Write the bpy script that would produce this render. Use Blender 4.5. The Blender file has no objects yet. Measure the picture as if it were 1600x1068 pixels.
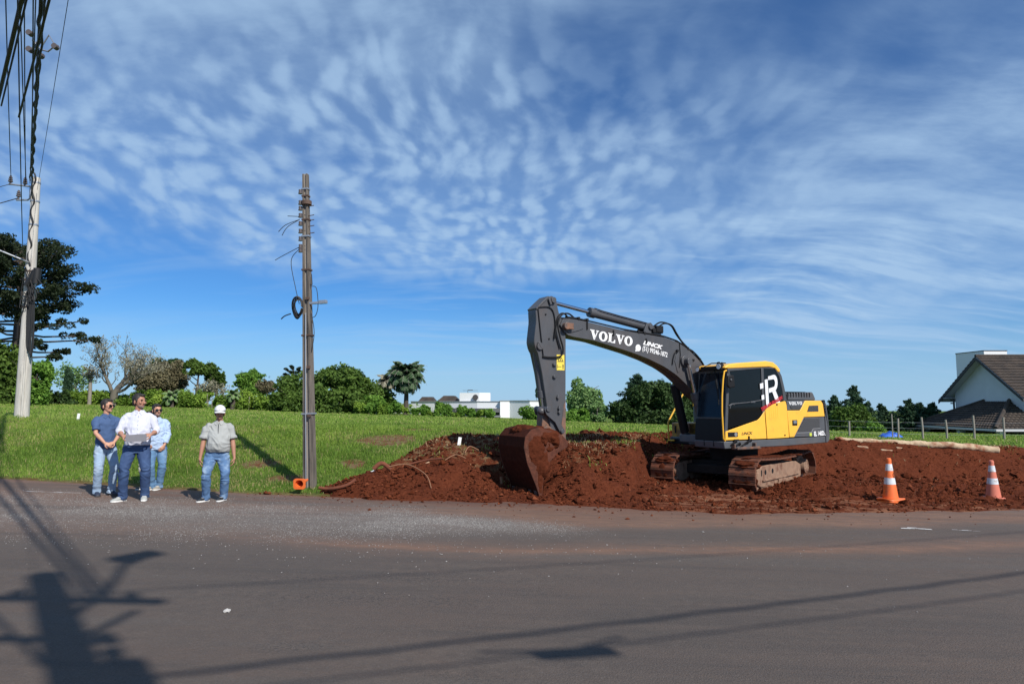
import bpy, bmesh, math, random
import numpy as np
from mathutils import Vector, Matrix, Euler

random.seed(7)
R = math.radians
scene = bpy.context.scene
COL = scene.collection

# ------------------------------------------------------------------ camera, light, sky
cam_d = bpy.data.cameras.new('camera'); cam_o = bpy.data.objects.new('camera', cam_d); COL.objects.link(cam_o)
cam_o.location = (0, 0, 1.7); cam_o.rotation_euler = (R(95.03), 0, 0)
cam_d.lens = 24; cam_d.sensor_width = 36; cam_d.clip_start = 0.1; cam_d.clip_end = 6000
scene.camera = cam_o
SUN_EL, SUN_AZ = R(41), math.atan2(0.61, -0.79)      # azimuth from +Y towards +X
sd = Vector((math.sin(SUN_AZ)*math.cos(SUN_EL), math.cos(SUN_AZ)*math.cos(SUN_EL), math.sin(SUN_EL)))
sl = bpy.data.lights.new('sun', 'SUN'); sl.energy = 5.0; sl.angle = R(0.6); sl.color = (1.0, 0.95, 0.87)
so = bpy.data.objects.new('sun', sl); COL.objects.link(so); so.rotation_euler = sd.to_track_quat('Z', 'Y').to_euler()
scene.view_settings.view_transform = 'Standard'; scene.view_settings.look = 'None'
scene.view_settings.exposure = 0.10; scene.view_settings.gamma = 1.0
scene.view_settings.use_curve_mapping = False

world = bpy.data.worlds.new('World'); scene.world = world; world.use_nodes = True; world.cycles.sampling_method = 'MANUAL'; world.cycles.sample_map_resolution = 512
def build_world():
    nt = world.node_tree; N = nt.nodes; Lk = nt.links
    for n in list(N): N.remove(n)
    def nd(t, **k):
        n = N.new(t)
        for a, v in k.items(): setattr(n, a, v)
        return n
    def math_(op, a, b=None, clamp=False):
        n = nd('ShaderNodeMath', operation=op, use_clamp=clamp)
        for i, v in enumerate((a, b)):
            if v is None: continue
            if isinstance(v, (int, float)): n.inputs[i].default_value = v
            else: Lk.new(v, n.inputs[i])
        return n.outputs[0]
    out = nd('ShaderNodeOutputWorld'); bg = nd('ShaderNodeBackground'); bg.inputs[1].default_value = 0.072
    Lk.new(bg.outputs[0], out.inputs[0])
    sky = nd('ShaderNodeTexSky', sky_type='NISHITA'); sky.sun_disc = False
    sky.sun_elevation = SUN_EL; sky.sun_rotation = SUN_AZ; sky.altitude = 900; sky.air_density = 1.0; sky.dust_density = 0.25; sky.ozone_density = 2.6
    tc = nd('ShaderNodeTexCoord'); sep = nd('ShaderNodeSeparateXYZ'); Lk.new(tc.outputs['Generated'], sep.inputs[0])
    z = math_('MAXIMUM', sep.outputs[2], 0.0)
    zz = math_('ADD', z, 0.28)
    px = math_('DIVIDE', sep.outputs[0], zz); py = math_('DIVIDE', sep.outputs[1], zz)
    cmb = nd('ShaderNodeCombineXYZ'); Lk.new(px, cmb.inputs[0]); Lk.new(py, cmb.inputs[1])
    P = cmb.outputs[0]
    def mapping(loc=(0,0,0), rot=0, sc=(1,1,1), src=None):
        m = nd('ShaderNodeMapping'); m.inputs['Location'].default_value = loc; m.inputs['Rotation'].default_value = (0,0,rot); m.inputs['Scale'].default_value = sc
        Lk.new(src or P, m.inputs['Vector']); return m.outputs[0]
    def noise(v, s, d=2, r=0.5, dist=0.0):
        n = nd('ShaderNodeTexNoise'); n.inputs['Scale'].default_value = s; n.inputs['Detail'].default_value = d
        n.inputs['Roughness'].default_value = r; n.inputs['Distortion'].default_value = dist
        Lk.new(v, n.inputs['Vector']); return n.outputs['Fac']
    def ramp(v, a, b):
        n = nd('ShaderNodeMapRange', interpolation_type='SMOOTHSTEP'); n.inputs[1].default_value = a; n.inputs[2].default_value = b
        Lk.new(v, n.inputs[0]); return n.outputs[0]
    # warp so that the rolls of cloud bend
    wn = nd('ShaderNodeTexNoise'); wn.inputs['Scale'].default_value = 1.5; wn.inputs['Detail'].default_value = 1.5; Lk.new(P, wn.inputs['Vector'])
    wsub = nd('ShaderNodeVectorMath', operation='SUBTRACT'); Lk.new(wn.outputs['Color'], wsub.inputs[0]); wsub.inputs[1].default_value = (.5,.5,.5)
    wsc = nd('ShaderNodeVectorMath', operation='SCALE'); Lk.new(wsub.outputs[0], wsc.inputs[0]); wsc.inputs['Scale'].default_value = 0.27
    wad = nd('ShaderNodeVectorMath', operation='ADD'); Lk.new(P, wad.inputs[0]); Lk.new(wsc.outputs[0], wad.inputs[1])
    W = wad.outputs[0]
    big = noise(mapping((3.4,1.2,0)), 1.05, 3, 0.55)                      # where the sheet is thick or thin
    rolls = noise(mapping((0,0,0), R(-6), (18.0,9,1), W), 1.0, 1.5, 0.45)    # rolls running away from the viewer
    rolls2 = noise(mapping((4,1,0), R(38), (5.5,13.0,1), W), 1.0, 1.5, 0.45)   # cross ripples that cut them into puffs
    vor = nd('ShaderNodeTexVoronoi', feature='SMOOTH_F1'); vor.inputs['Scale'].default_value = 1.0; vor.inputs['Smoothness'].default_value = .55; vor.inputs['Randomness'].default_value = .85
    wfine = nd('ShaderNodeTexNoise'); wfine.inputs['Scale'].default_value = 7; wfine.inputs['Detail'].default_value = 3; Lk.new(P, wfine.inputs['Vector'])
    wf2 = nd('ShaderNodeVectorMath', operation='SCALE'); Lk.new(wfine.outputs['Color'], wf2.inputs[0]); wf2.inputs['Scale'].default_value = .10
    wf3 = nd('ShaderNodeVectorMath', operation='ADD'); Lk.new(W, wf3.inputs[0]); Lk.new(wf2.outputs[0], wf3.inputs[1])
    Lk.new(mapping((0,0,0), R(14), (21.0,11.5,1), wf3.outputs[0]), vor.inputs['Vector'])
    cells = ramp(vor.outputs['Distance'], .80, .12)
    puffs = noise(mapping((5,2,0), R(-20), (1.2,1.0,1), W), 26.0, 3, 0.6)
    wisps = noise(mapping((1,9,0), R(-62), (2.2,5.2,1), W), 1.0, 6, 0.62)
    s1 = math_('ADD', math_('ADD', math_('MULTIPLY', ramp(rolls, .36, .64), .28), math_('MULTIPLY', cells, .56)), math_('MULTIPLY', ramp(puffs, .30, .70), .18))
    s1 = ramp(s1, .10, .92)
    cov = ramp(big, .33, .50)
    left = math_('MULTIPLY', ramp(px, .85, 0.05), ramp(py, .95, 1.35))       # rolls to the left and low, smoother veil to the right and high
    veil = ramp(wisps, .28, .72)
    mixv = nd('ShaderNodeMix'); Lk.new(math_('ADD', math_('MULTIPLY', left, .85), .12), mixv.inputs['Factor']); Lk.new(veil, mixv.inputs['A']); Lk.new(s1, mixv.inputs['B'])
    dens = math_('MULTIPLY', math_('MULTIPLY', mixv.outputs[0], math_('ADD', math_('MULTIPLY', cov, .60), .40)), 0.54)
    base = math_('ADD', math_('MULTIPLY', cov, 0.20), .05)
    dens = math_('ADD', dens, base)
    lowm = math_('MULTIPLY', ramp(sep.outputs[2], .015, .05), ramp(sep.outputs[2], .30, .16))
    streak = noise(mapping((2,0.3,0), R(8), (.9,5.0,1), W), 1.6, 5, 0.6)
    low = math_('MULTIPLY', math_('MULTIPLY', ramp(streak, .44, .72), lowm), math_('ADD', math_('MULTIPLY', ramp(px, -1., .35), .42), .14))
    edge_n = math_('ADD', sep.outputs[2], math_('MULTIPLY', math_('SUBTRACT', big, .5), .10))
    hz = ramp(edge_n, .155, .215)               # the sheet ends above a clear band on the left
    hz2 = math_('MAXIMUM', hz, math_('MULTIPLY', ramp(px, .1, .8), ramp(sep.outputs[2], .04, .13)))
    dens = math_('MULTIPLY', dens, hz2)
    clear = math_('MULTIPLY', ramp(px, .28, .48), ramp(sep.outputs[2], .42, .50))
    dens = math_('MULTIPLY', dens, math_('SUBTRACT', 1.0, math_('MULTIPLY', clear, .8)))
    dens = math_('MINIMUM', math_('ADD', dens, low), 0.85)
    mix = nd('ShaderNodeMix', data_type='RGBA'); Lk.new(dens, mix.inputs['Factor'])
    tint = nd('ShaderNodeMix', data_type='RGBA', blend_type='MULTIPLY'); tint.inputs['Factor'].default_value = 1.0
    tint.inputs['B'].default_value = (0.46, 0.92, 1.42, 1); Lk.new(sky.outputs[0], tint.inputs['A'])
    hzm = nd('ShaderNodeMix', data_type='RGBA'); Lk.new(math_('MULTIPLY', ramp(sep.outputs[2], .15, -.02), .85), hzm.inputs['Factor'])
    Lk.new(tint.outputs['Result'], hzm.inputs['A']); hzm.inputs['B'].default_value = (5.0, 7.6, 10.6, 1)     # pale blue haze low down
    Lk.new(hzm.outputs['Result'], mix.inputs['A']); mix.inputs['B'].default_value = (5.4, 7.8, 10.8, 1)
    Lk.new(mix.outputs['Result'], bg.inputs[0])
build_world()

# ------------------------------------------------------------------ helpers
def tag(o, label=None, cat=None, group=None, kind=None):
    if label: o['label'] = label
    if cat: o['category'] = cat
    if group: o['group'] = group
    if kind: o['kind'] = kind
    return o
def empty(name, loc=(0,0,0), rz=0, label=None, cat=None, group=None):
    o = bpy.data.objects.new(name, None); COL.objects.link(o); o.location = loc; o.rotation_euler = (0,0,rz)
    o.empty_display_size = .2
    return tag(o, label, cat, group)
def copy_tree(o, parent=None):
    c = o.copy(); COL.objects.link(c)
    if parent: c.parent = parent
    for ch in o.children: copy_tree(ch, c)
    return c
def V(*a): return Vector(a if len(a) > 1 else a[0])

class MB:
    def __init__(s): s.v = []; s.f = []
    def add(s, vs, fs):
        n = len(s.v); s.v += [tuple(p) for p in vs]; s.f += [tuple(i+n for i in f) for f in fs]; return s
    def box(s, c, d, rot=None, taper=1.0):
        x,y,z = d[0]/2, d[1]/2, d[2]/2
        P = [V(i*x*(taper if k>0 else 1), j*y*(taper if k>0 else 1), k*z) for k in (-1,1) for j in (-1,1) for i in (-1,1)]
        if rot is not None:
            M = rot if isinstance(rot, Matrix) else Euler(rot).to_matrix()
            P = [M @ p for p in P]
        return s.add([p+V(c) for p in P], [(0,2,3,1),(4,5,7,6),(0,1,5,4),(2,6,7,3),(0,4,6,2),(1,3,7,5)])
    def prism(s, prof, y0, y1, axis='y'):
        """prof: (a,b) points; axis y -> (x,z), axis x -> (y,z), axis z -> (x,y)"""
        n = len(prof)
        def m(p, t):
            return {'y':(p[0],t,p[1]), 'x':(t,p[0],p[1]), 'z':(p[0],p[1],t)}[axis]
        vs = [m(p,y0) for p in prof] + [m(p,y1) for p in prof]
        fs = [tuple(range(n)), tuple(range(2*n-1, n-1, -1))] + [(i, i+n, (i+1)%n+n, (i+1)%n) for i in range(n)]
        return s.add(vs, fs)
    def cyl(s, a, b, r, r2=None, n=16, cap=True):
        a, b = V(a), V(b); r2 = r if r2 is None else r2
        d = (b-a).normalized(); u = d.orthogonal().normalized(); w = d.cross(u)
        vs = []
        for c, rr in ((a,r),(b,r2)):
            vs += [c + (u*math.cos(2*math.pi*i/n)+w*math.sin(2*math.pi*i/n))*rr for i in range(n)]
        fs = [(i,(i+1)%n,(i+1)%n+n,i+n) for i in range(n)]
        if cap: fs += [tuple(range(n-1,-1,-1)), tuple(range(n,2*n))]
        return s.add(vs, fs)
    def tube(s, pts, r, n=8, cap=True, ell=None):
        """swept tube; r number or list; ell: list of (ru,rw) with fixed up reference"""
        pts = [V(p) for p in pts]; k = len(pts)
        rs = [r]*k if isinstance(r,(int,float)) else r
        vs = []; u = None
        for i, p in enumerate(pts):
            d = (pts[min(i+1,k-1)] - pts[max(i-1,0)])
            d = d.normalized() if d.length > 1e-9 else V(0,0,1)
            if u is None: u = d.orthogonal().normalized()
            u = (u - d*u.dot(d)); u = u.normalized() if u.length > 1e-6 else d.orthogonal().normalized()
            w = d.cross(u)
            vs += [p + (u*math.cos(2*math.pi*j/n)+w*math.sin(2*math.pi*j/n))*rs[i] for j in range(n)]
        fs = [(i*n+j, i*n+(j+1)%n, (i+1)*n+(j+1)%n, (i+1)*n+j) for i in range(k-1) for j in range(n)]
        if cap: fs += [tuple(range(n-1,-1,-1)), tuple(range((k-1)*n, k*n))]
        return s.add(vs, fs)
    def loft(s, secs, n=20):
        """secs: list of (center, rx, ry[, power]) stacked, ellipse in local xy (or given basis)"""
        vs = []
        for sc in secs:
            c, rx, ry = V(sc[0]), sc[1], sc[2]
            ux = V(sc[3]) if len(sc) > 3 else V(1,0,0); uy = V(sc[4]) if len(sc) > 4 else V(0,1,0)
            vs += [c + ux*math.cos(2*math.pi*j/n)*rx + uy*math.sin(2*math.pi*j/n)*ry for j in range(n)]
        k = len(secs)
        fs = [(i*n+j, i*n+(j+1)%n, (i+1)*n+(j+1)%n, (i+1)*n+j) for i in range(k-1) for j in range(n)]
        fs += [tuple(range(n-1,-1,-1)), tuple(range((k-1)*n, k*n))]
        return s.add(vs, fs)
    def ellip(s, c, r, n=16, m=10, rot=None):
        M = Matrix.Identity(3) if rot is None else Euler(rot).to_matrix()
        vs = [V(c) + M @ V(0,0,-r[2])]; fs = []
        for i in range(1, m):
            t = math.pi*i/m
            vs += [V(c) + M @ V(r[0]*math.sin(t)*math.cos(2*math.pi*j/n), r[1]*math.sin(t)*math.sin(2*math.pi*j/n), -r[2]*math.cos(t)) for j in range(n)]
        vs.append(V(c) + M @ V(0,0,r[2]))
        for j in range(n): fs.append((0, 1+(j+1)%n, 1+j)); fs.append((len(vs)-1, 1+(m-2)*n+j, 1+(m-2)*n+(j+1)%n))
        for i in range(m-2):
            for j in range(n): a=1+i*n+j; b=1+i*n+(j+1)%n; fs.append((a,b,b+n,a+n))
        return s.add(vs, fs)
    def mesh(s, name):
        me = bpy.data.meshes.new(name); me.from_pydata(s.v, [], s.f)
        bm = bmesh.new(); bm.from_mesh(me); bmesh.ops.recalc_face_normals(bm, faces=bm.faces); bm.to_mesh(me); bm.free()
        return me
def obj(name, mb, m, parent=None, smooth=None, bevel=0, label=None, loc=None, rot=None):
    me = mb.mesh(name) if isinstance(mb, MB) else mb
    if m is not None and not me.materials: me.materials.append(m)
    if smooth is not None:
        me.shade_smooth() if hasattr(me, 'shade_smooth') else None
        me.set_sharp_from_angle(angle=R(smooth))
    o = bpy.data.objects.new(name, me); COL.objects.link(o)
    if parent: o.parent = parent
    if bevel:
        b = o.modifiers.new('bevel', 'BEVEL'); b.width = bevel; b.segments = 2; b.limit_method = 'ANGLE'; b.angle_limit = R(40)
    if label: o['label'] = label
    if loc: o.location = loc
    if rot: o.rotation_euler = rot
    return o
def np_mesh(name, verts, faces_flat, nper, m=None, smooth=False):
    """verts (n,3); faces_flat int array; nper verts per face"""
    me = bpy.data.meshes.new(name); nv = len(verts); nf = len(faces_flat)//nper
    me.vertices.add(nv); me.vertices.foreach_set('co', np.ascontiguousarray(verts, dtype=np.float32).ravel())
    me.loops.add(nf*nper); me.loops.foreach_set('vertex_index', np.ascontiguousarray(faces_flat, dtype=np.int32))
    me.polygons.add(nf); me.polygons.foreach_set('loop_start', np.arange(0, nf*nper, nper, dtype=np.int32))
    me.polygons.foreach_set('loop_total', np.full(nf, nper, dtype=np.int32))
    me.polygons.foreach_set('use_smooth', np.full(nf, smooth))
    me.update(calc_edges=True)
    if m: me.materials.append(m)
    return me
def attr(me, name, arr, dom='POINT'):
    a = me.attributes.new(name, 'FLOAT', dom); a.data.foreach_set('value', np.ascontiguousarray(arr, dtype=np.float32).ravel())

# numpy noise
def _h(ix, iy, seed):
    n = (ix.astype(np.int64)*374761393 + iy.astype(np.int64)*668265263 + seed*1442695041) & 0x7fffffff
    n = ((n ^ (n >> 13))*1274126177) & 0x7fffffff
    return ((n ^ (n >> 16)) & 0xffff)/65535.0
def vn(x, y, seed=0):
    ix = np.floor(x); iy = np.floor(y); fx = x-ix; fy = y-iy
    fx = fx*fx*(3-2*fx); fy = fy*fy*(3-2*fy)
    a=_h(ix,iy,seed); b=_h(ix+1,iy,seed); c=_h(ix,iy+1,seed); d=_h(ix+1,iy+1,seed)
    return (a*(1-fx)+b*fx)*(1-fy)+(c*(1-fx)+d*fx)*fy
def fbm(x, y, sc, o=4, seed=0, g=0.5):
    x = np.asarray(x, float)*sc; y = np.asarray(y, float)*sc; s = 0; a = 1; t = 0
    for k in range(o):
        s = s + a*vn(x+17.3*k, y-9.1*k, seed+k*7); t += a; a *= g; x = x*2.03; y = y*2.03
    return s/t
def sstep(a, b, x):
    t = np.clip((x-a)/(b-a), 0, 1); return t*t*(3-2*t)

# material factory
def mat(name, col, rough=0.7, metal=0.0, var=0.0, vscale=8, col2=None, mix_scale=4, mix_lo=.45, mix_hi=.6, mix_amt=1.0, bump=0.0, bscale=40, spec=0.5,
        coat=0, attr_name=None, attr_cols=None, stretch=(1,1,1), trans=0.0, sub=None, alpha=1.0, rough2=None, detail=4, emis=None):
    m = bpy.data.materials.new(name); m.use_nodes = True; nt = m.node_tree; N = nt.nodes; Lk = nt.links
    b = N['Principled BSDF']; b.inputs['Roughness'].default_value = rough; b.inputs['Metallic'].default_value = metal
    b.inputs['Specular IOR Level'].default_value = spec; b.inputs['Coat Weight'].default_value = coat
    c4 = (*col, 1)
    tc = N.new('ShaderNodeTexCoord'); mp = N.new('ShaderNodeMapping'); mp.inputs['Scale'].default_value = stretch
    Lk.new(tc.outputs['Object'], mp.inputs['Vector'])
    src = None
    if attr_name:
        at = N.new('ShaderNodeAttribute'); at.attribute_name = attr_name
        cr = N.new('ShaderNodeValToRGB'); els = cr.color_ramp.elements
        for i, (p, c) in enumerate(attr_cols):
            e = els[i] if i < 2 else els.new(p)
            e.position = p; e.color = (*c, 1)
        Lk.new(at.outputs['Fac'], cr.inputs[0]); src = cr.outputs[0]
    if col2 is not None:
        n = N.new('ShaderNodeTexNoise'); n.inputs['Scale'].default_value = mix_scale; n.inputs['Detail'].default_value = detail; n.inputs['Roughness'].default_value = .6
        Lk.new(mp.outputs[0], n.inputs['Vector'])
        mr = N.new('ShaderNodeMapRange'); mr.inputs[1].default_value = mix_lo; mr.inputs[2].default_value = mix_hi; mr.inputs[4].default_value = mix_amt; Lk.new(n.outputs['Fac'], mr.inputs[0])
        mx = N.new('ShaderNodeMix'); mx.data_type = 'RGBA'; Lk.new(mr.outputs[0], mx.inputs['Factor'])
        if src: Lk.new(src, mx.inputs['A'])
        else: mx.inputs['A'].default_value = c4
        mx.inputs['B'].default_value = (*col2, 1); src = mx.outputs['Result']
        if rough2 is not None:
            r2 = N.new('ShaderNodeMapRange'); r2.inputs[1].default_value = mix_lo; r2.inputs[2].default_value = mix_hi; r2.inputs[3].default_value = rough; r2.inputs[4].default_value = rough2
            Lk.new(n.outputs['Fac'], r2.inputs[0]); Lk.new(r2.outputs[0], b.inputs['Roughness'])
    if var > 0:
        n = N.new('ShaderNodeTexNoise'); n.inputs['Scale'].default_value = vscale; n.inputs['Detail'].default_value = 5; n.inputs['Roughness'].default_value = .65
        Lk.new(mp.outputs[0], n.inputs['Vector'])
        mr = N.new('ShaderNodeMapRange'); mr.inputs[1].default_value = .25; mr.inputs[2].default_value = .75; mr.inputs[3].default_value = 1-var; mr.inputs[4].default_value = 1+var; Lk.new(n.outputs['Fac'], mr.inputs[0])
        mx = N.new('ShaderNodeVectorMath'); mx.operation = 'SCALE'; Lk.new(mr.outputs[0], mx.inputs['Scale'])
        if src: Lk.new(src, mx.inputs[0])
        else: mx.inputs[0].default_value = col
        src = mx.outputs[0]
    if src: Lk.new(src, b.inputs['Base Color'])
    else: b.inputs['Base Color'].default_value = c4
    if bump > 0:
        n = N.new('ShaderNodeTexNoise'); n.inputs['Scale'].default_value = bscale; n.inputs['Detail'].default_value = 5; n.inputs['Roughness'].default_value = .6
        Lk.new(mp.outputs[0], n.inputs['Vector'])
        bp = N.new('ShaderNodeBump'); bp.inputs['Strength'].default_value = 1; bp.inputs['Distance'].default_value = bump
        Lk.new(n.outputs['Fac'], bp.inputs['Height']); Lk.new(bp.outputs[0], b.inputs['Normal'])
    if trans > 0:      # thin leaf: part of the light passes through
        tr = N.new('ShaderNodeBsdfTranslucent'); ms = N.new('ShaderNodeMixShader'); ms.inputs[0].default_value = trans
        if src: Lk.new(src, tr.inputs[0])
        else: tr.inputs[0].default_value = c4
        Lk.new(b.outputs[0], ms.inputs[1]); Lk.new(tr.outputs[0], ms.inputs[2]); Lk.new(ms.outputs[0], N['Material Output'].inputs[0])
    if alpha < 1:
        tr = N.new('ShaderNodeBsdfTransparent'); ms = N.new('ShaderNodeMixShader'); ms.inputs[0].default_value = alpha
        Lk.new(tr.outputs[0], ms.inputs[1]); Lk.new(b.outputs[0], ms.inputs[2]); Lk.new(ms.outputs[0], N['Material Output'].inputs[0])
    return m
def text_mb(body, size, shear=0.0, offset=0.0, xs=1.0, depth=0.0):
    """lettering as a mesh lying in xy, centred"""
    cu = bpy.data.curves.new('lettering', 'FONT'); cu.body = body; cu.size = size; cu.shear = shear; cu.offset = offset
    cu.align_x = 'CENTER'; cu.align_y = 'CENTER'; cu.extrude = depth; cu.resolution_u = 3
    o = bpy.data.objects.new('lettering', cu); COL.objects.link(o)
    dg = bpy.context.evaluated_depsgraph_get(); me = bpy.data.meshes.new_from_object(o.evaluated_get(dg))
    bpy.data.objects.remove(o); bpy.data.curves.remove(cu)
    mb = MB(); mb.v = [(v.co.x*xs, v.co.y, v.co.z) for v in me.vertices]; mb.f = [tuple(p.vertices) for p in me.polygons]
    bpy.data.meshes.remove(me); return mb
def xf(mb, fn): mb.v = [tuple(fn(V(p))) for p in mb.v]; return mb
# ------------------------------------------------------------------ terrain
EX = [-60,-20,-10.8,-8,-5,-2,1.5,5,11,20,60]; EY = [24,16.3,14.5,13.9,13.25,13.05,13.3,13.9,14.7,16,22]
def edge(x): return np.interp(x, EX, EY)
def z_road(x): return -0.027*(np.clip(x,-40,40)+6)
def z_crest(x): return np.where(x < 0, .95-0.018*x, .95-0.043*x)
def z_field(x, y):
    xc = np.clip(x, -60, 45)
    far = 0.18-0.034*xc; near = z_crest(np.clip(x,-45,16))
    t = np.clip((y-18)/42, 0, 1)
    z = near*(1-t)+far*t
    return z - 0.012*np.maximum(y-62, 0)*np.clip((y-62)/60,0,1)
def S_nat(x, y):
    e = edge(x); zr = z_road(x); t = sstep(-0.1, np.interp(x, [-2.6,-1.2,.6,3.6,5.5,8], [5.6,4.6,2.5,2.5,4.6,5.0]), y-e)
    t = t*(1-.27*sstep(-1.4,.4,x)*(1-sstep(3.8,5.5,x))*(1-sstep(2.2,6.0,y-e)))
    bump = 0.10*(fbm(x, y, 0.35, 3, 3)-.5)*sstep(0.2, 2.5, y-e)*(1-sstep(30, 50, y))
    return zr + (z_field(x, y)-zr)*t + bump
def toe(x): return np.interp(x, [-3.5,-1,.8,2.1,2.6,3.0,3.4,4.3,5.2,6.5,9,30], [12.6,13.2,13.45,13.7,14.3,15.5,16.7,17.5,18.0,18.4,18.6,19.2])
def cutw(x): return np.interp(x, [-3,0,1.2,4,7,30], [3.6,2.6,1.15,1.5,1.4,1.4])
def S(x, y):
    """height of the earth surface, cut included"""
    x = np.asarray(x, float); y = np.asarray(y, float)
    n = S_nat(x, y); zr = z_road(x) + .02
    c = zr + np.maximum(0, (y-toe(x)))/cutw(x)*1.15
    k = sstep(-3.2, -0.6, x)
    return n*(1-k) + np.minimum(n, c)*k
def dirt_mask(x, y):
    """1 inside the dug red soil, 0 outside; noisy edge"""
    lo = np.interp(x, [-4.2,-3.3,-2,0,2,4,6,9,11,16,40], [13.8,13.0,12.75,12.9,12.55,12.35,12.9,13.5,14.2,15.2,20])
    hi = np.interp(x, [-4.2,-3.4,-2.8,-2.2,-1.5,0,1.5,4,6,9,16,40], [13.4,14.0,15.2,16.2,17.0,17.4,18.2,19.7,20.3,20.5,20.9,26])
    w = 1.1*(fbm(x, y, 0.9, 4, 11)-.5); w2 = 0.8*(fbm(x, y, 1.6, 4, 12)-.5)
    a = sstep(-.25, .25, y-lo+w2*.7*np.interp(x,[-4,8,12],[1,1,.4])); b = sstep(-.35, .35, hi-y+w)
    c = sstep(-4.1, -3.4, x+w2*.8)
    return a*b*c
def S1(x, y): return float(S(np.array([x]), np.array([y]))[0])

def grid_mesh(name, xs, ys, zf, m, attrs=None, smooth=True):
    X, Y = np.meshgrid(xs, ys); Z = zf(X, Y); nx, ny = len(xs), len(ys)
    v = np.stack([X, Y, Z], -1).reshape(-1, 3)
    i = np.arange(nx-1)[None,:] + np.arange(ny-1)[:,None]*nx
    f = np.stack([i, i+1, i+1+nx, i+nx], -1).reshape(-1)
    me = np_mesh(name, v, f, 4, m, smooth)
    if attrs:
        for k, fn in attrs.items(): attr(me, k, fn(X, Y))
    return me

def node_mat(name):
    m = bpy.data.materials.new(name); m.use_nodes = True; nt = m.node_tree
    return m, nt.nodes, nt.links, nt.nodes['Principled BSDF']
class NG:
    """tiny helper for node graphs"""
    def __init__(s, m): s.N = m.node_tree.nodes; s.L = m.node_tree.links
    def noise(s, scale, detail=4, rough=.6, stretch=(1,1,1), off=(0,0,0), rz=0):
        tc = s.N.new('ShaderNodeTexCoord'); mp = s.N.new('ShaderNodeMapping'); mp.inputs['Scale'].default_value = stretch; mp.inputs['Location'].default_value = off; mp.inputs['Rotation'].default_value = (0,0,rz)
        s.L.new(tc.outputs['Object'], mp.inputs['Vector']); n = s.N.new('ShaderNodeTexNoise'); n.inputs['Scale'].default_value = scale; n.inputs['Detail'].default_value = detail; n.inputs['Roughness'].default_value = rough
        s.L.new(mp.outputs[0], n.inputs['Vector']); return n.outputs['Fac']
    def vor(s, scale, stretch=(1,1,1), out='Distance'):
        tc = s.N.new('ShaderNodeTexCoord'); mp = s.N.new('ShaderNodeMapping'); mp.inputs['Scale'].default_value = stretch
        s.L.new(tc.outputs['Object'], mp.inputs['Vector']); n = s.N.new('ShaderNodeTexVoronoi'); n.inputs['Scale'].default_value = scale
        s.L.new(mp.outputs[0], n.inputs['Vector']); return n.outputs[out]
    def attr(s, name): a = s.N.new('ShaderNodeAttribute'); a.attribute_name = name; return a.outputs['Fac']
    def rng(s, v, a, b, c=0., d=1.): 
        n = s.N.new('ShaderNodeMapRange'); s.L.new(v, n.inputs[0])
        for i, q in enumerate((a,b,c,d)): n.inputs[i+1].default_value = q
        return n.outputs[0]
    def mul(s, a, b): return s.op('MULTIPLY', a, b)
    def op(s, o, a, b):
        n = s.N.new('ShaderNodeMath'); n.operation = o
        for i, v in enumerate((a,b)):
            if isinstance(v,(int,float)): n.inputs[i].default_value = v
            else: s.L.new(v, n.inputs[i])
        return n.outputs[0]
    def mix(s, f, a, b):
        n = s.N.new('ShaderNodeMix'); n.data_type = 'RGBA'
        if isinstance(f,(int,float)): n.inputs['Factor'].default_value = f
        else: s.L.new(f, n.inputs['Factor'])
        for k, v in (('A',a),('B',b)):
            if isinstance(v, tuple): n.inputs[k].default_value = (*v, 1)
            else: s.L.new(v, n.inputs[k])
        return n.outputs['Result']
    def bump(s, h, dist, prev=None):
        n = s.N.new('ShaderNodeBump'); n.inputs['Distance'].default_value = dist; s.L.new(h, n.inputs['Height'])
        if prev: s.L.new(prev, n.inputs['Normal'])
        return n.outputs[0]

# asphalt with dust, gravel grit and oily patches; the masks are worked out per vertex
m_road, N_, L_, B_ = node_mat('asphalt'); g = NG(m_road)
fine = g.noise(160, 3, .7); midn = g.noise(9, 5, .65); lowf = g.noise(.5, 4, .6, (1,2.2,1))
asp = g.mix(g.rng(midn,.3,.7), (.073,.060,.051), (.110,.090,.076))
asp = g.mix(g.rng(lowf,.35,.65), asp, (.086,.070,.060))
spk = g.vor(230); asp = g.mix(g.rng(spk,.12,.0,0,.5), asp, (.20,.19,.18))
dust = g.attr('dust'); dn = g.noise(5, 6, .7, (1,2.5,1))
dcol = g.mix(g.rng(g.noise(2.2,4,.6,(1,3,1)),.35,.65), (.240,.130,.082), (.175,.100,.068))
df = g.op('MINIMUM', g.mul(dust, g.rng(dn,.25,.7,.45,1.35)), .92)
c = g.mix(df, asp, dcol)
rd = g.attr('red'); rf = g.op('MINIMUM', g.mul(rd, g.rng(g.noise(14,5,.7,(1,2,1)),.35,.62,0,1.2)), 1)
c = g.mix(rf, c, (.125,.040,.020))
gr = g.attr('grav'); gv = g.vor(70); gf = g.mul(gr, g.rng(g.noise(22,4,.7),.3,.6,.5,1))
c = g.mix(gf, c, g.mix(g.rng(gv,.1,.6), (.30,.27,.24), (.15,.13,.115)))
tar = g.mul(g.attr('tar'), g.rng(g.noise(26,5,.75,(1,1.6,1)),.52,.57)); c = g.mix(g.mul(tar,.8), c, (.026,.024,.024))
lane = g.noise(.9,4,.6,(.12,2.2,1),(0,3,0),R(-6)); c = g.mix(g.rng(lane,.52,.66,0,.40), c, (.105,.092,.082)); c = g.mix(g.rng(lane,.46,.34,0,.35), c, (.046,.042,.040))
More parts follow.
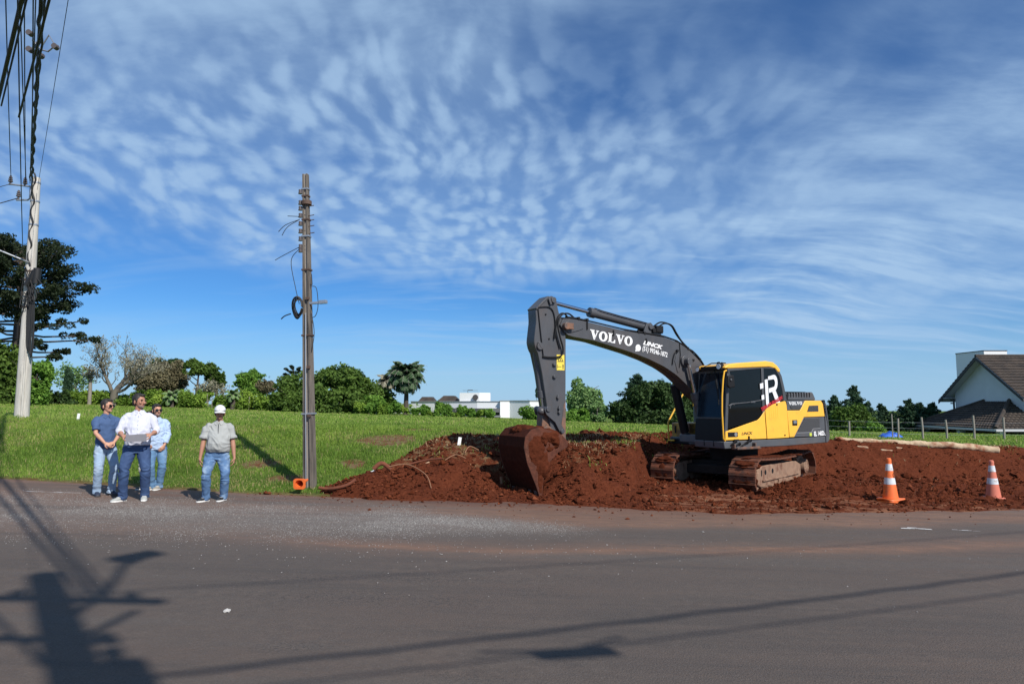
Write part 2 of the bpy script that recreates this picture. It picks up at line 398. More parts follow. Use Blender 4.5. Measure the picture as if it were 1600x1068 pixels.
crk = g.vor(1.1,(1,1.6,1)); st = g.noise(3.5,6,.75,(1,1.4,1),(7,1,0)); c = g.mix(g.rng(g.noise(55,4,.8),.35,.65,.30,0), c, (.035,.032,.030)); c = g.mix(g.rng(g.noise(75,3,.8,(1,1,1),(3,3,3)),.50,.72,0,.40), c, (.17,.155,.145)); c = g.mix(g.rng(st,.64,.70,0,.35), c, (.035,.032,.031)); c = g.mix(g.rng(g.noise(40,3,.8),.62,.72,0,.35), c, (.15,.135,.125))
L_.new(c, B_.inputs['Base Color'])
L_.new(g.rng(midn,.3,.7,.78,.92), B_.inputs['Roughness']); B_.inputs['Specular IOR Level'].default_value = .3
L_.new(g.bump(fine, .004, g.bump(gv, .004)), B_.inputs['Normal'])

def band(x, yc, w, ax): return np.exp(-((ax-yc)/w)**2)
def m_dust(X, Y):
    d = edge(X)-Y
    n = (fbm(X, Y*1.6, .6, 4, 21)-.5); w = d + n*.9
    a = 1-sstep(1.6, 2.6, w-np.interp(X,[-8,0,6,12],[.6,.8,.4,-.3]))           # dusty strip along the earth
    a *= np.interp(X, [-12,-5,0,5,12], [.75,.8,1,1.1,1.0])
    # tyre swept bands of red dust curving over the carriageway
    yb = np.interp(X, [-8,-3,0,3,6,9,13], [9.7,9.1,8.75,9.2,9.75,10.6,12.0])
    b = .95*np.exp(-((Y-yb+n*.3)/.11)**2)*sstep(-3.5,-1.5,X)*(1-sstep(5,10,X)) + .42*np.exp(-((Y-yb-.1+n*.5)/.42)**2)
    yb2 = np.interp(X, [-2,2,6,10,14], [10.4,10.9,11.7,12.8,14]); c = .8*np.exp(-((Y-yb2+n*.3)/.28)**2)*sstep(-2,1,X)
    lft = .50*sstep(0,-5,X)*sstep(8.6,9.6,Y+n)
    clean = 1-.75*np.exp(-((d-1.0+n*.4)/.22)**2)*sstep(-1,-4,X)                  # dark bare strip
    trk = 1-.65*np.exp(-((d-.55+n*.3)/.2)**2)
    return np.clip(np.maximum.reduce([a, b, c, lft])*clean*trk + .22*(fbm(X,Y,.25,3,5)-.3)+.07, 0, 1)
def m_red(X, Y):
    d = edge(X)-Y; n = fbm(X, Y*2, 1.2, 4, 31)
    a = (1-sstep(.0, np.interp(X,[-12,-5,-2,0,3,6,9,12],[.15,.25,.9,1.6,2.5,2.0,1.2,.7]), d+n*.5-.25))
    s = .8*np.exp(-((d-.85+(n-.5)*.3)/.05)**2)*sstep(.45,.6,fbm(X,Y*3,.9,3,8))*sstep(-9,-7,X)
    s2 = .5*np.exp(-((d-1.95+(n-.5)*.2)/.08)**2)*sstep(.4,.6,fbm(X,Y,.5,3,9))*(1-sstep(0,2,X))
    return np.clip(np.maximum.reduce([a, s, s2]), 0, 1)
def grav_w(X, Y):
    yc = np.interp(X, [-12,-7,-4,-2,0,2], [10.8,10.7,10.6,10.7,10.5,10.2]); w = np.interp(X,[-12,-6,-2,0,2],[1.7,1.4,1.0,.55,.3])
    return np.exp(-((Y-yc)/w)**2)*(1-sstep(-.5, 1.6, X))*np.interp(X,[-12,-6,-3],[.55,.7,1])
def m_grav(X, Y): return np.clip(grav_w(X,Y)*(.85+.9*(fbm(X,Y,1.1,4,41)-.2)), 0, 1)
def m_tar(X, Y):
    r = np.zeros_like(X)
    for cx, cy, rx, ry in ((-1.6,6.6,.9,.25),(-.6,6.55,.5,.2),(-.9,7.3,1.2,.15),(.9,7.5,.8,.12),(-.35,5.8,.25,.1),(-.3,4.75,.35,.12),(-.75,4.45,.3,.14),(-2.2,7.2,.6,.15),(0.2,6.9,.5,.12),(6.9,6.2,.5,.12),(2.6,4.9,.3,.05),(-1.7,5.3,.4,.07),(9.2,8.6,.6,.1)):
        r = np.maximum(r, np.exp(-((X-cx)/rx)**2-((Y-cy)/ry)**2))
    return r
def uniq(*a): return np.unique(np.round(np.concatenate(a), 4))
xs = uniq(np.arange(-300,-40,20), np.arange(-40,-14,1.), np.arange(-14,14,.07), np.arange(14,40,1.), np.arange(40,301,20))
def road_grid():
    ts = uniq(np.arange(0,.6,.1), np.arange(.6,1.0001,.0045))
    X, T = np.meshgrid(xs, ts)
    E_ = edge(X) + .10*(fbm(X, X*0, 1.5, 4, 2)-.5) + .03 + .55*sstep(-2.9,-2.3,X)
    Y = -26 + (E_+26)*T
    Y = np.where(T < .6, Y, Y)
    Z = z_road(X) + .004*(fbm(X,Y,.6,3,4)-.5)*2
    v = np.stack([X,Y,Z],-1).reshape(-1,3); nx, ny = len(xs), len(ts)
    i = np.arange(nx-1)[None,:] + np.arange(ny-1)[:,None]*nx
    me = np_mesh('road', v, np.stack([i,i+1,i+1+nx,i+nx],-1).reshape(-1), 4, m_road, True)
    for k, fn in (('dust',m_dust),('red',m_red),('grav',m_grav),('tar',m_tar)): attr(me, k, fn(X,Y))
    o = bpy.data.objects.new('road', me); COL.objects.link(o); tag(o, kind='structure')
road_grid()

# grass ground (soil and thatch under the blades)
m_turf, N_, L_, B_ = node_mat('turf'); g = NG(m_turf)
c = g.mix(g.rng(g.noise(1.3,5,.65),.35,.65), (.105,.165,.028), (.150,.210,.040))
c = g.mix(g.rng(g.noise(6,5,.7),.4,.65), c, (.075,.125,.022))
c = g.mix(g.mul(g.rng(g.noise(.8,5,.7,(1,1.7,1),(4,2,0)),.58,.68),.6), c, (.20,.17,.07))
c = g.mix(g.attr('bare'), c, g.mix(g.rng(g.noise(7,5,.7),.4,.6), (.16,.066,.030), (.21,.16,.085)))
L_.new(c, B_.inputs['Base Color']); B_.inputs['Roughness'].default_value = .95; B_.inputs['Specular IOR Level'].default_value = .1
L_.new(g.bump(g.noise(14,5,.7), .10), B_.inputs['Normal'])
PATCH = [(-3.3,16.9,.7,.35),(-2.1,18.0,.9,.25),(-3.6,15.4,.35,.3),(0.5,19.0,.8,.25),(-2.9,17.0,.9,.5),(-1.0,19.5,.8,.3),(-8.6,22,1.2,.5),(-14.5,17.5,1.6,.7),(-30,44,5,1.6),(-24,40,4,1),(3.3,20.8,.8,.4),(5.6,20.8,.9,.4),(-4.6,14.4,.55,.35),(-5.6,15.4,.5,.3),(-20,33,3,.7),(-38,46,4,.8)]
def bare(X, Y):
    r = np.zeros_like(X)
    for cx,cy,rx,ry in PATCH: r = np.maximum(r, np.exp(-((X-cx)/rx)**2-((Y-cy)/ry)**2))
    r = sstep(.35,.6, r*(.4+1.2*fbm(X,Y,1.3,4,51)))
    e = Y-edge(X); nr = 1-sstep(.0,.35, e+.35*(fbm(X,Y,2.2,3,52)-.5))
    return np.clip(np.maximum(r, nr*.8), 0, 1)
def z_ground(X, Y):
    z = S(X, Y); dm = dirt_mask(X, Y)
    z = z - .22*sstep(.55,.95,dm) - .60*np.exp(-((X+.05)/.9)**2-((Y-14.6)/.8)**2)*sstep(.5,.9,dm) - .03*(1-sstep(-.1,.15,Y-edge(X)))
    z = np.where(Y < edge(X)-.1, z_road(X)-.05, z)
    return z
gx = uniq(np.arange(-1500,-100,100), np.arange(-100,-40,6.), np.arange(-40,-20,1.), np.arange(-20,18,.14), np.arange(18,40,.8), np.arange(40,100,6.), np.arange(100,1501,100))
gy = uniq(np.arange(-60,10,10.), np.arange(10,12,.5), np.arange(12,23,.11), np.arange(23,40,.6), np.arange(40,100,3.), np.arange(100,400,30), np.arange(400,3001,200))
o = bpy.data.objects.new('ground', grid_mesh('ground', gx, gy, z_ground, m_turf, {'bare': bare})); COL.objects.link(o); tag(o, kind='structure')

# red earth
m_soil, N_, L_, B_ = node_mat('red_earth'); g = NG(m_soil)
n1 = g.noise(2.2,6,.7); n2 = g.noise(18,6,.75); n3 = g.noise(70,3,.7)
c = g.mix(g.rng(n1,.3,.7), (.066,.0150,.0070), (.128,.032,.0135)); c = g.mix(g.rng(g.noise(.9,4,.65),.50,.36,0,.5), c, (.044,.011,.006))
c = g.mix(g.rng(n2,.38,.70), c, (.165,.047,.022))
c = g.mix(g.rng(n2,.42,.28), c, (.045,.012,.007))
c = g.mix(g.mul(g.rng(g.noise(3.1,5,.7,(1,2.4,1),(3,1,7)),.50,.64), g.attr('dry')), c, (.235,.165,.085))
c = g.mix(g.mul(g.attr('flat'), g.rng(g.noise(1.7,5,.7,(1,3,1)),.48,.58)), c, (.26,.115,.065))
L_.new(c, B_.inputs['Base Color']); B_.inputs['Roughness'].default_value = 1; B_.inputs['Specular IOR Level'].default_value = .08
L_.new(g.bump(n3, .015, g.bump(n2, .05)), B_.inputs['Normal'])
def rid(x, y, s, seed): return 1-np.abs(2*fbm(x,y,s,3,seed)-1)
def z_dirt(X, Y):
    m = dirt_mask(X, Y); s = S(X, Y)
    h = np.zeros_like(X)
    # heaps thrown up along the left and round the bucket
    for cx,cy,rx,ry,a in ((-2.55,13.75,.75,.5,.26),(-1.6,14.05,.8,.5,.30),(-.95,14.15,.6,.5,.26),(-.05,14.6,.70,.55,-.50),(.2,13.9,.5,.4,-.10),(-.3,13.45,.6,.22,.06),(1.3,13.9,.6,.4,.14),(2.2,15.2,.9,.6,.15),(-2.9,13.45,.5,.3,.12),
                          (3.0,16.2,1.,.7,.10),(7.9,15.6,1.6,.5,.12),(6.5,15.3,.5,.38,.22),(7.35,16.5,.5,.42,.22),(1.25,13.95,.40,.30,.30),(2.1,13.8,.6,.25,.10),(7.0,14.9,.8,.35,.10),(9.7,16.6,1.2,.5,.15),(-1.5,15.4,.8,.4,.12),(12,16.4,1.6,.4,.10),(3.3,14.6,.6,.35,.10)):
        h = h + a*np.exp(-((X-cx)/rx)**2-((Y-cy)/ry)**2)
    rough = sstep(.3,.9,m)*(.45+.55*sstep(13.2,14.0,Y))
    rough = rough*np.where((X>3.2)&(Y<14.3), .45, 1.0)*(1-.45*sstep(6,7.5,X)*sstep(15.2,16.5,Y))
    wall = sstep(toe(X)-.2, toe(X)+.4, Y)*sstep(5,7,X)
    big = (fbm(X,Y,1.3,3,61)-.5)*.15; md = (rid(X,Y,2.6,62)-.72)*.15*(.4+1.2*fbm(X,Y,.7,2,68)); sm = (fbm(X,Y,9,4,63,.7)-.5)*.085 + (fbm(X,Y,4.5,3,69)-.5)*.05
    sc = (rid(X+Y*.45, Y*.22, 2.8, 64)-.7)*.13*wall + (fbm(X+Y*.45, Y*.3, 8, 3, 65)-.5)*.06*wall          # bucket tooth scrapes down the cut face
    h = h + rough*(big + md*(1-.85*wall) + sm*1.1*(1-.6*wall)) + sc
    zb = np.where(Y < edge(X)+.2, z_road(X), s)
    thick = np.where(Y < edge(X)+.05, .035, .05)
    z = zb + thick*(m-.42)*2 + h*sstep(.35,.8,m)
    return np.where(m < .05, zb-.12, z)
dx = uniq(np.arange(-4.4,9.5,.036), np.arange(9.5,17,.05), np.arange(17,34,.4)); dy = uniq(np.arange(12.0,17.2,.036), np.arange(17.2,21.6,.05))
dm_me = grid_mesh('dug_earth', dx, dy, z_dirt, m_soil, {
    'dry': lambda X,Y: np.clip(sstep(14.6,15.6,Y)*(1-sstep(.3,1.2,X)) + .7*sstep(0,.5,Y-toe(X)-cutw(X)*.72)*sstep(.8,1.6,X), 0, 1),
    'flat': lambda X,Y: (1-sstep(13.9,14.6,Y))*sstep(2.4,3.2,X)})
o = bpy.data.objects.new('dug_earth', dm_me); COL.objects.link(o); tag(o, kind='structure')
_dX, _dY = np.meshgrid(dx, dy); _dZ = z_dirt(_dX, _dY)
def soil_z(x, y):
    i = np.clip(np.searchsorted(dx, x), 0, len(dx)-1); j = np.clip(np.searchsorted(dy, y), 0, len(dy)-1); return _dZ[j, i]

# ---- scattered small matter
rng = np.random.default_rng(5)
def oct_stones(name, P, size, m, flat=.7, seed=1, ico=False):
    n = len(P); r = np.random.default_rng(seed)
    if ico: return ico_clods(name, P, size, m, flat, seed)
    base = np.array([(1,0,0),(-1,0,0),(0,1,0),(0,-1,0),(0,0,1),(0,0,-1)], float)
    F = np.array([(0,2,4),(2,1,4),(1,3,4),(3,0,4),(2,0,5),(1,2,5),(3,1,5),(0,3,5)])
    a = r.uniform(0,2*np.pi,n); ca, sa = np.cos(a), np.sin(a)
    v = base[None]*(1+.45*r.uniform(-1,1,(n,6,1))) + .25*r.uniform(-1,1,(n,6,3)); v[:,:,2] *= flat
    x = v[:,:,0]*ca[:,None]-v[:,:,1]*sa[:,None]; y = v[:,:,0]*sa[:,None]+v[:,:,1]*ca[:,None]
    v = np.stack([x,y,v[:,:,2]],-1)*size[:,None,None] + P[:,None,:]
    f = (F[None]+6*np.arange(n)[:,None,None]).reshape(-1)
    me = np_mesh(name, v.reshape(-1,3), f, 3, m); attr(me, 'tone', np.repeat(r.uniform(0,1,n), 8), 'FACE')
    o = bpy.data.objects.new(name, me); COL.objects.link(o); tag(o, kind='stuff'); return o
def ico_clods(name, P, size, m, flat, seed):
    n = len(P); r = np.random.default_rng(seed); t = (1+5**.5)/2
    base = np.array([(-1,t,0),(1,t,0),(-1,-t,0),(1,-t,0),(0,-1,t),(0,1,t),(0,-1,-t),(0,1,-t),(t,0,-1),(t,0,1),(-t,0,-1),(-t,0,1)])/1.9
    F = np.array([(0,11,5),(0,5,1),(0,1,7),(0,7,10),(0,10,11),(1,5,9),(5,11,4),(11,10,2),(10,7,6),(7,1,8),(3,9,4),(3,4,2),(3,2,6),(3,6,8),(3,8,9),(4,9,5),(2,4,11),(6,2,10),(8,6,7),(9,8,1)])
    a = r.uniform(0,2*np.pi,n); ca, sa = np.cos(a), np.sin(a)
    v = base[None]*(1+.38*r.uniform(-1,1,(n,12,1)))*r.uniform(.6,1.3,(n,1,3)); v[:,:,2] *= flat
    x = v[:,:,0]*ca[:,None]-v[:,:,1]*sa[:,None]; y = v[:,:,0]*sa[:,None]+v[:,:,1]*ca[:,None]
    v = np.stack([x,y,v[:,:,2]],-1)*size[:,None,None] + P[:,None,:]
    f = (F[None]+12*np.arange(n)[:,None,None]).reshape(-1)
    me = np_mesh(name, v.reshape(-1,3), f, 3, m); attr(me, 'tone', np.repeat(r.uniform(0,1,n), 20), 'FACE')
    o = bpy.data.objects.new(name, me); COL.objects.link(o); tag(o, kind='stuff'); return o
m_grav_m = mat('crushed_stone', (.3,.28,.26), .9, attr_name='tone', attr_cols=[(0,(.14,.125,.115)),(.6,(.27,.25,.235)),(1,(.31,.30,.285))])
def scatter(n, x0, x1, y0, y1, wf, seed):
    r = np.random.default_rng(seed); x = r.uniform(x0,x1,n); y = r.uniform(y0,y1,n); k = r.uniform(0,1,n) < wf(x,y); return x[k], y[k]
x, y = scatter(300000, -12, 2.0, 8.4, 13.0, lambda X,Y: grav_w(X,Y)**1.2*.75*(.3+1.3*sstep(.35,.65,fbm(X,Y,1.1,4,41))), 3)
s = np.random.default_rng(4).uniform(.0025,.0065,len(x))*(1+.6*(np.random.default_rng(9).uniform(0,1,len(x))>.93))
oct_stones('gravel', np.stack([x,y,z_road(x)+s*.4],-1), s, m_grav_m)
x, y = scatter(4500, -9, 8, 6.6, 11.4, lambda X,Y: .06+.75*np.exp(-((Y-8.9-.05*X)/.8)**2)*np.exp(-((X+1.6)/2.8)**2), 13)
s = np.random.default_rng(14).uniform(.004,.011,len(x))*(1+1.0*(np.random.default_rng(19).uniform(0,1,len(x))>.97))
oct_stones('loose_gravel', np.stack([x,y,z_road(x)+s*.4],-1), s, m_grav_m)
def few_stones():
    for i, (sx, sy, ss, lab) in enumerate(((-2.45,6.05,.030,'single pale stone lying alone on the asphalt in the left foreground'),)):
        b = bmesh.new(); bmesh.ops.create_icosphere(b, subdivisions=2, radius=ss)
        for v in b.verts: v.co *= 1+.25*math.sin(v.co.x*160+1)*math.cos(v.co.y*140); v.co.z *= .6
        me = bpy.data.meshes.new('stone'); b.to_mesh(me); b.free()
        o = obj('stone', me, mat('pale_stone', (.42,.40,.38), .9, var=.2, vscale=60), loc=(sx, sy, float(z_road(sx))+ss*.35)); tag(o, lab, 'stone')
few_stones()
m_clod = mat('soil_clods', (.15,.045,.02), 1, attr_name='tone', attr_cols=[(0,(.042,.011,.006)),(.6,(.100,.026,.011)),(1,(.165,.050,.024))], spec=.05)
x, y = scatter(150000, -4.2, 16.5, 12.1, 21, lambda X,Y: sstep(.35,.7,dirt_mask(X,Y))*(.25+.9*sstep(.45,.65,fbm(X,Y,1.7,3,71)))*np.where((X>3.2)&(Y<14.2),.5,1)*(1-.8*sstep(toe(X)-.1,toe(X)+.2,Y)*sstep(5,7,X))*.85, 23)
s = np.random.default_rng(24).gamma(1.3,.0085,len(x))+.003; s = np.minimum(s,.08)
oct_stones('soil_clods', np.stack([x,y,soil_z(x,y)+s*.25],-1), s, m_clod, .8, 2)
x, y = scatter(9000, -5, 15, 11.3, 14.6, lambda X,Y: (Y<edge(X))*.45*np.exp(-(edge(X)-Y)/np.interp(X,[-5,-2,1,5,12],[.25,.5,1.0,1.0,.5])), 33)
s = np.random.default_rng(34).gamma(1.6,.007,len(x))+.003
oct_stones('crumbs_of_soil', np.stack([x,y,z_road(x)+s*.3],-1), np.minimum(s,.05), m_clod, .7, 3)

# grass blades
m_grass = mat('grass_blade', (.1,.2,.03), .55, attr_name='tone', attr_cols=[(0,(.075,.130,.020)),(.45,(.150,.260,.036)),(.85,(.280,.390,.065)),(1,(.42,.36,.16))], trans=.35, spec=.25)
def blades(name, x, y, z, h, w, seed, lean=.45, tone=None, m=None):
    n = len(x); r = np.random.default_rng(seed); a = r.uniform(0,2*np.pi,n); b = r.uniform(0,2*np.pi,n)
    hx, hy = np.cos(a)*w/2, np.sin(a)*w/2; l = r.uniform(.05,lean,n)*h*1.6; lx, ly = np.cos(b)*l, np.sin(b)*l
    v = np.empty((n,5,3))
    v[:,0] = np.stack([x-hx,y-hy,z-.02],-1); v[:,1] = np.stack([x+hx,y+hy,z-.02],-1)
    v[:,2] = np.stack([x+hx*.8+lx*.35,y+hy*.8+ly*.35,z+h*.6],-1); v[:,3] = np.stack([x-hx*.8+lx*.35,y-hy*.8+ly*.35,z+h*.6],-1)
    v[:,4] = np.stack([x+lx,y+ly,z+h*(1-.25*r.uniform(0,1,n))],-1)
    k = 5*np.arange(n)[:,None]
    f = (np.array([0,1,2, 0,2,3, 3,2,4])[None]+k).reshape(-1)
    me = np_mesh(name, v.reshape(-1,3), f, 3, m or m_grass)
    t = r.uniform(.1,.8,n) if tone is None else tone
    attr(me, 'tone', np.repeat(t,3), 'FACE'); o = bpy.data.objects.new(name, me); COL.objects.link(o); tag(o, kind='stuff'); return o
def gdens(X, Y):
    d = 1-sstep(.25,.5,dirt_mask(X,Y)); e = sstep(-.02,.25,Y-edge(X)+.25*(fbm(X,Y,2.2,3,52)-.5))
    return d*e*(1-.85*bare(X,Y))
def gtone(x, y, seed):
    r = np.random.default_rng(seed); t = -.10+.10*sstep(1,6,y-edge(x))+.70*fbm(x,y,1.2,4,81)+.55*fbm(x,y,.28,3,87)+r.normal(0,.16,len(x))
    dry = sstep(.50,.68,fbm(x,y*1.5,.7,4,82)); near = np.exp(-np.maximum(y-edge(x),0)/.8)
    t = np.where(r.uniform(0,1,len(x)) < .02+.20*dry+.20*near, 1.0, np.clip(t,0,.86)); return t
def lush(x, y): return .55+.9*fbm(x,y,.9,4,83)
x, y = scatter(430000, -16, 14, 13.0, 21.5, lambda X,Y: gdens(X,Y)*(.35+.65*sstep(.35,.6,fbm(X,Y,3.1,3,84)))*(np.abs(X)<Y*.79), 43)
hh = np.random.default_rng(44).uniform(.035,.105,len(x))*lush(x,y)*(.6+.9*fbm(x,y,2.3,3,88))*np.interp(y-edge(x),[0,.6,2],[.5,.8,1])
blades('grass', x, y, S(x,y), hh, np.full(len(x),.011), 45, tone=gtone(x,y,46))
x, y = scatter(230000, -42, 34, 21, 62, lambda X,Y: gdens(X,Y)*np.clip(34/Y,0,1)**2*(np.abs(X)<Y*.80), 53)
hh = np.random.default_rng(54).uniform(.06,.15,len(x))*lush(x,y)
blades('field_grass', x, y, S(x,y), hh, .0012*y, 55, tone=np.clip(gtone(x,y,56)+.04,0,1))
# taller tufts and broad weeds
x, y = scatter(900, -15, 13, 13.3, 21, lambda X,Y: (gdens(X,Y)>.5)*sstep(.45,.7,fbm(X,Y,.8,3,91))*(np.abs(X)<Y*.8), 63)
xx = np.repeat(x,34)+np.random.default_rng(1).normal(0,.06,len(x)*34); yy = np.repeat(y,34)+np.random.default_rng(2).normal(0,.06,len(x)*34)
blades('tussocks', xx, yy, S(xx,yy), np.random.default_rng(3).uniform(.08,.19,len(xx)), np.full(len(xx),.012), 65, lean=.7, tone=np.clip(np.random.default_rng(4).normal(.62,.16,len(xx)),0,.9))
# dead straw and roots over the dug slope, sparse sprigs of grass
m_straw = mat('dry_straw', (.3,.22,.11), .9, attr_name='tone', attr_cols=[(0,(.12,.06,.03)),(.5,(.28,.19,.10)),(1,(.45,.36,.20))])
x, y = scatter(30000, -3.6, 15, 13.4, 20.8, lambda X,Y: sstep(.5,.9,dirt_mask(X,Y))*np.clip(sstep(14.4,15.4,Y)*(1-sstep(.5,1.5,X))+sstep(.0,.4,Y-toe(X)-cutw(X)*.72)*sstep(.8,1.6,X)+.03,0,1)*sstep(.42,.62,fbm(X,Y,1.5,3,92)), 73)
blades('dry_straw', x, y, soil_z(x,y), np.random.default_rng(74).uniform(.02,.10,len(x)), np.full(len(x),.012), 75, lean=1.4, tone=np.random.default_rng(76).uniform(0,1,len(x)), m=m_straw)
x, y = scatter(3800, -3.9, 15, 12.6, 20.5, lambda X,Y: (dirt_mask(X,Y)>.6)*sstep(.45,.7,fbm(X,Y,1.0,3,75))*(1-.9*sstep(toe(X)-.1,toe(X)+.2,Y)*sstep(5,7,X)), 27)
s = .03+np.random.default_rng(28).gamma(1.6,.020,len(x)); s = np.minimum(s,.14)
oct_stones('large_soil_lumps', np.stack([x,y,soil_z(x,y)+s*.15],-1), s, m_soil, .75, 6, True)
x, y = scatter(50000, -3.6, 16, 14.6, 20.9, lambda X,Y: sstep(.3,.6,dirt_mask(X,Y))*sstep(.60,.72,fbm(X,Y,1.1,4,95))*.8*sstep(-.4,.6,Y-toe(X)-np.where(X>5,.9,.5)), 83)
blades('sprigs', x, y, soil_z(x,y), np.random.default_rng(84).uniform(.03,.10,len(x)), np.full(len(x),.014), 85, lean=.9, tone=np.random.default_rng(86).uniform(.2,1,len(x)))

# worn paint on the road
m_paint = mat('worn_paint', (.5,.49,.47), .8, var=.3, vscale=20)
def paint(name, pts, w, seed, dens):
    r = random.Random(seed); mb = MB()
    for (x0,y0),(x1,y1) in zip(pts, pts[1:]):
        L = math.hypot(x1-x0,y1-y0); n = int(L/.05)
        for i in range(n):
            if r.random() > dens: continue
            t = i/n; cx = x0+(x1-x0)*t; cy = y0+(y1-y0)*t+r.uniform(-w,w)*.5; l = r.uniform(.03,.09); ww = w*r.uniform(.15,.5)
            mb.add([(cx-l,cy-ww*.6,0),(cx+l*.8,cy-ww,0),(cx+l,cy+ww*.5,0),(cx-l*.6,cy+ww,0)], [(0,1,2,3)])
    mb.v = [(a,b,float(z_road(a))+.006+.0001*(k//4%9)) for k,(a,b,c) in enumerate(mb.v)]
    return tag(obj(name, mb, m_paint), kind='structure')
paint('road_marking', [(-8.85,12.65),(-7.85,12.6)], .04, 1, .9)
paint('road_marking', [(6.25,11.3),(6.75,11.25)], .10, 2, .8)
paint('road_marking', [(7.15,11.25),(7.5,11.15)], .04, 3, .6)
# ------------------------------------------------------------------ excavator (local frame: x towards the boom, y towards the cab side, z up)
M_yel = mat('yellow_paint', (.88,.47,.050), .45, var=.06, vscale=3, col2=(.55,.27,.06), mix_scale=5, mix_lo=.56, mix_hi=.80, mix_amt=.55, coat=.25, rough2=.7)
M_grey = mat('grey_paint', (.082,.086,.094), .45, var=.15, vscale=4, col2=(.17,.115,.085), mix_scale=3, mix_lo=.5, mix_hi=.8, mix_amt=.5, bump=.0006, bscale=30)
M_boom = mat('boom_paint', (.068,.069,.075), .42, var=.18, vscale=3, col2=(.11,.075,.058), mix_scale=2.5, mix_lo=.48, mix_hi=.85, mix_amt=.6, bump=.0008, bscale=25, stretch=(1,1,.5))
M_armlow = mat('scraped_steel', (.10,.072,.062), .6, var=.3, vscale=6, col2=(.20,.095,.055), mix_scale=5, mix_lo=.45, mix_hi=.6)
M_black = mat('black_rubber', (.010,.010,.011), .6, var=.2, vscale=10, spec=.25)
M_frame = mat('cab_frame', (.060,.064,.070), .45, var=.1)
M_glass = mat('dark_cab_glass', (.004,.005,.006), .04, spec=.30, alpha=.96)
M_glassf = mat('front_cab_glass', (.006,.010,.018), .05, spec=.28, alpha=.92)
M_chrome = mat('polished_rod', (.62,.63,.65), .16, metal=1)
M_track = mat('muddy_track', (.085,.040,.026), .85, var=.3, vscale=9, col2=(.155,.048,.022), mix_scale=6, mix_lo=.35, mix_hi=.6, bump=.006, bscale=22)
M_tframe = mat('dusty_track_frame', (.27,.165,.11), .85, var=.25, vscale=6, col2=(.13,.05,.028), mix_scale=4, mix_lo=.5, mix_hi=.7, bump=.003, bscale=20)
M_under = mat('shaded_muddy_underside', (.026,.017,.013), .9, var=.3)  # mud colour darkened, shade between the tracks is put into it
M_earthy = mat('bucket_earth', (.078,.021,.010), 1, var=.35, vscale=12, bump=.03, bscale=16, spec=.05)
M_white = mat('white_sticker', (.80,.80,.80), .5)
M_red = mat('red_sticker', (.42,.020,.028), .5)
M_blk = mat('black_sticker', (.02,.02,.02), .5)
M_ylab = mat('yellow_sticker', (.80,.62,.08), .5)
M_lamp = mat('lamp_glass', (.75,.78,.80), .15)
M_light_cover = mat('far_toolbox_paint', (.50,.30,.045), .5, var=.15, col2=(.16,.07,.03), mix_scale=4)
MZ = -.31
EXC = empty('excavator', (5.4, 16.8, MZ), R(210), 'yellow and dark grey crawler excavator digging into the red earth bank', 'excavator')
def ex(name, mb, m, smooth=35, bevel=0, parent=None, **k): return obj(name, mb, m, parent or EXC, smooth=smooth, bevel=bevel, **k)

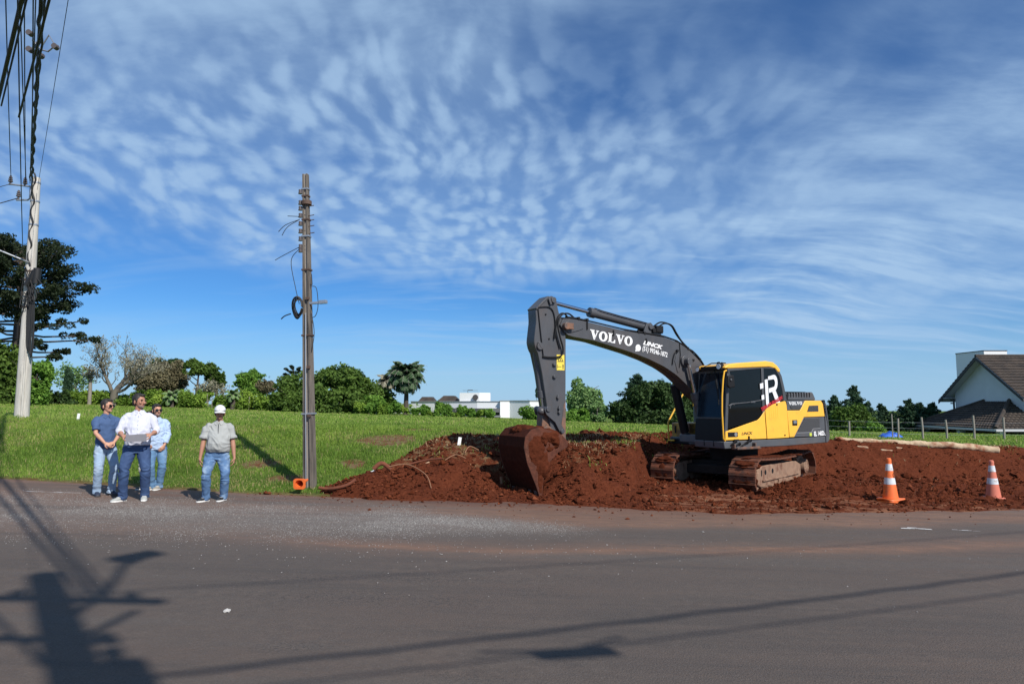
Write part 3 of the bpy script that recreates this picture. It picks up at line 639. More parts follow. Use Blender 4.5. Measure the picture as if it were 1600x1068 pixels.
# undercarriage
UA = R(19)
def track(yc, front_dirt):
    tf = MB()
    # side frame with sloping top
    tf.prism([(1.50,.22),(1.50,.56),(1.2,.62),(.5,.63),(-.9,.60),(-1.25,.50),(-1.25,.22),(-1.0,.16),(1.3,.16)], yc-.17, yc+.17)
    o = ex('track_frame', tf, M_tframe, bevel=.02, rot=(0,0,UA))
    out = 1 if yc > 0 else -1
    # skirt flange and slotted guard seen from the side
    fl = MB().box((.1,yc+out*.19,.30),(2.3,.03,.035)).box((.1,yc+out*.18,.20),(.45,.05,.14)); ex('frame_flange', fl, M_tframe, parent=o, bevel=.006)
    for hx in (1.05,.62): ex('frame_hole', MB().cyl((hx,yc+out*.170,.47),(hx,yc+out*.1735,.47),.055,n=14), M_black, parent=o)
    ex('frame_slot', MB().box((1.28,yc+out*.1725,.47),(.05,.004,.13)), M_black, parent=o)
    for k in range(7):
        rx = 1.15-k*.36
        ex('track_roller', MB().cyl((rx,yc-.15,.15),(rx,yc+.15,.15),.085,n=16).cyl((rx,yc+out*.15,.15),(rx,yc+out*.235,.15),.055,n=12), M_tframe, parent=o)
    ex('idler_wheel', MB().cyl((1.52,yc-.13,.40),(1.52,yc+.13,.40),.31,n=28).cyl((1.52,yc-.19,.40),(1.52,yc+.19,.40),.10,n=16), M_tframe, parent=o, bevel=.015)
    sp = MB().cyl((-1.62,yc-.05,.42),(-1.62,yc+.05,.42),.27,n=24).cyl((-1.62,yc+out*.05,.42),(-1.62,yc+out*.19,.42),.20,.17,n=24)
    for k in range(18):
        a = 2*math.pi*k/18; c = V(-1.62+.30*math.cos(a), yc, .42+.30*math.sin(a)); sp.box(c,(.07,.09,.05),rot=(0,-a,0))
    for k in range(10):
        a = 2*math.pi*k/10; sp.cyl((-1.62+.13*math.cos(a),yc+out*.19,.42+.13*math.sin(a)),(-1.62+.13*math.cos(a),yc+out*.205,.42+.13*math.sin(a)),.014,n=6)
    ex('sprocket', sp, M_tframe, parent=o, bevel=.006)
    # chain of shoes
    path = []
    r = .375; cxf, cxr, zc = 1.55, -1.62, .40
    for i in range(41): path.append((cxr+(cxf-cxr)*i/40, zc+r-.05*math.sin(math.pi*i/40)))
    for i in range(1,25): a = math.pi/2-math.pi*i/25; path.append((cxf+r*math.cos(a), zc+r*math.sin(a)))
    for i in range(41): path.append((cxf-(cxf-cxr)*i/40, zc-r))
    for i in range(1,25): a = -math.pi/2-math.pi*i/25; path.append((cxr+r*math.cos(a), zc+r*math.sin(a)))
    path.append(path[0])
    d = [0]
    for p, q in zip(path, path[1:]): d.append(d[-1]+math.hypot(q[0]-p[0], q[1]-p[1]))
    n = int(round(d[-1]/.172)); W_ = .58
    shoe = MB().box((0,0,.004),(.170,W_,.034)).box((-.055,0,.028),(.022,W_*.99,.028)).box((0,0,.020),(.016,W_*.98,.014)).box((.055,0,.018),(.016,W_*.97,.012))
    shoe.box((0,.06,-.045),(.15,.035,.07)).box((0,-.06,-.045),(.15,.035,.07))
    sme = shoe.mesh('track_shoe'); sme.materials.append(M_track)
    pa = np.array(path)
    for k in range(n):
        s = d[-1]*k/n; x = np.interp(s, d, pa[:,0]); z = np.interp(s, d, pa[:,1]); x2 = np.interp((s+.05)%d[-1], d, pa[:,0]); z2 = np.interp((s+.05)%d[-1], d, pa[:,1])
        so_ = bpy.data.objects.new('track_shoe', sme); COL.objects.link(so_); so_.parent = o
        so_.location = (x, yc+random.uniform(-.006,.006), z); so_.rotation_euler = (0, -math.atan2(z2-z, x2-x), 0)
    return o
track(.99, 0); track(-.90, 0)
cf = MB().box((0,0,.52),(1.5,1.5,.22)).box((.85,0,.45),(.35,1.5,.2)).box((-.85,0,.45),(.35,1.5,.2)); ex('centre_frame', cf, M_under, bevel=.02, rot=(0,0,UA))
ex('slewing_ring', MB().cyl((0,0,.6),(0,0,.97),.56,n=40), M_under)
# mud caked over the track fronts
def mud(name, c, r, seed):
    b = bmesh.new(); bmesh.ops.create_icosphere(b, subdivisions=4, radius=1)
    for v in b.verts:
        n = v.co.normalized(); f = 1+.16*math.sin(n.x*5+seed)*math.cos(n.y*6)+.10*math.sin(n.z*13+n.x*9+seed)+.05*math.sin(n.y*29+n.z*23)
        v.co = Vector((n.x*r[0]*f, n.y*r[1]*f, n.z*r[2]*f))
    me = bpy.data.meshes.new(name); b.to_mesh(me); b.free(); return ex(name, me, M_earthy, smooth=70, loc=c, rot=(0,0,UA))

def track_mud(yc):
    for k,(x,z,rx,rz) in enumerate(((1.86,.34,.09,.24),(1.75,.66,.16,.10),(1.2,.79,.45,.035),(.3,.76,.5,.03),(-.8,.76,.5,.035),(1.80,.12,.16,.14))):
        mud('caked_mud', tuple(Euler((0,0,UA)).to_matrix() @ V(x,yc+.03*math.sin(k*2),z)), (rx,.27,rz), k*1.7+yc)
track_mud(.99); track_mud(-.90)
# platform
PL = MB().prism([(1.60,1.00),(1.62,1.155),(.2,1.165),(-1.84,1.185),(-1.84,1.035),(-.4,1.0)], .32, 1.205).prism([(.95,.99),(.95,1.15),(-1.84,1.18),(-1.84,1.03)], -1.18, .318)
ex('platform', PL, M_grey, bevel=.015)
ex('cab_step', MB().box((1.03,1.30,1.0),(.74,.17,.035)).box((1.38,1.25,1.05),(.03,.10,.12)).box((.72,1.25,1.05),(.03,.10,.12)).box((1.05,1.38,1.015),(.72,.02,.05)), M_armlow, bevel=.006)
bl = MB()
for (bx,bz,s) in ((1.33,1.13,.07),(1.22,1.07,.09),(.86,1.14,.08),(.98,1.09,.09),(1.1,1.05,.05)):
    bl.tube([(bx-s,1.22,bz+.01),(bx-.02,1.27,bz+s*.6),(bx+s,1.25,bz-.02),(bx+s*1.3,1.23,bz-.05)],.018,6)
bl.box((.87,1.235,1.21),(.03,.03,.10)).box((1.27,1.235,1.18),(.14,.03,.04)); ex('torn_rubber_seal', bl, M_black)

# cab: pillars, roof, glass, floor, seat
y0, y1 = .33, 1.205
fr = MB()
fr.prism([(1.60,1.16),(1.585,1.30),(1.44,2.74),(1.37,2.74),(1.50,1.30),(1.50,1.16)], y1-.06, y1)              # A pillar near
fr.prism([(1.60,1.16),(1.585,1.30),(1.44,2.74),(1.37,2.74),(1.50,1.30),(1.50,1.16)], y0, y0+.06)
fr.prism([(.40,1.60),(.36,1.78),(.36,2.80),(.28,2.80),(.28,1.78)], y1-.05, y1+.004)                             # B pillar
fr.prism([(-.10,2.78),(-.24,2.60),(-.33,2.30),(-.36,2.03),(-.48,2.03),(-.42,2.32),(-.33,2.62),(-.20,2.80)], y1-.07, y1+.002)   # C pillar
fr.prism([(-.10,2.78),(-.24,2.60),(-.33,2.30),(-.36,1.2),(-.48,1.2),(-.42,2.32),(-.33,2.62),(-.20,2.80)], y0, y0+.07)
fr.prism([(1.45,2.68),(1.44,2.75),(-.12,2.82),(-.05,2.77),(.36,2.77)], y1-.05, y1+.003)                          # top rail
fr.box((1.40,(y0+y1)/2,2.70),(.10,y1-y0-.12,.10)).box((1.54,(y0+y1)/2,1.66),(.06,y1-y0-.12,.05))
fr.box((-.42,(y0+y1)/2,1.6),(.05,y1-y0-.14,.9)).box((.5,y0+.02,1.5),(1.9,.03,.75))
ex('cab_frame', fr, M_frame, bevel=.012)
ex('door_rail', MB().tube([(1.46,y1+.012,1.93),(1.38,y1+.02,1.97),(.9,y1+.02,2.00),(.40,y1+.02,2.055)],.014,6), M_frame)
ex('door_handle', MB().box((.72,y1+.03,2.015),(.15,.03,.03)).tube([(1.44,y1+.03,1.87),(1.42,y1+.035,1.94),(1.36,y1+.035,1.97),(1.30,y1+.03,1.95)],.009,6), M_grey)
ex('door_window', MB().prism([(1.50,1.44),(1.385,2.70),(.37,2.775),(.37,1.76),(.55,1.62)], y1-.03, y1-.018), M_glass, smooth=None)
ex('door_lower_glass', MB().prism([(1.50,1.43),(1.46,1.92),(.38,2.03),(.38,1.75),(.55,1.605)], y1-.0175, y1-.010), M_glass, smooth=None)
ex('rear_side_window', MB().prism([(.275,2.77),(-.10,2.77),(-.23,2.60),(-.325,2.30),(-.355,2.03),(.04,1.93),(.275,1.80)], y1-.03, y1-.010), M_glass, smooth=None)
ex('windscreen', MB().add([(1.578,y0+.06,1.68),(1.578,y1-.06,1.68),(1.455,y1-.06,2.66),(1.455,y0+.06,2.66),(1.566,y0+.06,1.68),(1.566,y1-.06,1.68),(1.443,y1-.06,2.66),(1.443,y0+.06,2.66)],[(0,1,2,3),(7,6,5,4),(0,4,5,1),(1,5,6,2),(2,6,7,3),(3,7,4,0)]), M_glassf, smooth=None)
ex('lower_front_panel', MB().prism([(1.60,1.02),(1.605,1.3),(1.57,1.64),(1.53,1.64),(1.55,1.02)], y0, y1-.061).box((1.61,.62,1.1),(.02,.03,.12)).box((1.61,.9,1.1),(.02,.03,.12)), M_black, bevel=.01)
ex('far_window', MB().prism([(1.45,1.9),(1.39,2.68),(.0,2.75),(-.3,2.3),(-.3,1.9)], y0+.01, y0+.02), M_glassf, smooth=None)
st = MB().box((.35,.78,1.55),(.5,.5,.14)).box((.08,.78,1.95),(.14,.48,.75),rot=(0,-.12,0)).box((.03,.78,2.40),(.10,.28,.18)).box((.55,1.03,1.75),(.4,.09,.08)).box((.55,.53,1.75),(.4,.09,.08))
ex('operator_seat', st, mat('seat_cloth',(.05,.05,.055),.9), bevel=.04)
ex('control_levers', MB().cyl((.95,.7,1.25),(.92,.7,1.85),.015).cyl((.95,.9,1.25),(.92,.9,1.85),.015).box((1.2,.5,1.75),(.12,.2,.25)), M_black)
# roof
rf = MB().prism([(1.545,2.745),(1.54,2.79),(1.40,2.845),(1.16,2.875),(.20,2.95),(-.04,2.93),(-.17,2.86),(-.27,2.77),(-.27,2.70),(-.19,2.70),(-.10,2.785),(.10,2.815),(1.40,2.745)], y0+.02, y1+.012)
ex('cab_roof', rf, M_yel, bevel=.035)
ex('roof_front_bar', MB().box((1.50,.84,2.765),(.17,.62,.085)).cyl((1.47,.98,2.83),(1.49,.98,2.90),.035).tube([(1.50,.55,2.80),(1.30,.6,2.895),(.95,.7,2.905)],.015,6), M_black, bevel=.012)
wl = ex('work_light', MB().cyl((1.47,1.07,2.80),(1.585,1.075,2.795),.062,.072,n=18).box((1.47,1.07,2.86),(.04,.03,.06)), M_black)
ex('lamp_lens', MB().cyl((1.584,1.075,2.795),(1.592,1.075,2.795),.060,n=18), M_lamp, parent=wl)
wl2 = ex('work_light', MB().cyl((1.45,.40,2.76),(1.55,.40,2.755),.05,.06,n=16), M_black); ex('lamp_lens', MB().cyl((1.549,.40,2.755),(1.556,.40,2.755),.05,n=16), M_lamp, parent=wl2)
ex('wiper', MB().tube([(1.50,.88,2.72),(1.53,.92,2.50),(1.575,1.03,2.15),(1.60,1.07,1.95)],.012,5).tube([(1.50,.90,2.62),(1.545,.99,2.35),(1.59,1.06,2.02)],.018,5), M_black)
ex('handrail', MB().tube([(1.52,1.235,2.70),(1.60,1.25,2.68),(1.655,1.26,2.5),(1.70,1.262,2.15),(1.715,1.262,1.8),(1.70,1.26,1.45),(1.675,1.25,1.22),(1.62,1.235,1.17)],.019,8), mat('rail_yellow',(.80,.42,.03),.4))
mr = ex('side_mirror', MB().prism([(1.39,2.34),(1.42,2.60),(1.60,2.58),(1.62,2.36),(1.56,2.31)], 1.305, 1.36), M_black, bevel=.02)
ex('mirror_arm', MB().tube([(1.44,1.21,2.68),(1.50,1.29,2.64),(1.50,1.33,2.55)],.012,6).ellip((1.53,1.37,2.49),(.028,.02,.028)), M_frame, parent=mr)

# door lower panel and side panels
ex('cab_door_panel', MB().prism([(1.592,1.185),(1.578,1.375),(1.25,1.45),(.88,1.535),(.56,1.605),(.47,1.66),(.37,1.755),(.315,1.815),(.275,1.185)], y1+.001, y1+.018), M_yel, bevel=.008)
ex('service_door', MB().prism([(.255,1.185),(.295,1.83),(.20,1.885),(.04,1.955),(-.10,1.99),(-.38,2.035),(-.41,2.02),(-.44,1.93),(-.485,1.195)], y1+.001, y1+.02).box((-.10,y1+.021,1.50),(.0001,.0001,.0001)), M_yel, bevel=.008)
rb = MB()
for q in range(5): rb.prism([(.16-.07*q,1.66),(.148-.07*q,1.66),(.158-.07*q,1.90+.012*q),(.17-.07*q,1.90+.012*q)], y1+.0195, y1+.023)
rb.box((.03,y1+.021,1.645),(.38,.004,.012)); ex('pressed_rib', rb, M_yel)
ex('door_lock', MB().cyl((-.10,y1+.02,1.955),(-.10,y1+.028,1.955),.025).cyl((-.34,y1+.02,1.25),(-.34,y1+.028,1.25),.02), M_black)
HB = MB().prism([(-.49,1.19),(-.44,1.93),(-.42,2.02),(-.5,2.045),(-1.70,2.055),(-1.80,1.98),(-1.84,1.19)], -1.18, 1.19)
ex('engine_house', HB, M_grey, bevel=.02)
ex('engine_side_panel', MB().prism([(-.505,1.197),(-.46,1.815),(-.915,1.815),(-1.11,2.045),(-1.70,2.045),(-1.765,1.97),(-1.815,1.665),(-1.04,1.655),(-.67,1.197)], 1.191, 1.225), M_yel, bevel=.01)
ex('upper_grille_surround', MB().prism([(-.465,1.825),(-.455,2.035),(-1.10,2.04),(-.92,1.825)], 1.191, 1.218), M_grey, bevel=.008)
ex('lower_grille_surround', MB().prism([(-.685,1.197),(-1.05,1.645),(-1.815,1.655),(-1.83,1.197)], 1.191, 1.214), M_grey, bevel=.008)
def lattice(name, poly, y, step, r):
    """expanded metal mesh clipped to a convex-ish polygon, over a dark backing"""
    bk = ex(name+'_backing', MB().prism(poly, y-.004, y), M_black, smooth=None)
    mb = MB(); xs_ = [p[0] for p in poly]; zs_ = [p[1] for p in poly]
    def inside(px, pz):
        c = False; n = len(poly)
        for i in range(n):
            (xa,za),(xb,zb) = poly[i], poly[(i+1)%n]
            if (za>pz) != (zb>pz) and px < (xb-xa)*(pz-za)/(zb-za)+xa: c = not c
        return c
    for sgn in (1,-1):
        k = min(xs_)-2
        while k < max(xs_)+2:
            seg = None; t = 0
            N_s = 120
            z_lo, z_hi = min(zs_), max(zs_)
            prev = False; st_ = None
            for i in range(N_s+1):
                z = z_lo+(z_hi-z_lo)*i/N_s; x = k+sgn*(z-z_lo)*1.5
                ins = inside(x, z) and 0 < i < N_s
                if ins and not prev: st_ = (x,z)
                if prev and not ins and st_: mb.tube([(st_[0],y+.004,st_[1]),(x,y+.004,z)], r, 4, cap=False)
                prev = ins
            k += step
    if mb.v: ex(name, mb, mat('mesh_wire',(.12,.12,.125),.5), parent=bk, smooth=None)
lattice('upper_vent', [(-.60,1.845),(-.55,1.925),(-1.00,1.925),(-.93,1.845)], 1.224, .045, .004)
lattice('rear_vent', [(-1.16,1.785),(-1.235,1.925),(-1.57,1.93),(-1.575,1.79)], 1.231, .05, .004)
lattice('side_grille', [(-.80,1.315),(-1.055,1.62),(-1.62,1.625),(-1.62,1.40),(-1.36,1.39),(-1.30,1.315)], 1.220, .055, .005)
ex('grille_trim', MB().prism([(-.78,1.30),(-1.29,1.30),(-1.36,1.385),(-1.63,1.39),(-1.63,1.375),(-1.37,1.37),(-1.30,1.285),(-.77,1.285)], 1.215, 1.226), mat('pale_trim',(.25,.25,.26),.5))
ex('panel_latch', MB().box((-.70,1.230,1.53),(.17,.012,.125)), M_black, bevel=.006)
ex('latch_button', MB().box((-.70,1.238,1.545),(.11,.006,.07)).ellip((-.70,1.243,1.555),(.016,.006,.012)), mat('latch_metal',(.35,.36,.37),.35,metal=.6), bevel=.004)
# hood with louvres
ex('hood_step', MB().box((-.52,.75,2.12),(.16,.80,.17)), M_black, bevel=.01)
ex('engine_hood', MB().prism([(-.62,2.05),(-.60,2.16),(-.66,2.225),(-1.62,2.255),(-1.66,2.20),(-1.72,2.10),(-1.72,2.05)], -.6, 1.06), M_grey, bevel=.03)
lv = MB()
for k in range(9):
    x = -.72-k*.098; lv.prism([(x,2.13),(x+.03,2.13),(x+.035,2.24),(x-.005,2.24)], 1.045, 1.068)
ex('hood_louvre', lv, M_black)
ex('hood_louvre', MB().box((-1.1,.7,2.25),(.8,.5,.02)), M_black)
# counterweight, rounded
cw = MB()
pr = [(-1.845,1.035),(-1.845,2.05),(-1.90,2.055),(-2.0,1.97),(-2.06,1.55),(-2.09,1.20),(-2.06,1.08),(-1.99,1.04)]
secs = 13
vs = []; n = len(pr)
for i in range(secs):
    y = 1.215-2.43*i/(secs-1); b = .16*(1-(abs(y)/1.215)**4)
    cr = max(0, abs(y)-1.05)/.165; inset = .10*cr*cr
    vs += [(px_-(b if px_ < -1.85 else 0)+(inset if px_ < -1.86 else 0), y, pz_) for px_, pz_ in pr]
fs = [(i*n+j, i*n+(j+1)%n, (i+1)*n+(j+1)%n, (i+1)*n+j) for i in range(secs-1) for j in range(n)]
fs += [tuple(range(n)), tuple(range(secs*n-1, (secs-1)*n-1, -1))]
cw.add(vs, fs); ex('counterweight', cw, M_grey, bevel=.03)
# far side: tool box, tank, rail
tb = ex('toolbox', MB().box((.55,-.86,1.31),(.72,.62,.38)), M_light_cover, bevel=.03)
ex('toolbox_latch', MB().box((.915,-1.02,1.33),(.02,.05,.18)).box((.915,-.72,1.33),(.02,.05,.18)), M_black, parent=tb)
ex('fuel_tank', MB().box((-.2,-.80,1.55),(.75,.72,.80)), M_grey, bevel=.04)
ex('tank_guard', MB().prism([(.95,.98),(.95,1.12),(.15,1.12),(.15,.98)], -1.16, -.52), M_black, bevel=.02)
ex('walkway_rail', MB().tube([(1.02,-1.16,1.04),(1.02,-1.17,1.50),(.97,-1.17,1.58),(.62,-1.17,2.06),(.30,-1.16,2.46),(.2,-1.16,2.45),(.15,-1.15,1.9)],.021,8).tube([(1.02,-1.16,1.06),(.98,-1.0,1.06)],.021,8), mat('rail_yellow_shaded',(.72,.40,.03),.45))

# boom
BM = [(5.20,3.60),(5.17,3.70),(5.08,3.745),(4.80,3.735),(4.48,3.70),(3.45,3.56),(2.80,3.51),(2.33,3.47),(1.94,3.38),(1.60,3.22),(1.25,2.96),(1.05,2.74),(.85,2.40),(.62,1.75),(.50,1.35),(.40,1.20),(.25,1.18),(.12,1.30),(.15,1.50),
      (.30,1.62),(.70,1.75),(1.05,1.95),(1.43,2.19),(1.68,2.40),(2.01,2.63),(2.35,2.80),(2.80,2.96),(3.28,3.09),(4.32,3.31),(4.80,3.36),(4.98,3.38),(5.10,3.46)]
# split into convex-ish quads: top and bottom chains
top = BM[:19]; bot = BM[19:]
bw = .20
def plate_strip(outline_top, outline_bot, y0_, y1_):
    """box-section beam between two chains resampled together"""
    def res(ch, n):
        ch = np.array(ch); d = np.r_[0, np.cumsum(np.hypot(*np.diff(ch,axis=0).T))]; t = np.linspace(0, d[-1], n); return np.stack([np.interp(t,d,ch[:,0]), np.interp(t,d,ch[:,1])],-1)
    n = 44; a = res(outline_top, n); b = res(outline_bot[::-1], n)
    mb = MB(); vs = []
    for i in range(n): vs += [(a[i][0],y0_,a[i][1]),(b[i][0],y0_,b[i][1]),(b[i][0],y1_,b[i][1]),(a[i][0],y1_,a[i][1])]
    fs = [(i*4+j, i*4+(j+1)%4, (i+1)*4+(j+1)%4, (i+1)*4+j) for i in range(n-1) for j in range(4)] + [(0,1,2,3),(4*n-1,4*n-2,4*n-3,4*n-4)]
    return mb.add(vs, fs)
bo = ex('boom', plate_strip(top, bot, -bw, bw), M_boom, bevel=.012, smooth=30)
ex('boom_bottom_flange', MB().tube([(p[0],0,p[1]) for p in bot[3:]],.01,4), M_boom, parent=bo)
# weld seams and bosses on the near plate
ex('pivot_boss', MB().cyl((1.74,-bw-.05,2.95),(1.74,bw+.05,2.95),.135,n=28).cyl((1.74,-bw-.17,2.95),(1.74,bw+.17,2.95),.075,n=20), M_boom, parent=bo, bevel=.01)
ex('reinforcing_plate', MB().prism([(1.98,2.68),(2.06,2.95),(1.97,3.17),(1.92,3.17),(1.99,2.95),(1.93,2.70)], bw, bw+.016).prism([(4.98,3.44),(5.10,3.50),(5.13,3.62),(5.0,3.70),(4.78,3.66),(4.62,3.55),(4.75,3.50)], bw, bw+.018), M_boom, parent=bo, bevel=.006)
ex('boom_tip_pin', MB().cyl((5.08,-.30,3.575),(5.08,.30,3.575),.075,n=22).box((5.02,.27,3.575),(.20,.05,.13)), M_armlow, parent=bo, bevel=.01)
def cyl_(name, a, b, ra, rb, frac, y, parent=EXC, jackfirst=True):
    """hydraulic cylinder: barrel from a, polished rod to b"""
    A, B = V(a[0],y,a[1]), V(b[0],y,b[1]); d = B-A; m_ = A+d*frac; u = d.normalized()
    o = ex(name, MB().cyl(A+u*.05, m_, ra, n=22).cyl(m_-u*.13, m_+u*.02, ra*1.22, n=22).cyl(A+V(0,-ra*1.1,0), A+V(0,ra*1.1,0), ra*1.1, n=18), M_boom, parent=parent, bevel=.006)
    ex('piston_rod', MB().cyl(m_, B-u*.04, rb, n=18), M_chrome, parent=o)
    ex('rod_eye', MB().cyl(B+V(0,-ra*.9,0), B+V(0,ra*.9,0), rb*1.9, n=18), M_boom, parent=o)
    return o
sc_ = cyl_('stick_cylinder', (2.70,3.70), (5.36,4.105), .088, .042, .60, 0)
ex('cylinder_bracket', MB().prism([(2.25,3.45),(2.55,3.68),(2.68,3.80),(2.80,3.78),(2.86,3.66),(2.92,3.50)], -.13,-.09).prism([(2.25,3.45),(2.55,3.68),(2.68,3.80),(2.80,3.78),(2.86,3.66),(2.92,3.50)], .09,.13).cyl((2.70,-.17,3.70),(2.70,.17,3.70),.06,n=16), M_boom, parent=bo, bevel=.005)
ex('valve_block', MB().box((2.47,.10,3.66),(.20,.20,.15)).box((2.62,.13,3.62),(.10,.12,.10)).box((2.36,.02,3.62),(.1,.2,.1)), M_black, parent=bo, bevel=.01)
ex('barrel_pipe', MB().tube([(2.75,.10,3.78),(3.6,.10,3.905),(4.05,.10,3.98),(4.2,.05,4.03)],.015,6), M_black, parent=sc_)
cyl_('boom_cylinder', (1.28,1.20), (1.74,2.93), .085, .04, .58, .30); cyl_('boom_cylinder', (1.28,1.20), (1.74,2.93), .085, .04, .58, -.30)
ex('boom_cylinder_sleeve', MB().cyl((1.30,-.30,1.3),(1.61,-.30,2.42),.105,n=18), M_black)
ex('boom_foot', MB().box((.35,.0,1.22),(.5,.56,.25)).box((1.28,0,1.16),(.22,.8,.18)), M_grey, bevel=.02)
# pipes and hoses along the boom top
hp = MB()
for k, (yy, dz) in enumerate(((.16,.035),(.10,.05),(-.10,.05),(-.16,.035))):
    hp.tube([(p[0],yy,p[1]+dz) for p in [(5.0,3.74),(4.80,3.735),(4.48,3.70),(3.45,3.56),(2.80,3.51),(2.33,3.47),(1.94,3.385),(1.60,3.225),(1.25,2.965),(1.05,2.745)]],.019,6)
ex('steel_pipe', hp, M_black, parent=bo)
def hose(pts, r=.018): 
    P = [V(p) for p in pts]; out = []
    for i in range(len(P)-1):
        p0,p1,p2,p3 = P[max(i-1,0)],P[i],P[i+1],P[min(i+2,len(P)-1)]
        for k in range(6):
            t=k/6; out.append(.5*((2*p1)+(p2-p0)*t+(2*p0-5*p1+4*p2-p3)*t*t+(3*p1-p0-3*p2+p3)*t**3))
    out.append(P[-1]); return MB().tube(out, r, 7)
for h in ([(4.80,.14,3.77),(4.98,.18,3.85),(5.17,.20,3.80),(5.27,.22,3.60),(5.22,.22,3.35),(5.14,.21,3.10),(5.20,.2,2.95),(5.45,.19,2.92),(5.62,.18,2.93)],
          [(4.90,.06,3.78),(5.05,.10,3.86),(5.22,.15,3.78),(5.30,.19,3.55),(5.34,.19,3.3)],
          [(2.45,.12,3.72),(2.30,.16,3.80),(2.10,.18,3.76),(1.95,.18,3.58),(1.80,.17,3.42),(1.62,.17,3.28)],
          [(2.50,.02,3.74),(2.30,.04,3.84),(2.02,.06,3.78),(1.86,.08,3.56),(1.62,.10,3.31)],
          [(1.66,.19,3.24),(1.45,.2,3.17),(1.22,.2,2.98),(1.03,.2,2.72),(.92,.2,2.50)],
          [(1.60,.10,3.27),(1.40,.12,3.20),(1.16,.12,2.99),(.98,.12,2.74),(.86,.12,2.48)]):
    ex('hose', hose(h), M_black, parent=bo)
for cxp in ((4.50,3.74),(3.10,3.56),(2.93,3.54),(1.62,3.25),(1.25,3.0),(4.72,3.76)): ex('pipe_clamp', MB().box((cxp[0],0,cxp[1]),(.05,.42,.07)), M_black, parent=bo, bevel=.006)
for cxp in ((4.52,3.62,.16),(3.82,3.50,.12),(2.90,3.36,.12)): ex('welded_lug', MB().box((cxp[0],bw+.012,cxp[1]),(.025,.025,cxp[2])), M_black, parent=bo)
ex('grease_fitting', MB().tube([(2.02,bw+.02,3.15),(2.07,bw+.03,3.12),(2.12,bw+.02,2.98),(2.14,bw+.02,2.86)],.014,6).cyl((1.99,bw,3.18),(1.99,bw+.05,3.18),.03), M_black, parent=bo)
ex('pipe_line', MB().tube([(1.90,bw+.012,3.36),(1.88,bw+.012,3.1),(1.92,bw+.012,2.8)],.009,5), M_black, parent=bo); ex('bolt', MB().cyl((1.49,bw,2.98),(1.49,bw+.04,2.98),.028), M_black, parent=bo)

# lettering on the boom: built slab letters
def slab_word(word, h, w):
    T_ = .30*w; S_ = .10*h; mb = MB(); x = 0
    def box(x0,z0,x1,z1): mb.add([(x0,z0,0),(x1,z0,0),(x1,z1,0),(x0,z1,0)],[(0,1,2,3)])
    for c in word:
        if c == 'V':
            mb.add([(x+.10*w,h-S_*.5,0),(x+.42*w,h-S_*.5,0),(x+.66*w,.30*h,0),(x+.60*w,0,0),(x+.48*w,0,0)],[(4,3,2,1,0)])
            mb.add([(x+.82*w,h-S_*.5,0),(x+.92*w,h-S_*.5,0),(x+.60*w,0,0),(x+.52*w,.16*h,0)],[(0,3,2,1)])
            box(x,h-S_,x+.52*w,h); box(x+.70*w,h-S_,x+1.02*w,h); x += 1.04*w
        elif c == 'L':
            box(x+.10*w,0,x+.10*w+T_,h); box(x,h-S_,x+.50*w,h); box(x,0,x+.86*w,S_*1.1)
            mb.add([(x+.62*w,S_,0),(x+.86*w,S_,0),(x+.86*w,.36*h,0),(x+.78*w,.36*h,0)],[(0,1,2,3)]); x += .90*w
        elif c == 'O':
            n = 24; a = [(x+.5*w+.5*w*math.cos(2*math.pi*i/n), .5*h+.52*h*math.sin(2*math.pi*i/n),0) for i in range(n)]
            b = [(x+.5*w+.20*w*math.cos(2*math.pi*i/n), .5*h+.38*h*math.sin(2*math.pi*i/n),0) for i in range(n)]
            mb.add(a+b, [(i,(i+1)%n,(i+1)%n+n,i+n) for i in range(n)]); x += 1.06*w
    return mb, x-.06*w
def on_side(mb, x0, z0, ang, y):
    """lay xy artwork on the near side: text runs towards -x; ang tilts it (radians, up positive along reading)"""
    ca, sa = math.cos(ang), math.sin(ang)
    return xf(mb, lambda p: V(x0-(p.x*ca-p.y*sa), y+p.z, z0+(p.x*sa+p.y*ca)))
wm, wl_ = slab_word('VOLVO', .205, .232)
ex('lettering', on_side(wm, 4.46, 3.345, -math.atan2(.11,1.12), bw+.006), M_white, smooth=None)
ex('lettering', on_side(text_mb('LINCK', .125, shear=.30, offset=.006, xs=1.50), 2.72, 3.285, -.165, bw+.006), M_white, smooth=None)
ex('lettering', on_side(text_mb('(51) 99246-1872', .150, offset=.003, xs=.74), 2.64, 3.135, -.175, bw+.006), M_white, smooth=None)
ex('phone_symbol', on_side(MB().add([(math.cos(i*math.pi/12)*.075,math.sin(i*math.pi/12)*.075,0) for i in range(24)],[tuple(range(24))]).add([(-.085,-.085,0),(-.02,-.07,0),(-.07,-.02,0)],[(0,1,2)]), 3.13, 3.205, 0, bw+.006), M_white, smooth=None)
wm, _ = slab_word('VOLVO', .075, .095)
ex('lettering', on_side(wm, -.515, 1.942, .015, 1.2255), M_white, smooth=None)
ex('lettering', on_side(text_mb('LINCK', .080, shear=.35, offset=.002, xs=1.45), .93, 1.318, .02, y1+.0225), M_blk, smooth=None)
ex('lettering', on_side(text_mb('EL 140D', .150, offset=.006, xs=.72), -1.58, 1.255, .03, 1.2205), M_white, smooth=None)
ex('lettering', on_side(text_mb('L', .075, offset=.004, xs=.9), -1.80, 1.235, .03, 1.2205), M_white, smooth=None)
ex('warning_sticker', MB().box((-1.27,1.2195,1.245),(.08,.003,.075)), mat('lime_sticker',(.55,.62,.08),.5))
fl_ = ex('flood_light', MB().box((1.365,y1+.024,1.305),(.30,.014,.10)), M_black, bevel=.005)
ex('lamp_lens', MB().cyl((1.285,y1+.03,1.305),(1.285,y1+.038,1.305),.045,n=18), mat('dusty_lens',(.22,.22,.22),.3), parent=fl_)
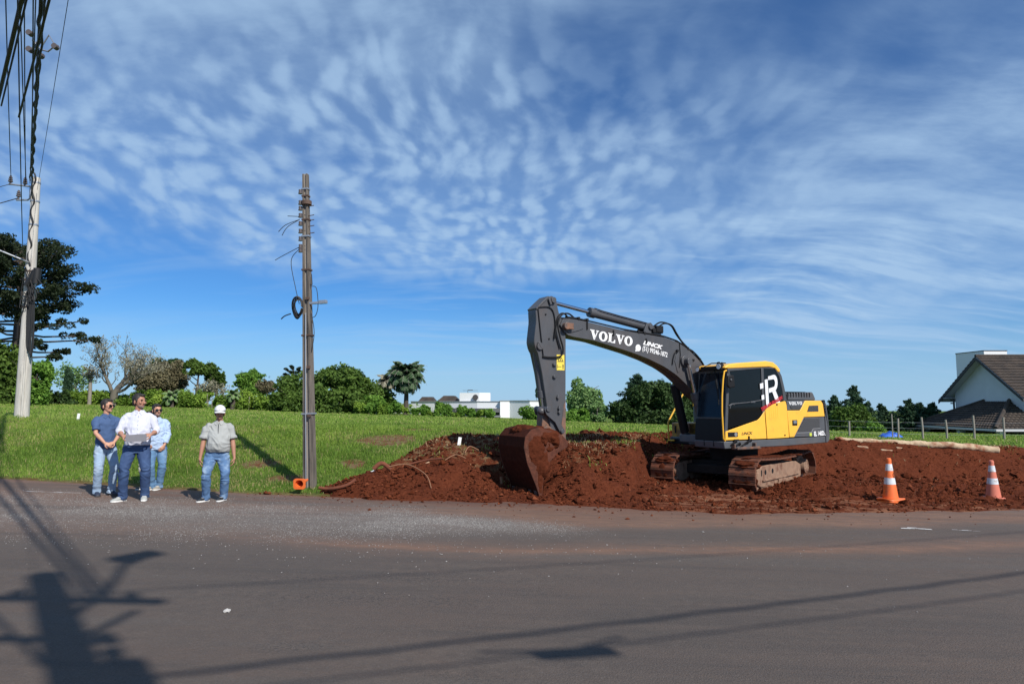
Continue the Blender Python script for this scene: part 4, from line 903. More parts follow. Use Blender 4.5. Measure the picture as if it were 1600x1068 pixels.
# big R emblem on the rear glass
def R_art():
    mb = MB()
    def q(*p): mb.add([(a,b,0) for a,b in p],[tuple(range(len(p)))])
    q((.0,.0),(.20,.0),(.20,.92),(.0,.92))                       # stem
    n = 12; out = [(.62+.26*math.sin(math.pi*i/n)*1.0, .72+.28*math.cos(math.pi*i/n)) for i in range(n+1)]
    inn = [(.58+.12*math.sin(math.pi*i/n), .72+.13*math.cos(math.pi*i/n)) for i in range(n+1)]
    for i in range(n): q(out[i],out[i+1],inn[i+1],inn[i])
    q((.24,.88),(.62,.85),(.62,1.0),(.24,1.0)); q((.24,.44),(.62,.44),(.58,.59),(.24,.59))
    q((.46,.46),(.70,.46),(.98,.0),(.72,.0))                      # leg
    q((-.34,.66),(-.12,.66),(-.12,.84),(-.34,.84)); q((-.28,.28),(-.10,.28),(-.10,.44),(-.28,.44)); q((.0,-.25),(.20,-.25),(.20,-.03),(.0,-.03))
    mb.v = [((x*.50+y*.12)*1.0, y*.66, 0) for x,y,_ in mb.v]; return mb
ex('emblem', on_side(R_art(), .24, 1.90, .22, y1+.006), mat('emblem_white',(.72,.74,.76),.5), smooth=None)
ex('emblem', on_side(MB().add([(math.cos(math.pi+i*math.pi/12)*.12,math.sin(math.pi+i*math.pi/12)*.09,0) for i in range(13)]+[(math.cos(2*math.pi-i*math.pi/12)*.06,math.sin(2*math.pi-i*math.pi/12)*.03,0) for i in range(13)],[(i,i+1,24-i,25-i) for i in range(12)]), .20, 1.86, .5, y1+.0075), M_white, smooth=None)
ex('lettering', on_side(text_mb('TERRAPLENAGEM', .105, shear=.25, offset=.007, xs=.93), .06, 1.975, .37, y1+.012), M_red, smooth=None)

# arm
AR = [(5.30,4.16),(5.38,4.20),(5.47,4.17),(5.62,4.04),(5.77,3.90),(5.755,3.65),(5.81,3.24),(5.78,3.10),(5.72,3.00),(5.62,2.60),(5.50,1.90),(5.38,1.30),(5.30,1.16),(5.18,1.10),(5.08,1.15),(5.05,1.5),(5.04,2.4),(5.03,3.30),(5.04,3.50),(5.10,3.66),(5.20,3.86),(5.25,4.06)]
at_ = AR[0:13]; ab_ = AR[13:]
aw = .155
arm = ex('arm', plate_strip([AR[0]]+at_[1:], ab_+[AR[0]] if False else ab_, -aw, aw), M_boom, bevel=.012, smooth=30)
ex('arm_lower_wear', MB().prism([(5.052,1.15),(5.052,2.05),(5.10,1.95),(5.16,1.5),(5.26,1.3),(5.30,1.18),(5.18,1.115)], aw+.001, aw+.006), M_armlow, parent=arm)
ex('arm_top_plate', MB().prism([(5.77,3.915),(5.62,4.055),(5.47,4.185),(5.44,4.165),(5.60,4.02),(5.75,3.88)], -aw-.02, aw+.02), M_boom, parent=arm, bevel=.005)
ex('pin', MB().cyl((5.36,-.22,4.105),(5.36,.22,4.105),.06,n=20).box((5.44,.19,4.07),(.05,.03,.13),rot=(0,.35,0)), M_boom, parent=arm, bevel=.005)
for bz in (2.78,2.53,): ex('bolt', MB().cyl((5.33,aw,bz),(5.33,aw+.05,bz),.035,n=12).box((5.33,aw+.03,bz),(.08,.03,.05)), M_boom, parent=arm, bevel=.004)
for bx, bz in ((5.25,2.10),(5.22,1.88),(5.22,1.80)): ex('bolt', MB().cyl((bx,aw,bz),(bx,aw+.05,bz),.03,n=10).box((bx,aw+.03,bz+.02),(.05,.03,.06),rot=(0,-.5,0)), M_boom, parent=arm, bevel=.004)
for bx, bz in ((5.53,3.80),(5.45,3.30)): ex('bolt', MB().cyl((bx,aw,bz),(bx,aw+.015,bz),.018,n=10), M_black, parent=arm)
ex('arm_pipe', hose([(5.72,aw+.015,3.92),(5.66,aw+.02,3.4),(5.60,aw+.02,2.95)],.011), M_black, parent=arm)
ex('arm_pipe', hose([(5.72,aw+.015,3.93),(5.45,aw+.02,3.95),(5.33,aw+.02,3.80),(5.29,aw+.02,3.4),(5.20,aw+.02,3.1)],.011), M_black, parent=arm)
lb = ex('warning_label', MB().prism([(5.265,2.665),(5.265,2.985),(5.075,2.985),(5.075,2.665)], aw+.001, aw+.005), M_ylab)
ws = MB()
def qd(*p): ws.add([(a,aw+.0065,b) for a,b in p],[tuple(range(len(p)))])
tri = [(5.17,2.965),(5.245,2.845),(5.095,2.845)]; ti = [(5.17,2.937),(5.222,2.859),(5.118,2.859)]
for i in range(3): j=(i+1)%3; qd(tri[i],tri[j],ti[j],ti[i])
qd((5.18,2.868),(5.16,2.868),(5.165,2.91),(5.177,2.91)); qd((5.12,2.69),(5.10,2.69),(5.10,2.79),(5.12,2.79)); qd((5.125,2.74),(5.095,2.74),(5.098,2.77),(5.122,2.77)); qd((5.24,2.73),(5.15,2.73),(5.15,2.74),(5.24,2.74)); qd((5.25,2.70),(5.24,2.70),(5.24,2.78),(5.25,2.78)); qd((5.25,2.832),(5.09,2.832),(5.09,2.827),(5.25,2.827))
ex('warning_symbol', ws, M_blk, parent=lb, smooth=None)
bc = cyl_('bucket_cylinder', (5.68,3.14), (5.50,1.86), .07, .036, .80, .0)
ex('cylinder_mount', MB().cyl((5.68,-.20,3.14),(5.68,.20,3.14),.075,n=18).box((5.68,.19,3.17),(.05,.03,.14),rot=(0,.6,0)).cyl((5.69,aw,3.20),(5.69,aw+.04,3.20),.03), M_boom, parent=arm, bevel=.005)
for yy in (-.20,.20): ex('rocker_link', MB().prism([(5.54,1.93),(5.60,1.86),(5.56,1.76),(5.35,1.60),(5.22,1.38),(5.15,1.36),(5.13,1.45),(5.30,1.72),(5.46,1.92)], yy-.02, yy+.02), M_boom, bevel=.006)
ex('link_pin', MB().cyl((5.52,-.25,1.87),(5.52,.25,1.87),.055,n=16).cyl((5.18,-.25,1.42),(5.18,.25,1.42),.045,n=16).ellip((5.62,.1,1.83),(.08,.09,.08)), M_boom, bevel=.005)
ex('bucket_link', MB().prism([(5.46,1.90),(5.57,1.90),(5.60,1.50),(5.50,1.42),(5.42,1.50)], -.11, .11), M_armlow, bevel=.01)

# bucket
BK = [(5.24,1.22),(5.38,1.36),(5.62,1.44),(5.90,1.52),(6.10,1.48),(6.24,1.34),(6.27,1.15),(6.20,.85),(6.10,.62),(5.99,.38),(5.91,.16)]
OP = [(5.86,.20),(5.84,.42),(5.80,.62),(5.66,.86),(5.48,1.02),(5.26,1.12)]
bw2 = .50
sh = MB(); nb = len(BK); th = .035
for i in range(nb-1):
    (xa,za),(xb,zb) = BK[i],BK[i+1]; d = V(xb-xa,0,zb-za).normalized(); nn = V(-d.z,0,d.x)
    sh.add([(xa,-bw2,za),(xa,bw2,za),(xb,bw2,zb),(xb,-bw2,zb)]+[tuple(V(p)-nn*th) for p in ((xa,-bw2,za),(xa,bw2,za),(xb,bw2,zb),(xb,-bw2,zb))],[(0,1,2,3),(7,6,5,4),(0,4,5,1),(1,5,6,2),(2,6,7,3),(3,7,4,0)])
bk = ex('bucket', sh, mat('shaded_clay_on_steel', (.050,.014,.008), .9, var=.35, vscale=10, bump=.012, bscale=14, spec=.08), smooth=60)  # clay colour darkened to carry the shade on the bucket's back
for yy in (-bw2,bw2): ex('side_plate', MB().prism(BK+OP, yy-.02, yy+.02), mat('bucket_side_earth', (.082,.023,.011), .95, var=.5, vscale=11, col2=(.17,.078,.045), mix_scale=3.0, mix_lo=.56, mix_hi=.72, bump=.02, bscale=16), parent=bk, bevel=.006)
for k in range(5): yy = -.42+k*.21; ex('bucket_tooth', MB().prism([(5.97,.30),(5.86,.30),(5.86,.12),(5.885,-.02),(5.93,.10)], yy-.045, yy+.045), M_armlow, parent=bk, bevel=.005)
for yy in (-.16,.16): ex('bucket_ear', MB().prism([(5.05,1.20),(5.13,1.28),(5.30,1.42),(5.50,1.55),(5.60,1.50),(5.5,1.36),(5.28,1.14),(5.14,1.12)], yy-.025, yy+.025), M_armlow, parent=bk, bevel=.005)
ex('bucket_pin', MB().cyl((5.14,-.2,1.20),(5.14,.2,1.20),.06,n=16), M_armlow, parent=bk)
# earth heaped in and clinging to the bucket (one lump, pitted)
def earth_lump(name, c, r, seed, sub=5, amp=1, parent=None):
    b = bmesh.new(); bmesh.ops.create_icosphere(b, subdivisions=sub, radius=1)
    from mathutils import noise as mn
    for v in b.verts:
        n = v.co.normalized(); q = Vector((n.x*r[0],n.y*r[1],n.z*r[2]))
        f = 1 + amp*(.18*mn.fractal(q*3+Vector((seed,0,0)),1,2,4) - .12*abs(mn.noise(q*9+Vector((0,seed,0)))) + .07*mn.fractal(q*16+Vector((seed,seed,0)),.8,2.1,4) - .10*max(0,mn.noise(q*5+Vector((3,seed,0)))))
        v.co = q*f
    me = bpy.data.meshes.new(name); b.to_mesh(me); b.free(); return ex(name, me, M_earthy, smooth=80, loc=c, parent=parent)
earth_lump('heaped_earth', (5.74,.05,1.24), (.42,.55,.31), 1, parent=bk)
earth_lump('heaped_earth', (5.93,.0,1.43), (.25,.49,.13), 3, 5, parent=bk)
earth_lump('heaped_earth', (5.85,.28,.85), (.25,.30,.42), 7, 5, parent=bk)
earth_lump('clinging_earth', (5.98,.44,1.10), (.27,.12,.36), 9, 5, parent=bk); earth_lump('clinging_earth', (5.90,.49,.52), (.085,.045,.34), 11, 5, parent=bk); earth_lump('clinging_earth', (5.72,.44,1.32), (.36,.11,.15), 12, 5, parent=bk)
# ------------------------------------------------------------------ people
from mathutils import noise as MN
M_lace = mat('white_lace', (.75,.75,.75), .7)
M_skin = mat('skin', (.50,.265,.175), .55, var=.08, vscale=20, spec=.35)
M_skin2 = mat('tanned_skin', (.38,.19,.125), .55, var=.08, vscale=20, spec=.35)
M_hair = mat('dark_hair', (.022,.017,.014), .6, var=.3, vscale=60, bump=.003, bscale=120)
M_lips = mat('lips', (.30,.10,.08), .5); M_eye = mat('eye_dark', (.02,.015,.012), .2); M_brow = mat('eyebrow_hair', (.03,.022,.018), .8)
M_lens = mat('sunglass_lens', (.008,.008,.009), .12, spec=.7)
def remesh(mb, vox, name, smooth_it=3):
    me = bpy.data.meshes.new('tmp'); me.from_pydata(mb.v, [], mb.f)
    bm = bmesh.new(); bm.from_mesh(me); bmesh.ops.recalc_face_normals(bm, faces=bm.faces); bm.to_mesh(me); bm.free()
    o = bpy.data.objects.new('tmp', me); COL.objects.link(o)
    m = o.modifiers.new('r', 'REMESH'); m.mode = 'VOXEL'; m.voxel_size = vox; m.use_smooth_shade = True
    s = o.modifiers.new('s', 'SMOOTH'); s.factor = .5; s.iterations = smooth_it
    dg = bpy.context.evaluated_depsgraph_get(); out = bpy.data.meshes.new_from_object(o.evaluated_get(dg)); out.name = name
    bpy.data.objects.remove(o); bpy.data.meshes.remove(me); return out
def wrinkle(me, fn):
    me.update(); ns = [v.normal.copy() for v in me.vertices]
    for v, n in zip(me.vertices, ns): v.co = v.co + n*fn(v.co)
def folds(seed, amp, freq=(9,9,14)):
    def f(c):
        q = Vector((c.x*freq[0], c.y*freq[1], c.z*freq[2]))+Vector((seed,0,0)); w = MN.noise(q*.6)*1.4
        r = 1-abs(MN.noise(q+Vector((w,w,w))))*2.2
        return amp*(r-.45) + amp*.5*MN.noise(q*2.3)
    return f
def dirv(a, b): return (V(b)-V(a)).normalized()
def limb(mb, pts, n=14):
    """pts: (point, radius) list as a tapered tube with rounded ends"""
    mb.tube([p for p,_ in pts], [r for _,r in pts], n)
    for p, r in (pts[0], pts[-1]): mb.ellip(p, (r,r,r), 12, 8)
def hand(mb, W, d, nrm, side, k, curl=.5, spread=1.0):
    """palm and five fingers from wrist W along d; nrm = palm normal (fingers curl towards it); side: +1/-1 where the thumb is"""
    d = V(d).normalized(); nrm = V(nrm); nrm = (nrm-d*nrm.dot(d)).normalized(); s_ = d.cross(nrm)*side
    W = V(W); pal = .085*k
    mb.loft([(W, .024*k, .019*k, s_, nrm), (W+d*pal*.35, .034*k, .016*k, s_, nrm), (W+d*pal, .040*k, .014*k, s_, nrm), (W+d*(pal+.008), .034*k, .010*k, s_, nrm)], 14)
    for i, (off, L_, r) in enumerate(((.030,.072,.0090),(.010,.080,.0094),(-.010,.074,.0090),(-.029,.058,.0080))):
        p = W+d*(pal*.80)+s_*off*k; dd = (d+s_*(off*1.2)*spread).normalized(); pts = [(p, r*k*1.05)]
        a = 0
        for sgl, cr in ((.28,.15),(.42,.6),(.32,.8),(.26,.7)):
            a += curl*cr; q = pts[-1][0] + (dd*math.cos(a)+nrm*math.sin(a))*L_*k*sgl*.95; pts.append((q, r*k*(1-.06*len(pts))))
        limb(mb, pts, 8)
    p = W+d*.018*k+s_*.022*k; q = p+(d*.45+s_*.75+nrm*.25).normalized()*.038*k; q2 = q+(d*.85+s_*.25+nrm*(.25+curl*.5)).normalized()*.030*k; q3 = q2+(d*.9-s_*.1+nrm*(.3+curl*.6)).normalized()*.024*k
    limb(mb, [(p,.014*k),(q,.0115*k),(q2,.0100*k),(q3,.0085*k)], 8)
def bendpt(a, b, L1, L2, pole):
    """two-bone joint position"""
    a, b = V(a), V(b); d = b-a; D = min(d.length, (L1+L2)*.999); d.normalize(); x = (L1*L1-L2*L2+D*D)/(2*D); h = math.sqrt(max(L1*L1-x*x, 1e-6))
    p = V(pole); p = (p-d*p.dot(d)).normalized(); return a+d*x+p*h
def person(name, loc, rz, H, label, sp):
    root = empty(name, loc, rz, label, 'person', sp.get('group')); k = H/1.80; fat = sp.get('fat', 1.0); belly = sp.get('belly', 0.0)
    Z = lambda z: z*k
    g_ = lambda x,y,z: V(x*k, y*k, z*k)
    skin = sp.get('skin', M_skin)
    # --- skeleton
    hipc = g_(*sp.get('hip', (0,0,.93))); sh_z = 1.425
    S_ = {s: g_(s*.172*sp.get('shw',1), .01, sh_z) for s in (-1,1)}
    W_ = {s: g_(*sp['wrist'][s]) for s in (-1,1)}
    E_ = {s: bendpt(S_[s], W_[s], .285*k, .255*k, V(*sp['epole'][s])) for s in (-1,1)}
    A_ = {s: g_(*sp['ankle'][s]) for s in (-1,1)}
    HP = {s: hipc+g_(s*.088*fat,0,-.02) for s in (-1,1)}
    K_ = {s: bendpt(HP[s], A_[s], .43*k, .425*k, V(s*.25,-1,0)) for s in (-1,1)}
    HY = sp.get('head_yaw', 0); HPI = sp.get('head_pitch', 0)
    nb = g_(0,.012,1.465); hc = g_(sp.get('head_dx',0),-.018,1.552)
    RH = Euler((HPI,0,HY)).to_matrix()
    HS = 1.12
    def hp(x,y,z): return hc + RH @ (g_(x,y,z)*HS)
    eh = (HPI,0,HY)
    # --- body: one continuous surface
    b = MB()
    b.loft([(hipc+g_(0,0,-.10), .14*k*fat,.10*k*fat),(hipc,.165*k*fat,.115*k*fat),(g_(0,-.01*belly,1.10),.145*k*fat,(.105+.05*belly)*k*fat),(g_(0,0,1.28),.135*k*fat,.095*k*fat),(g_(0,0,1.36),.135*k,.085*k),(g_(0,.01,1.42),.09*k,.065*k),(g_(0,.015,1.49),.06*k,.06*k)], 24)
    b.tube([nb+g_(0,0,-.05), nb+g_(0,-.005,.03), hp(0,.012,-.01), hp(0,.01,.05)], [.066*k*fat**.5,.060*k*fat**.5,.058*k*fat**.5,.05*k], 16)
    b.ellip(hp(0,.018,.125), (.074*k*1.12,.093*k*1.12,.094*k*1.12), 20, 14, eh)          # skull
    b.ellip(hp(0,-.025,.085), (.060*k*1.12,.064*k*1.12,.088*k*1.12), 18, 12, eh)         # face
    b.ellip(hp(0,-.038,.038), (.046*k*fat**.5*1.12,.046*k*1.12,.040*k*1.12), 16, 10, eh) # jaw
    b.ellip(hp(0,-.072,.018), (.018*k*1.12,.015*k*1.12,.014*k*1.12), 10, 8, eh)          # chin
    b.tube([hp(0,-.084,.118), hp(0,-.098,.092), hp(0,-.106,.078)], [.008*k,.011*k,.015*k], 10); b.ellip(hp(0,-.100,.076), (.017*k*1.12,.014*k*1.12,.011*k*1.12), 10, 8, eh)
    b.ellip(hp(0,-.078,.128), (.048*k*1.12,.014*k*1.12,.012*k*1.12), 12, 8, eh)          # brow ridge
    for s in (-1,1):
        b.ellip(hp(s*.078,.012,.090), (.010*k*1.12,.020*k*1.12,.032*k*1.12), 10, 8, (HPI,0,HY+s*.3)); b.ellip(hp(s*.040,-.072,.083), (.020*k*1.12,.016*k*1.12,.018*k*1.12), 10, 8, eh)
        f = sp.get('armfat', 1)
        limb(b, [(S_[s]+g_(-s*.02,0,-.02),.040*k),(S_[s].lerp(E_[s],.4),.047*k*f),(E_[s],.038*k*f),(E_[s].lerp(W_[s],.3),.041*k*f),(W_[s].lerp(E_[s],.1),.027*k),(W_[s],.025*k)], 14)
        hs = sp['hand'][s]; hand(b, W_[s], hs['d'], hs['n'], hs['t'], k*1.02, hs.get('curl',.5))
        limb(b, [(HP[s],.082*k*fat),(HP[s].lerp(K_[s],.5),.070*k),(K_[s],.052*k),(K_[s].lerp(A_[s],.3),.054*k),(A_[s],.036*k)], 14)
        b.tube([A_[s], A_[s]+g_(0,.005,-.04)], [.034*k,.028*k], 10)
    me = remesh(b, .0062, 'body', 2); me.materials.append(skin); obj('body', me, None, root)
    # --- head details
    hm = MB(); st_ = sp.get('hair', 'short')
    if st_ != 'none':
        cp = bool(sp.get('cap')); hm.ellip(hp(0,.030,.143 if not cp else .10), (.081*k*1.12,.094*k*1.12,.090*k*1.12), 22, 14, (HPI-.22,0,HY)); hm.ellip(hp(0,.045,.10), (.077*k*1.12,.072*k*1.12,.085*k*1.12), 18, 12, eh); cp or hm.ellip(hp(sp.get('part',.01),-.030,.195), (.058*k,.055*k,.026*k), 16, 10, eh)
        for s in (-1,1): hm.ellip(hp(s*.070,-.012,.118), (.010*k*1.12,.018*k*1.12,.032*k*1.12), 10, 8, eh)
        me = remesh(hm, .006, 'hair', 1); wrinkle(me, lambda c: .0035*MN.noise(c*70)); me.materials.append(M_hair); obj('hair', me, None, root)
    if 'beard' in sp:
        bm_ = MB(); bm_.ellip(hp(0,-.036,.034), (.0475*k*fat**.5*1.12,.048*k*1.12,.0405*k*1.12), 16, 10, eh); bm_.ellip(hp(0,-.074,.018), (.019*k*1.12,.0165*k*1.12,.015*k*1.12), 10, 8, eh)
        obj('beard', bm_, sp['beard'], root, smooth=80)
    obj('mouth', MB().ellip(hp(0,-.0835,.048), (.021*k*1.12,.006*k*1.12,.0045*k*1.12), 12, 6, eh), M_lips, root, smooth=80)
    for s in (-1,1):
        if not sp.get('glasses'): obj('eye', MB().ellip(hp(s*.031,-.0835,.106), (.010*k*1.12,.005*k*1.12,.0045*k*1.12), 10, 6, eh), M_eye, root, smooth=80)
        obj('eyebrow', MB().ellip(hp(s*.032,-.0895,.130), (.020*k*1.12,.006*k*1.12,.0045*k*1.12), 10, 6, (HPI,s*-.1,HY)), M_brow, root, smooth=80)
    if sp.get('glasses'):
        gm = MB()
        for s in (-1,1):
            gm.box(hp(s*.036,-.098,.106), (.058*k,.010*k,.038*k), rot=Euler((HPI,0,HY+s*.16))); gm.tube([hp(s*.066,-.090,.114), hp(s*.080,-.03,.108), hp(s*.082,.02,.100)], .004*k, 5)
        gm.box(hp(0,-.102,.115), (.03*k,.008*k,.010*k), rot=Euler((HPI,0,HY))); tag(obj('sunglasses', gm, M_lens, root, bevel=.004), kind='stuff'); root.children[-1].pop('kind', None)
    if sp.get('cap'):
        c_ = MB(); c_.ellip(hp(0,.018,.142), (.090*k*1.12,.110*k*1.12,.098*k*1.12), 24, 14, eh)
        cme = c_.mesh('cap'); bmc = bmesh.new(); bmc.from_mesh(cme); inv = RH.transposed()
        bmesh.ops.delete(bmc, geom=[v for v in bmc.verts if (inv @ (v.co-hc)).z < .140*k], context='VERTS'); bmc.to_mesh(cme); bmc.free()
        co = obj('cap', cme, sp['cap'], root, smooth=80); sm_ = co.modifiers.new('s','SOLIDIFY'); sm_.thickness = .004; sm_.offset = 1
        br = MB(); rows = []
        for i in range(5):
            t = i/4; rows.append([hp(math.sin(a)*.088*(1-.05*t), -.050-.046*math.cos(a)-.085*t*max(math.cos(a),0)**.6, .146-.020*t-.016*abs(math.sin(a))**2) for a in np.linspace(-1.45,1.45,15)])
        br.add([p for r in rows for p in r], [(i*15+j,i*15+j+1,(i+1)*15+j+1,(i+1)*15+j) for i in range(4) for j in range(14)])
        bo_ = obj('cap_brim', br, sp['cap'], root, smooth=80); sm_ = bo_.modifiers.new('s','SOLIDIFY'); sm_.thickness = .005
        obj('cap_badge', MB().ellip(hp(0,-.105,.185), (.010*k,.005*k,.006*k), 10, 6, (HPI-.6,0,HY)), mat('cap_badge_grey',(.55,.55,.57),.6), root, smooth=80)
    # --- shirt
    t = MB(); sf = fat*sp.get('sfat',1); hz = sp.get('hem', .90)
    t.loft([(g_(0,-.004-.02*belly,hz), .172*k*sf,(.118+.035*belly)*k*sf),(g_(0,-.006-.03*belly,hz+.06),.178*k*sf,(.128+.055*belly)*k*sf),(g_(0,-.006-.045*belly,1.10),.172*k*sf,(.125+.075*belly)*k*sf),(g_(0,-.004-.02*belly,1.24),.172*k*sf,(.124+.03*belly)*k*sf),
            (g_(0,0,1.34),.178*k*sf**.6,.120*k),(g_(0,.004,1.41),.178*k,.100*k),(g_(0,.008,1.455),.155*k,.086*k),(g_(0,.012,1.485),.108*k,.077*k),(g_(0,.015,1.512),.072*k,.070*k)], 28)
    if sp.get('open_hem'): pass
    for s in (-1,1):
        rs = sp.get('sleeve_r', 1.0); f = sp.get('armfat',1)*rs; end = sp['sleeve'][s]
        pts = [(S_[s]+g_(-s*.03,0,-.004),.060*k*f**.5),(S_[s].lerp(E_[s],.22),.064*k*f),(S_[s].lerp(E_[s],.65),.058*k*f)]
        if end <= 1: pts.append((S_[s].lerp(E_[s],end),(.062 if not sp.get('cuff') else .064)*k*f))
        else:
            pts += [(E_[s],.052*k*f),(E_[s].lerp(W_[s],(end-1)*.6),.050*k*f),(E_[s].lerp(W_[s],end-1),.044*k*f)]
        t.tube([p for p,_ in pts], [r for _,r in pts], 16)
        t.ellip(pts[0][0], (.066*k*f**.5,.066*k*f**.5,.058*k), 14, 10)
        if sp.get('cuff'):
            a_ = pts[-2][0].lerp(pts[-1][0], .35 if end<=1 else .0); t.tube([a_, pts[-1][0]], [pts[-1][1]*1.13, pts[-1][1]*1.13], 16)
    me = remesh(t, .0078, 'shirt', 3); wrinkle(me, folds(sp.get('seed',1), sp.get('fold',.006), sp.get('ffreq',(9,9,12))))
    me.materials.append(sp['shirt']); obj('shirt', me, None, root)
    # collar, placket, buttons
    cl = MB(); cz = 1.49
    for i in range(15):
        a0 = -math.pi/2+.30+(2*math.pi-.60)*i/15; a1 = -math.pi/2+.30+(2*math.pi-.60)*(i+1)/15
        P = lambda a, r, z: nb + g_(math.cos(a)*r, math.sin(a)*r*1.02-.004, z)
        cl.add([P(a0,.066,.012),P(a1,.066,.012),P(a1,.072,.058),P(a0,.072,.058),P(a0,.074,.010),P(a1,.074,.010),P(a1,.078,.058),P(a0,.078,.058),P(a0,.092,.018),P(a1,.092,.018)], [(0,1,2,3),(3,2,6,7),(7,6,9,8)])
    for s in (-1,1): cl.add([nb+g_(s*.018,-.080,.052), nb+g_(s*.068,-.052,.050), nb+g_(s*.080,-.078,.002), nb+g_(s*.040,-.108,-.030), nb+g_(s*.012,-.094,.020)], [(0,1,2,3,4)] if s < 0 else [(4,3,2,1,0)])
    co = obj('collar', cl, sp.get('collar', sp['shirt']), root); sm_ = co.modifiers.new('s','SOLIDIFY'); sm_.thickness = .004
    # neck opening shows skin
    if sp.get('buttons'):
        for z in np.linspace(1.42, hz+.05, 7):
            bel = belly*(.045+.07*math.exp(-((z-1.10)/.12)**2)); yy = np.interp(z, [.9,1.1,1.24,1.35,1.44],[-.124,-.134,-.131,-.124,-.096])*(sf if z<1.3 else 1)-bel
            obj('button', MB().ellip(g_(0,yy-.003,z), (.006,.004,.006), 8, 5), mat('button_tone', (.12,.12,.15), .4) if z > 1.4 else bpy.data.materials['button_tone'], root)
    if sp.get('zip'):
        pts = [g_(0,np.interp(z,[.9,1.0,1.1,1.24,1.35,1.44,1.5],[-.160,-.196,-.215,-.166,-.128,-.100,-.09])*(1 if belly else .8)-.012,z) for z in np.linspace(.93,1.47,12)]
        obj('zip', MB().tube(pts, .004, 5), M_eye, root)
    # --- trousers
    p_ = MB(); tw = sp.get('legw', 1.0)
    p_.loft([(hipc+g_(0,.005,-.13),.150*k*fat,.112*k*fat),(hipc+g_(0,.004,-.04),.172*k*fat,.126*k*fat),(hipc+g_(0,0,.06),.160*k*fat,(.118+.03*belly)*k*fat)], 26)
    for s in (-1,1):
        A2 = A_[s]+g_(0,.004,-.045)
        p_.tube([HP[s]+g_(0,0,.02), HP[s].lerp(K_[s],.35), K_[s]+g_(0,-.006,.05), K_[s]+g_(0,0,-.03), K_[s].lerp(A_[s],.4), K_[s].lerp(A_[s],.85), A2], [.095*k*fat,.092*k*tw*fat**.5,.072*k*tw,.071*k*tw,.070*k*tw,.062*k*tw,.066*k*tw], 16)
    me = remesh(p_, .0078, 'trousers', 3)
    kz = [K_[s].z for s in (-1,1)]; az = A_[1].z
    fz = folds(sp.get('seed',1)+20, .0095, (7,7,11))
    def leg_f(c):
        near_k = math.exp(-((c.z-kz[0]+.02)/.09)**2); low = max(0, 1-(c.z-az+.05)/.20); cr = math.exp(-((c.z-hipc.z+.08)/.09)**2)
        return fz(c)*(.45+.9*near_k+1.1*min(low,1)+.7*cr)
    wrinkle(me, leg_f); me.materials.append(sp['trousers']); obj('trousers', me, None, root)
    if 'belt' in sp:
        obj('belt', MB().loft([(hipc+g_(0,-.004,.050),.167*k*fat,(.125+.03*belly)*k*fat),(hipc+g_(0,-.004,.085),.167*k*fat,(.125+.03*belly)*k*fat)],26), sp['belt'], root, smooth=60)
    # --- shoes
    for s in (-1,1):
        ang = sp['toe'][s]; c = A_[s]; M_ = Euler((0,0,ang)).to_matrix()
        up, so2 = MB(), MB()
        secs = []
        for (y,w,h,zc) in ((.070,.026,.040,.045),(.055,.034,.052,.055),(.02,.038,.058,.062),(-.04,.040,.048,.055),(-.10,.047,.034,.044),(-.15,.047,.027,.038),(-.185,.036,.020,.034),(-.20,.018,.012,.030)):
            secs.append((V(c.x,c.y,0)+M_@g_(0,y,zc), w*k, h*k*.82, M_@V(1,0,0), V(0,0,1)))
        up.loft(secs, 16)
        # flatten below the sole line
        up.v = [(x,y,max(z,.012*k)) for x,y,z in up.v]
        out = [(.0,.078),(.030,.062),(.038,.02),(.040,-.04),(.050,-.10),(.050,-.15),(.034,-.195),(.0,-.208),(-.034,-.195),(-.048,-.15),(-.046,-.10),(-.038,-.04),(-.038,.02),(-.030,.062)]
        pl = [V(c.x,c.y,0)+M_@g_(x,y,0) for x,y in out]
        so2.prism([(p.x,p.y) for p in pl], .0, .028*k, axis='z')
        sh_ = obj('shoe', up, sp['shoe'], root, smooth=70); obj('sole', so2, sp['sole'], sh_, bevel=.004)
        lc = MB()
        for q in range(4): y = -.035-.025*q; lc.box(V(c.x,c.y,0)+M_@g_(0,y,.098-.012*q), (.05*k,.008*k,.006*k), rot=Euler((.35,0,ang)))
        tag(obj('laces', lc, sp.get('lace', M_lace), sh_), kind='stuff')
    return root, dict(S=S_, E=E_, W=W_, A=A_, k=k, hp=hp)

M_polo = mat('navy_polo_cloth', (.050,.095,.205), .85, var=.08, vscale=6, bump=.0008, bscale=300)
M_whsh = mat('white_shirt_cloth', (.56,.57,.66), .8, var=.03, vscale=6, bump=.0006, bscale=260)
M_lbsh = mat('light_blue_shirt_cloth', (.38,.49,.67), .8, var=.04, vscale=6, bump=.0006, bscale=260)
M_grsh = mat('grey_pullover_cloth', (.335,.345,.335), .9, var=.07, vscale=7, bump=.0012, bscale=240)
M_jl = mat('pale_jeans', (.27,.37,.50), .9, var=.14, vscale=5, col2=(.38,.46,.56), mix_scale=4, mix_lo=.45, mix_hi=.7, bump=.001, bscale=220)
M_jn = mat('navy_jeans', (.030,.062,.150), .85, var=.14, vscale=5, col2=(.055,.105,.22), mix_scale=4, mix_lo=.5, mix_hi=.7, bump=.001, bscale=220)
M_jb = mat('blue_jeans', (.10,.20,.34), .9, var=.15, vscale=5, col2=(.24,.34,.44), mix_scale=4, mix_lo=.5, mix_hi=.68, bump=.001, bscale=220)
M_jw = mat('washed_blue_jeans', (.085,.165,.31), .9, var=.18, vscale=6, col2=(.28,.38,.50), mix_scale=3.5, mix_lo=.5, mix_hi=.66, bump=.001, bscale=220)
M_cream = mat('cream_trousers', (.60,.57,.47), .9, var=.12, vscale=14)
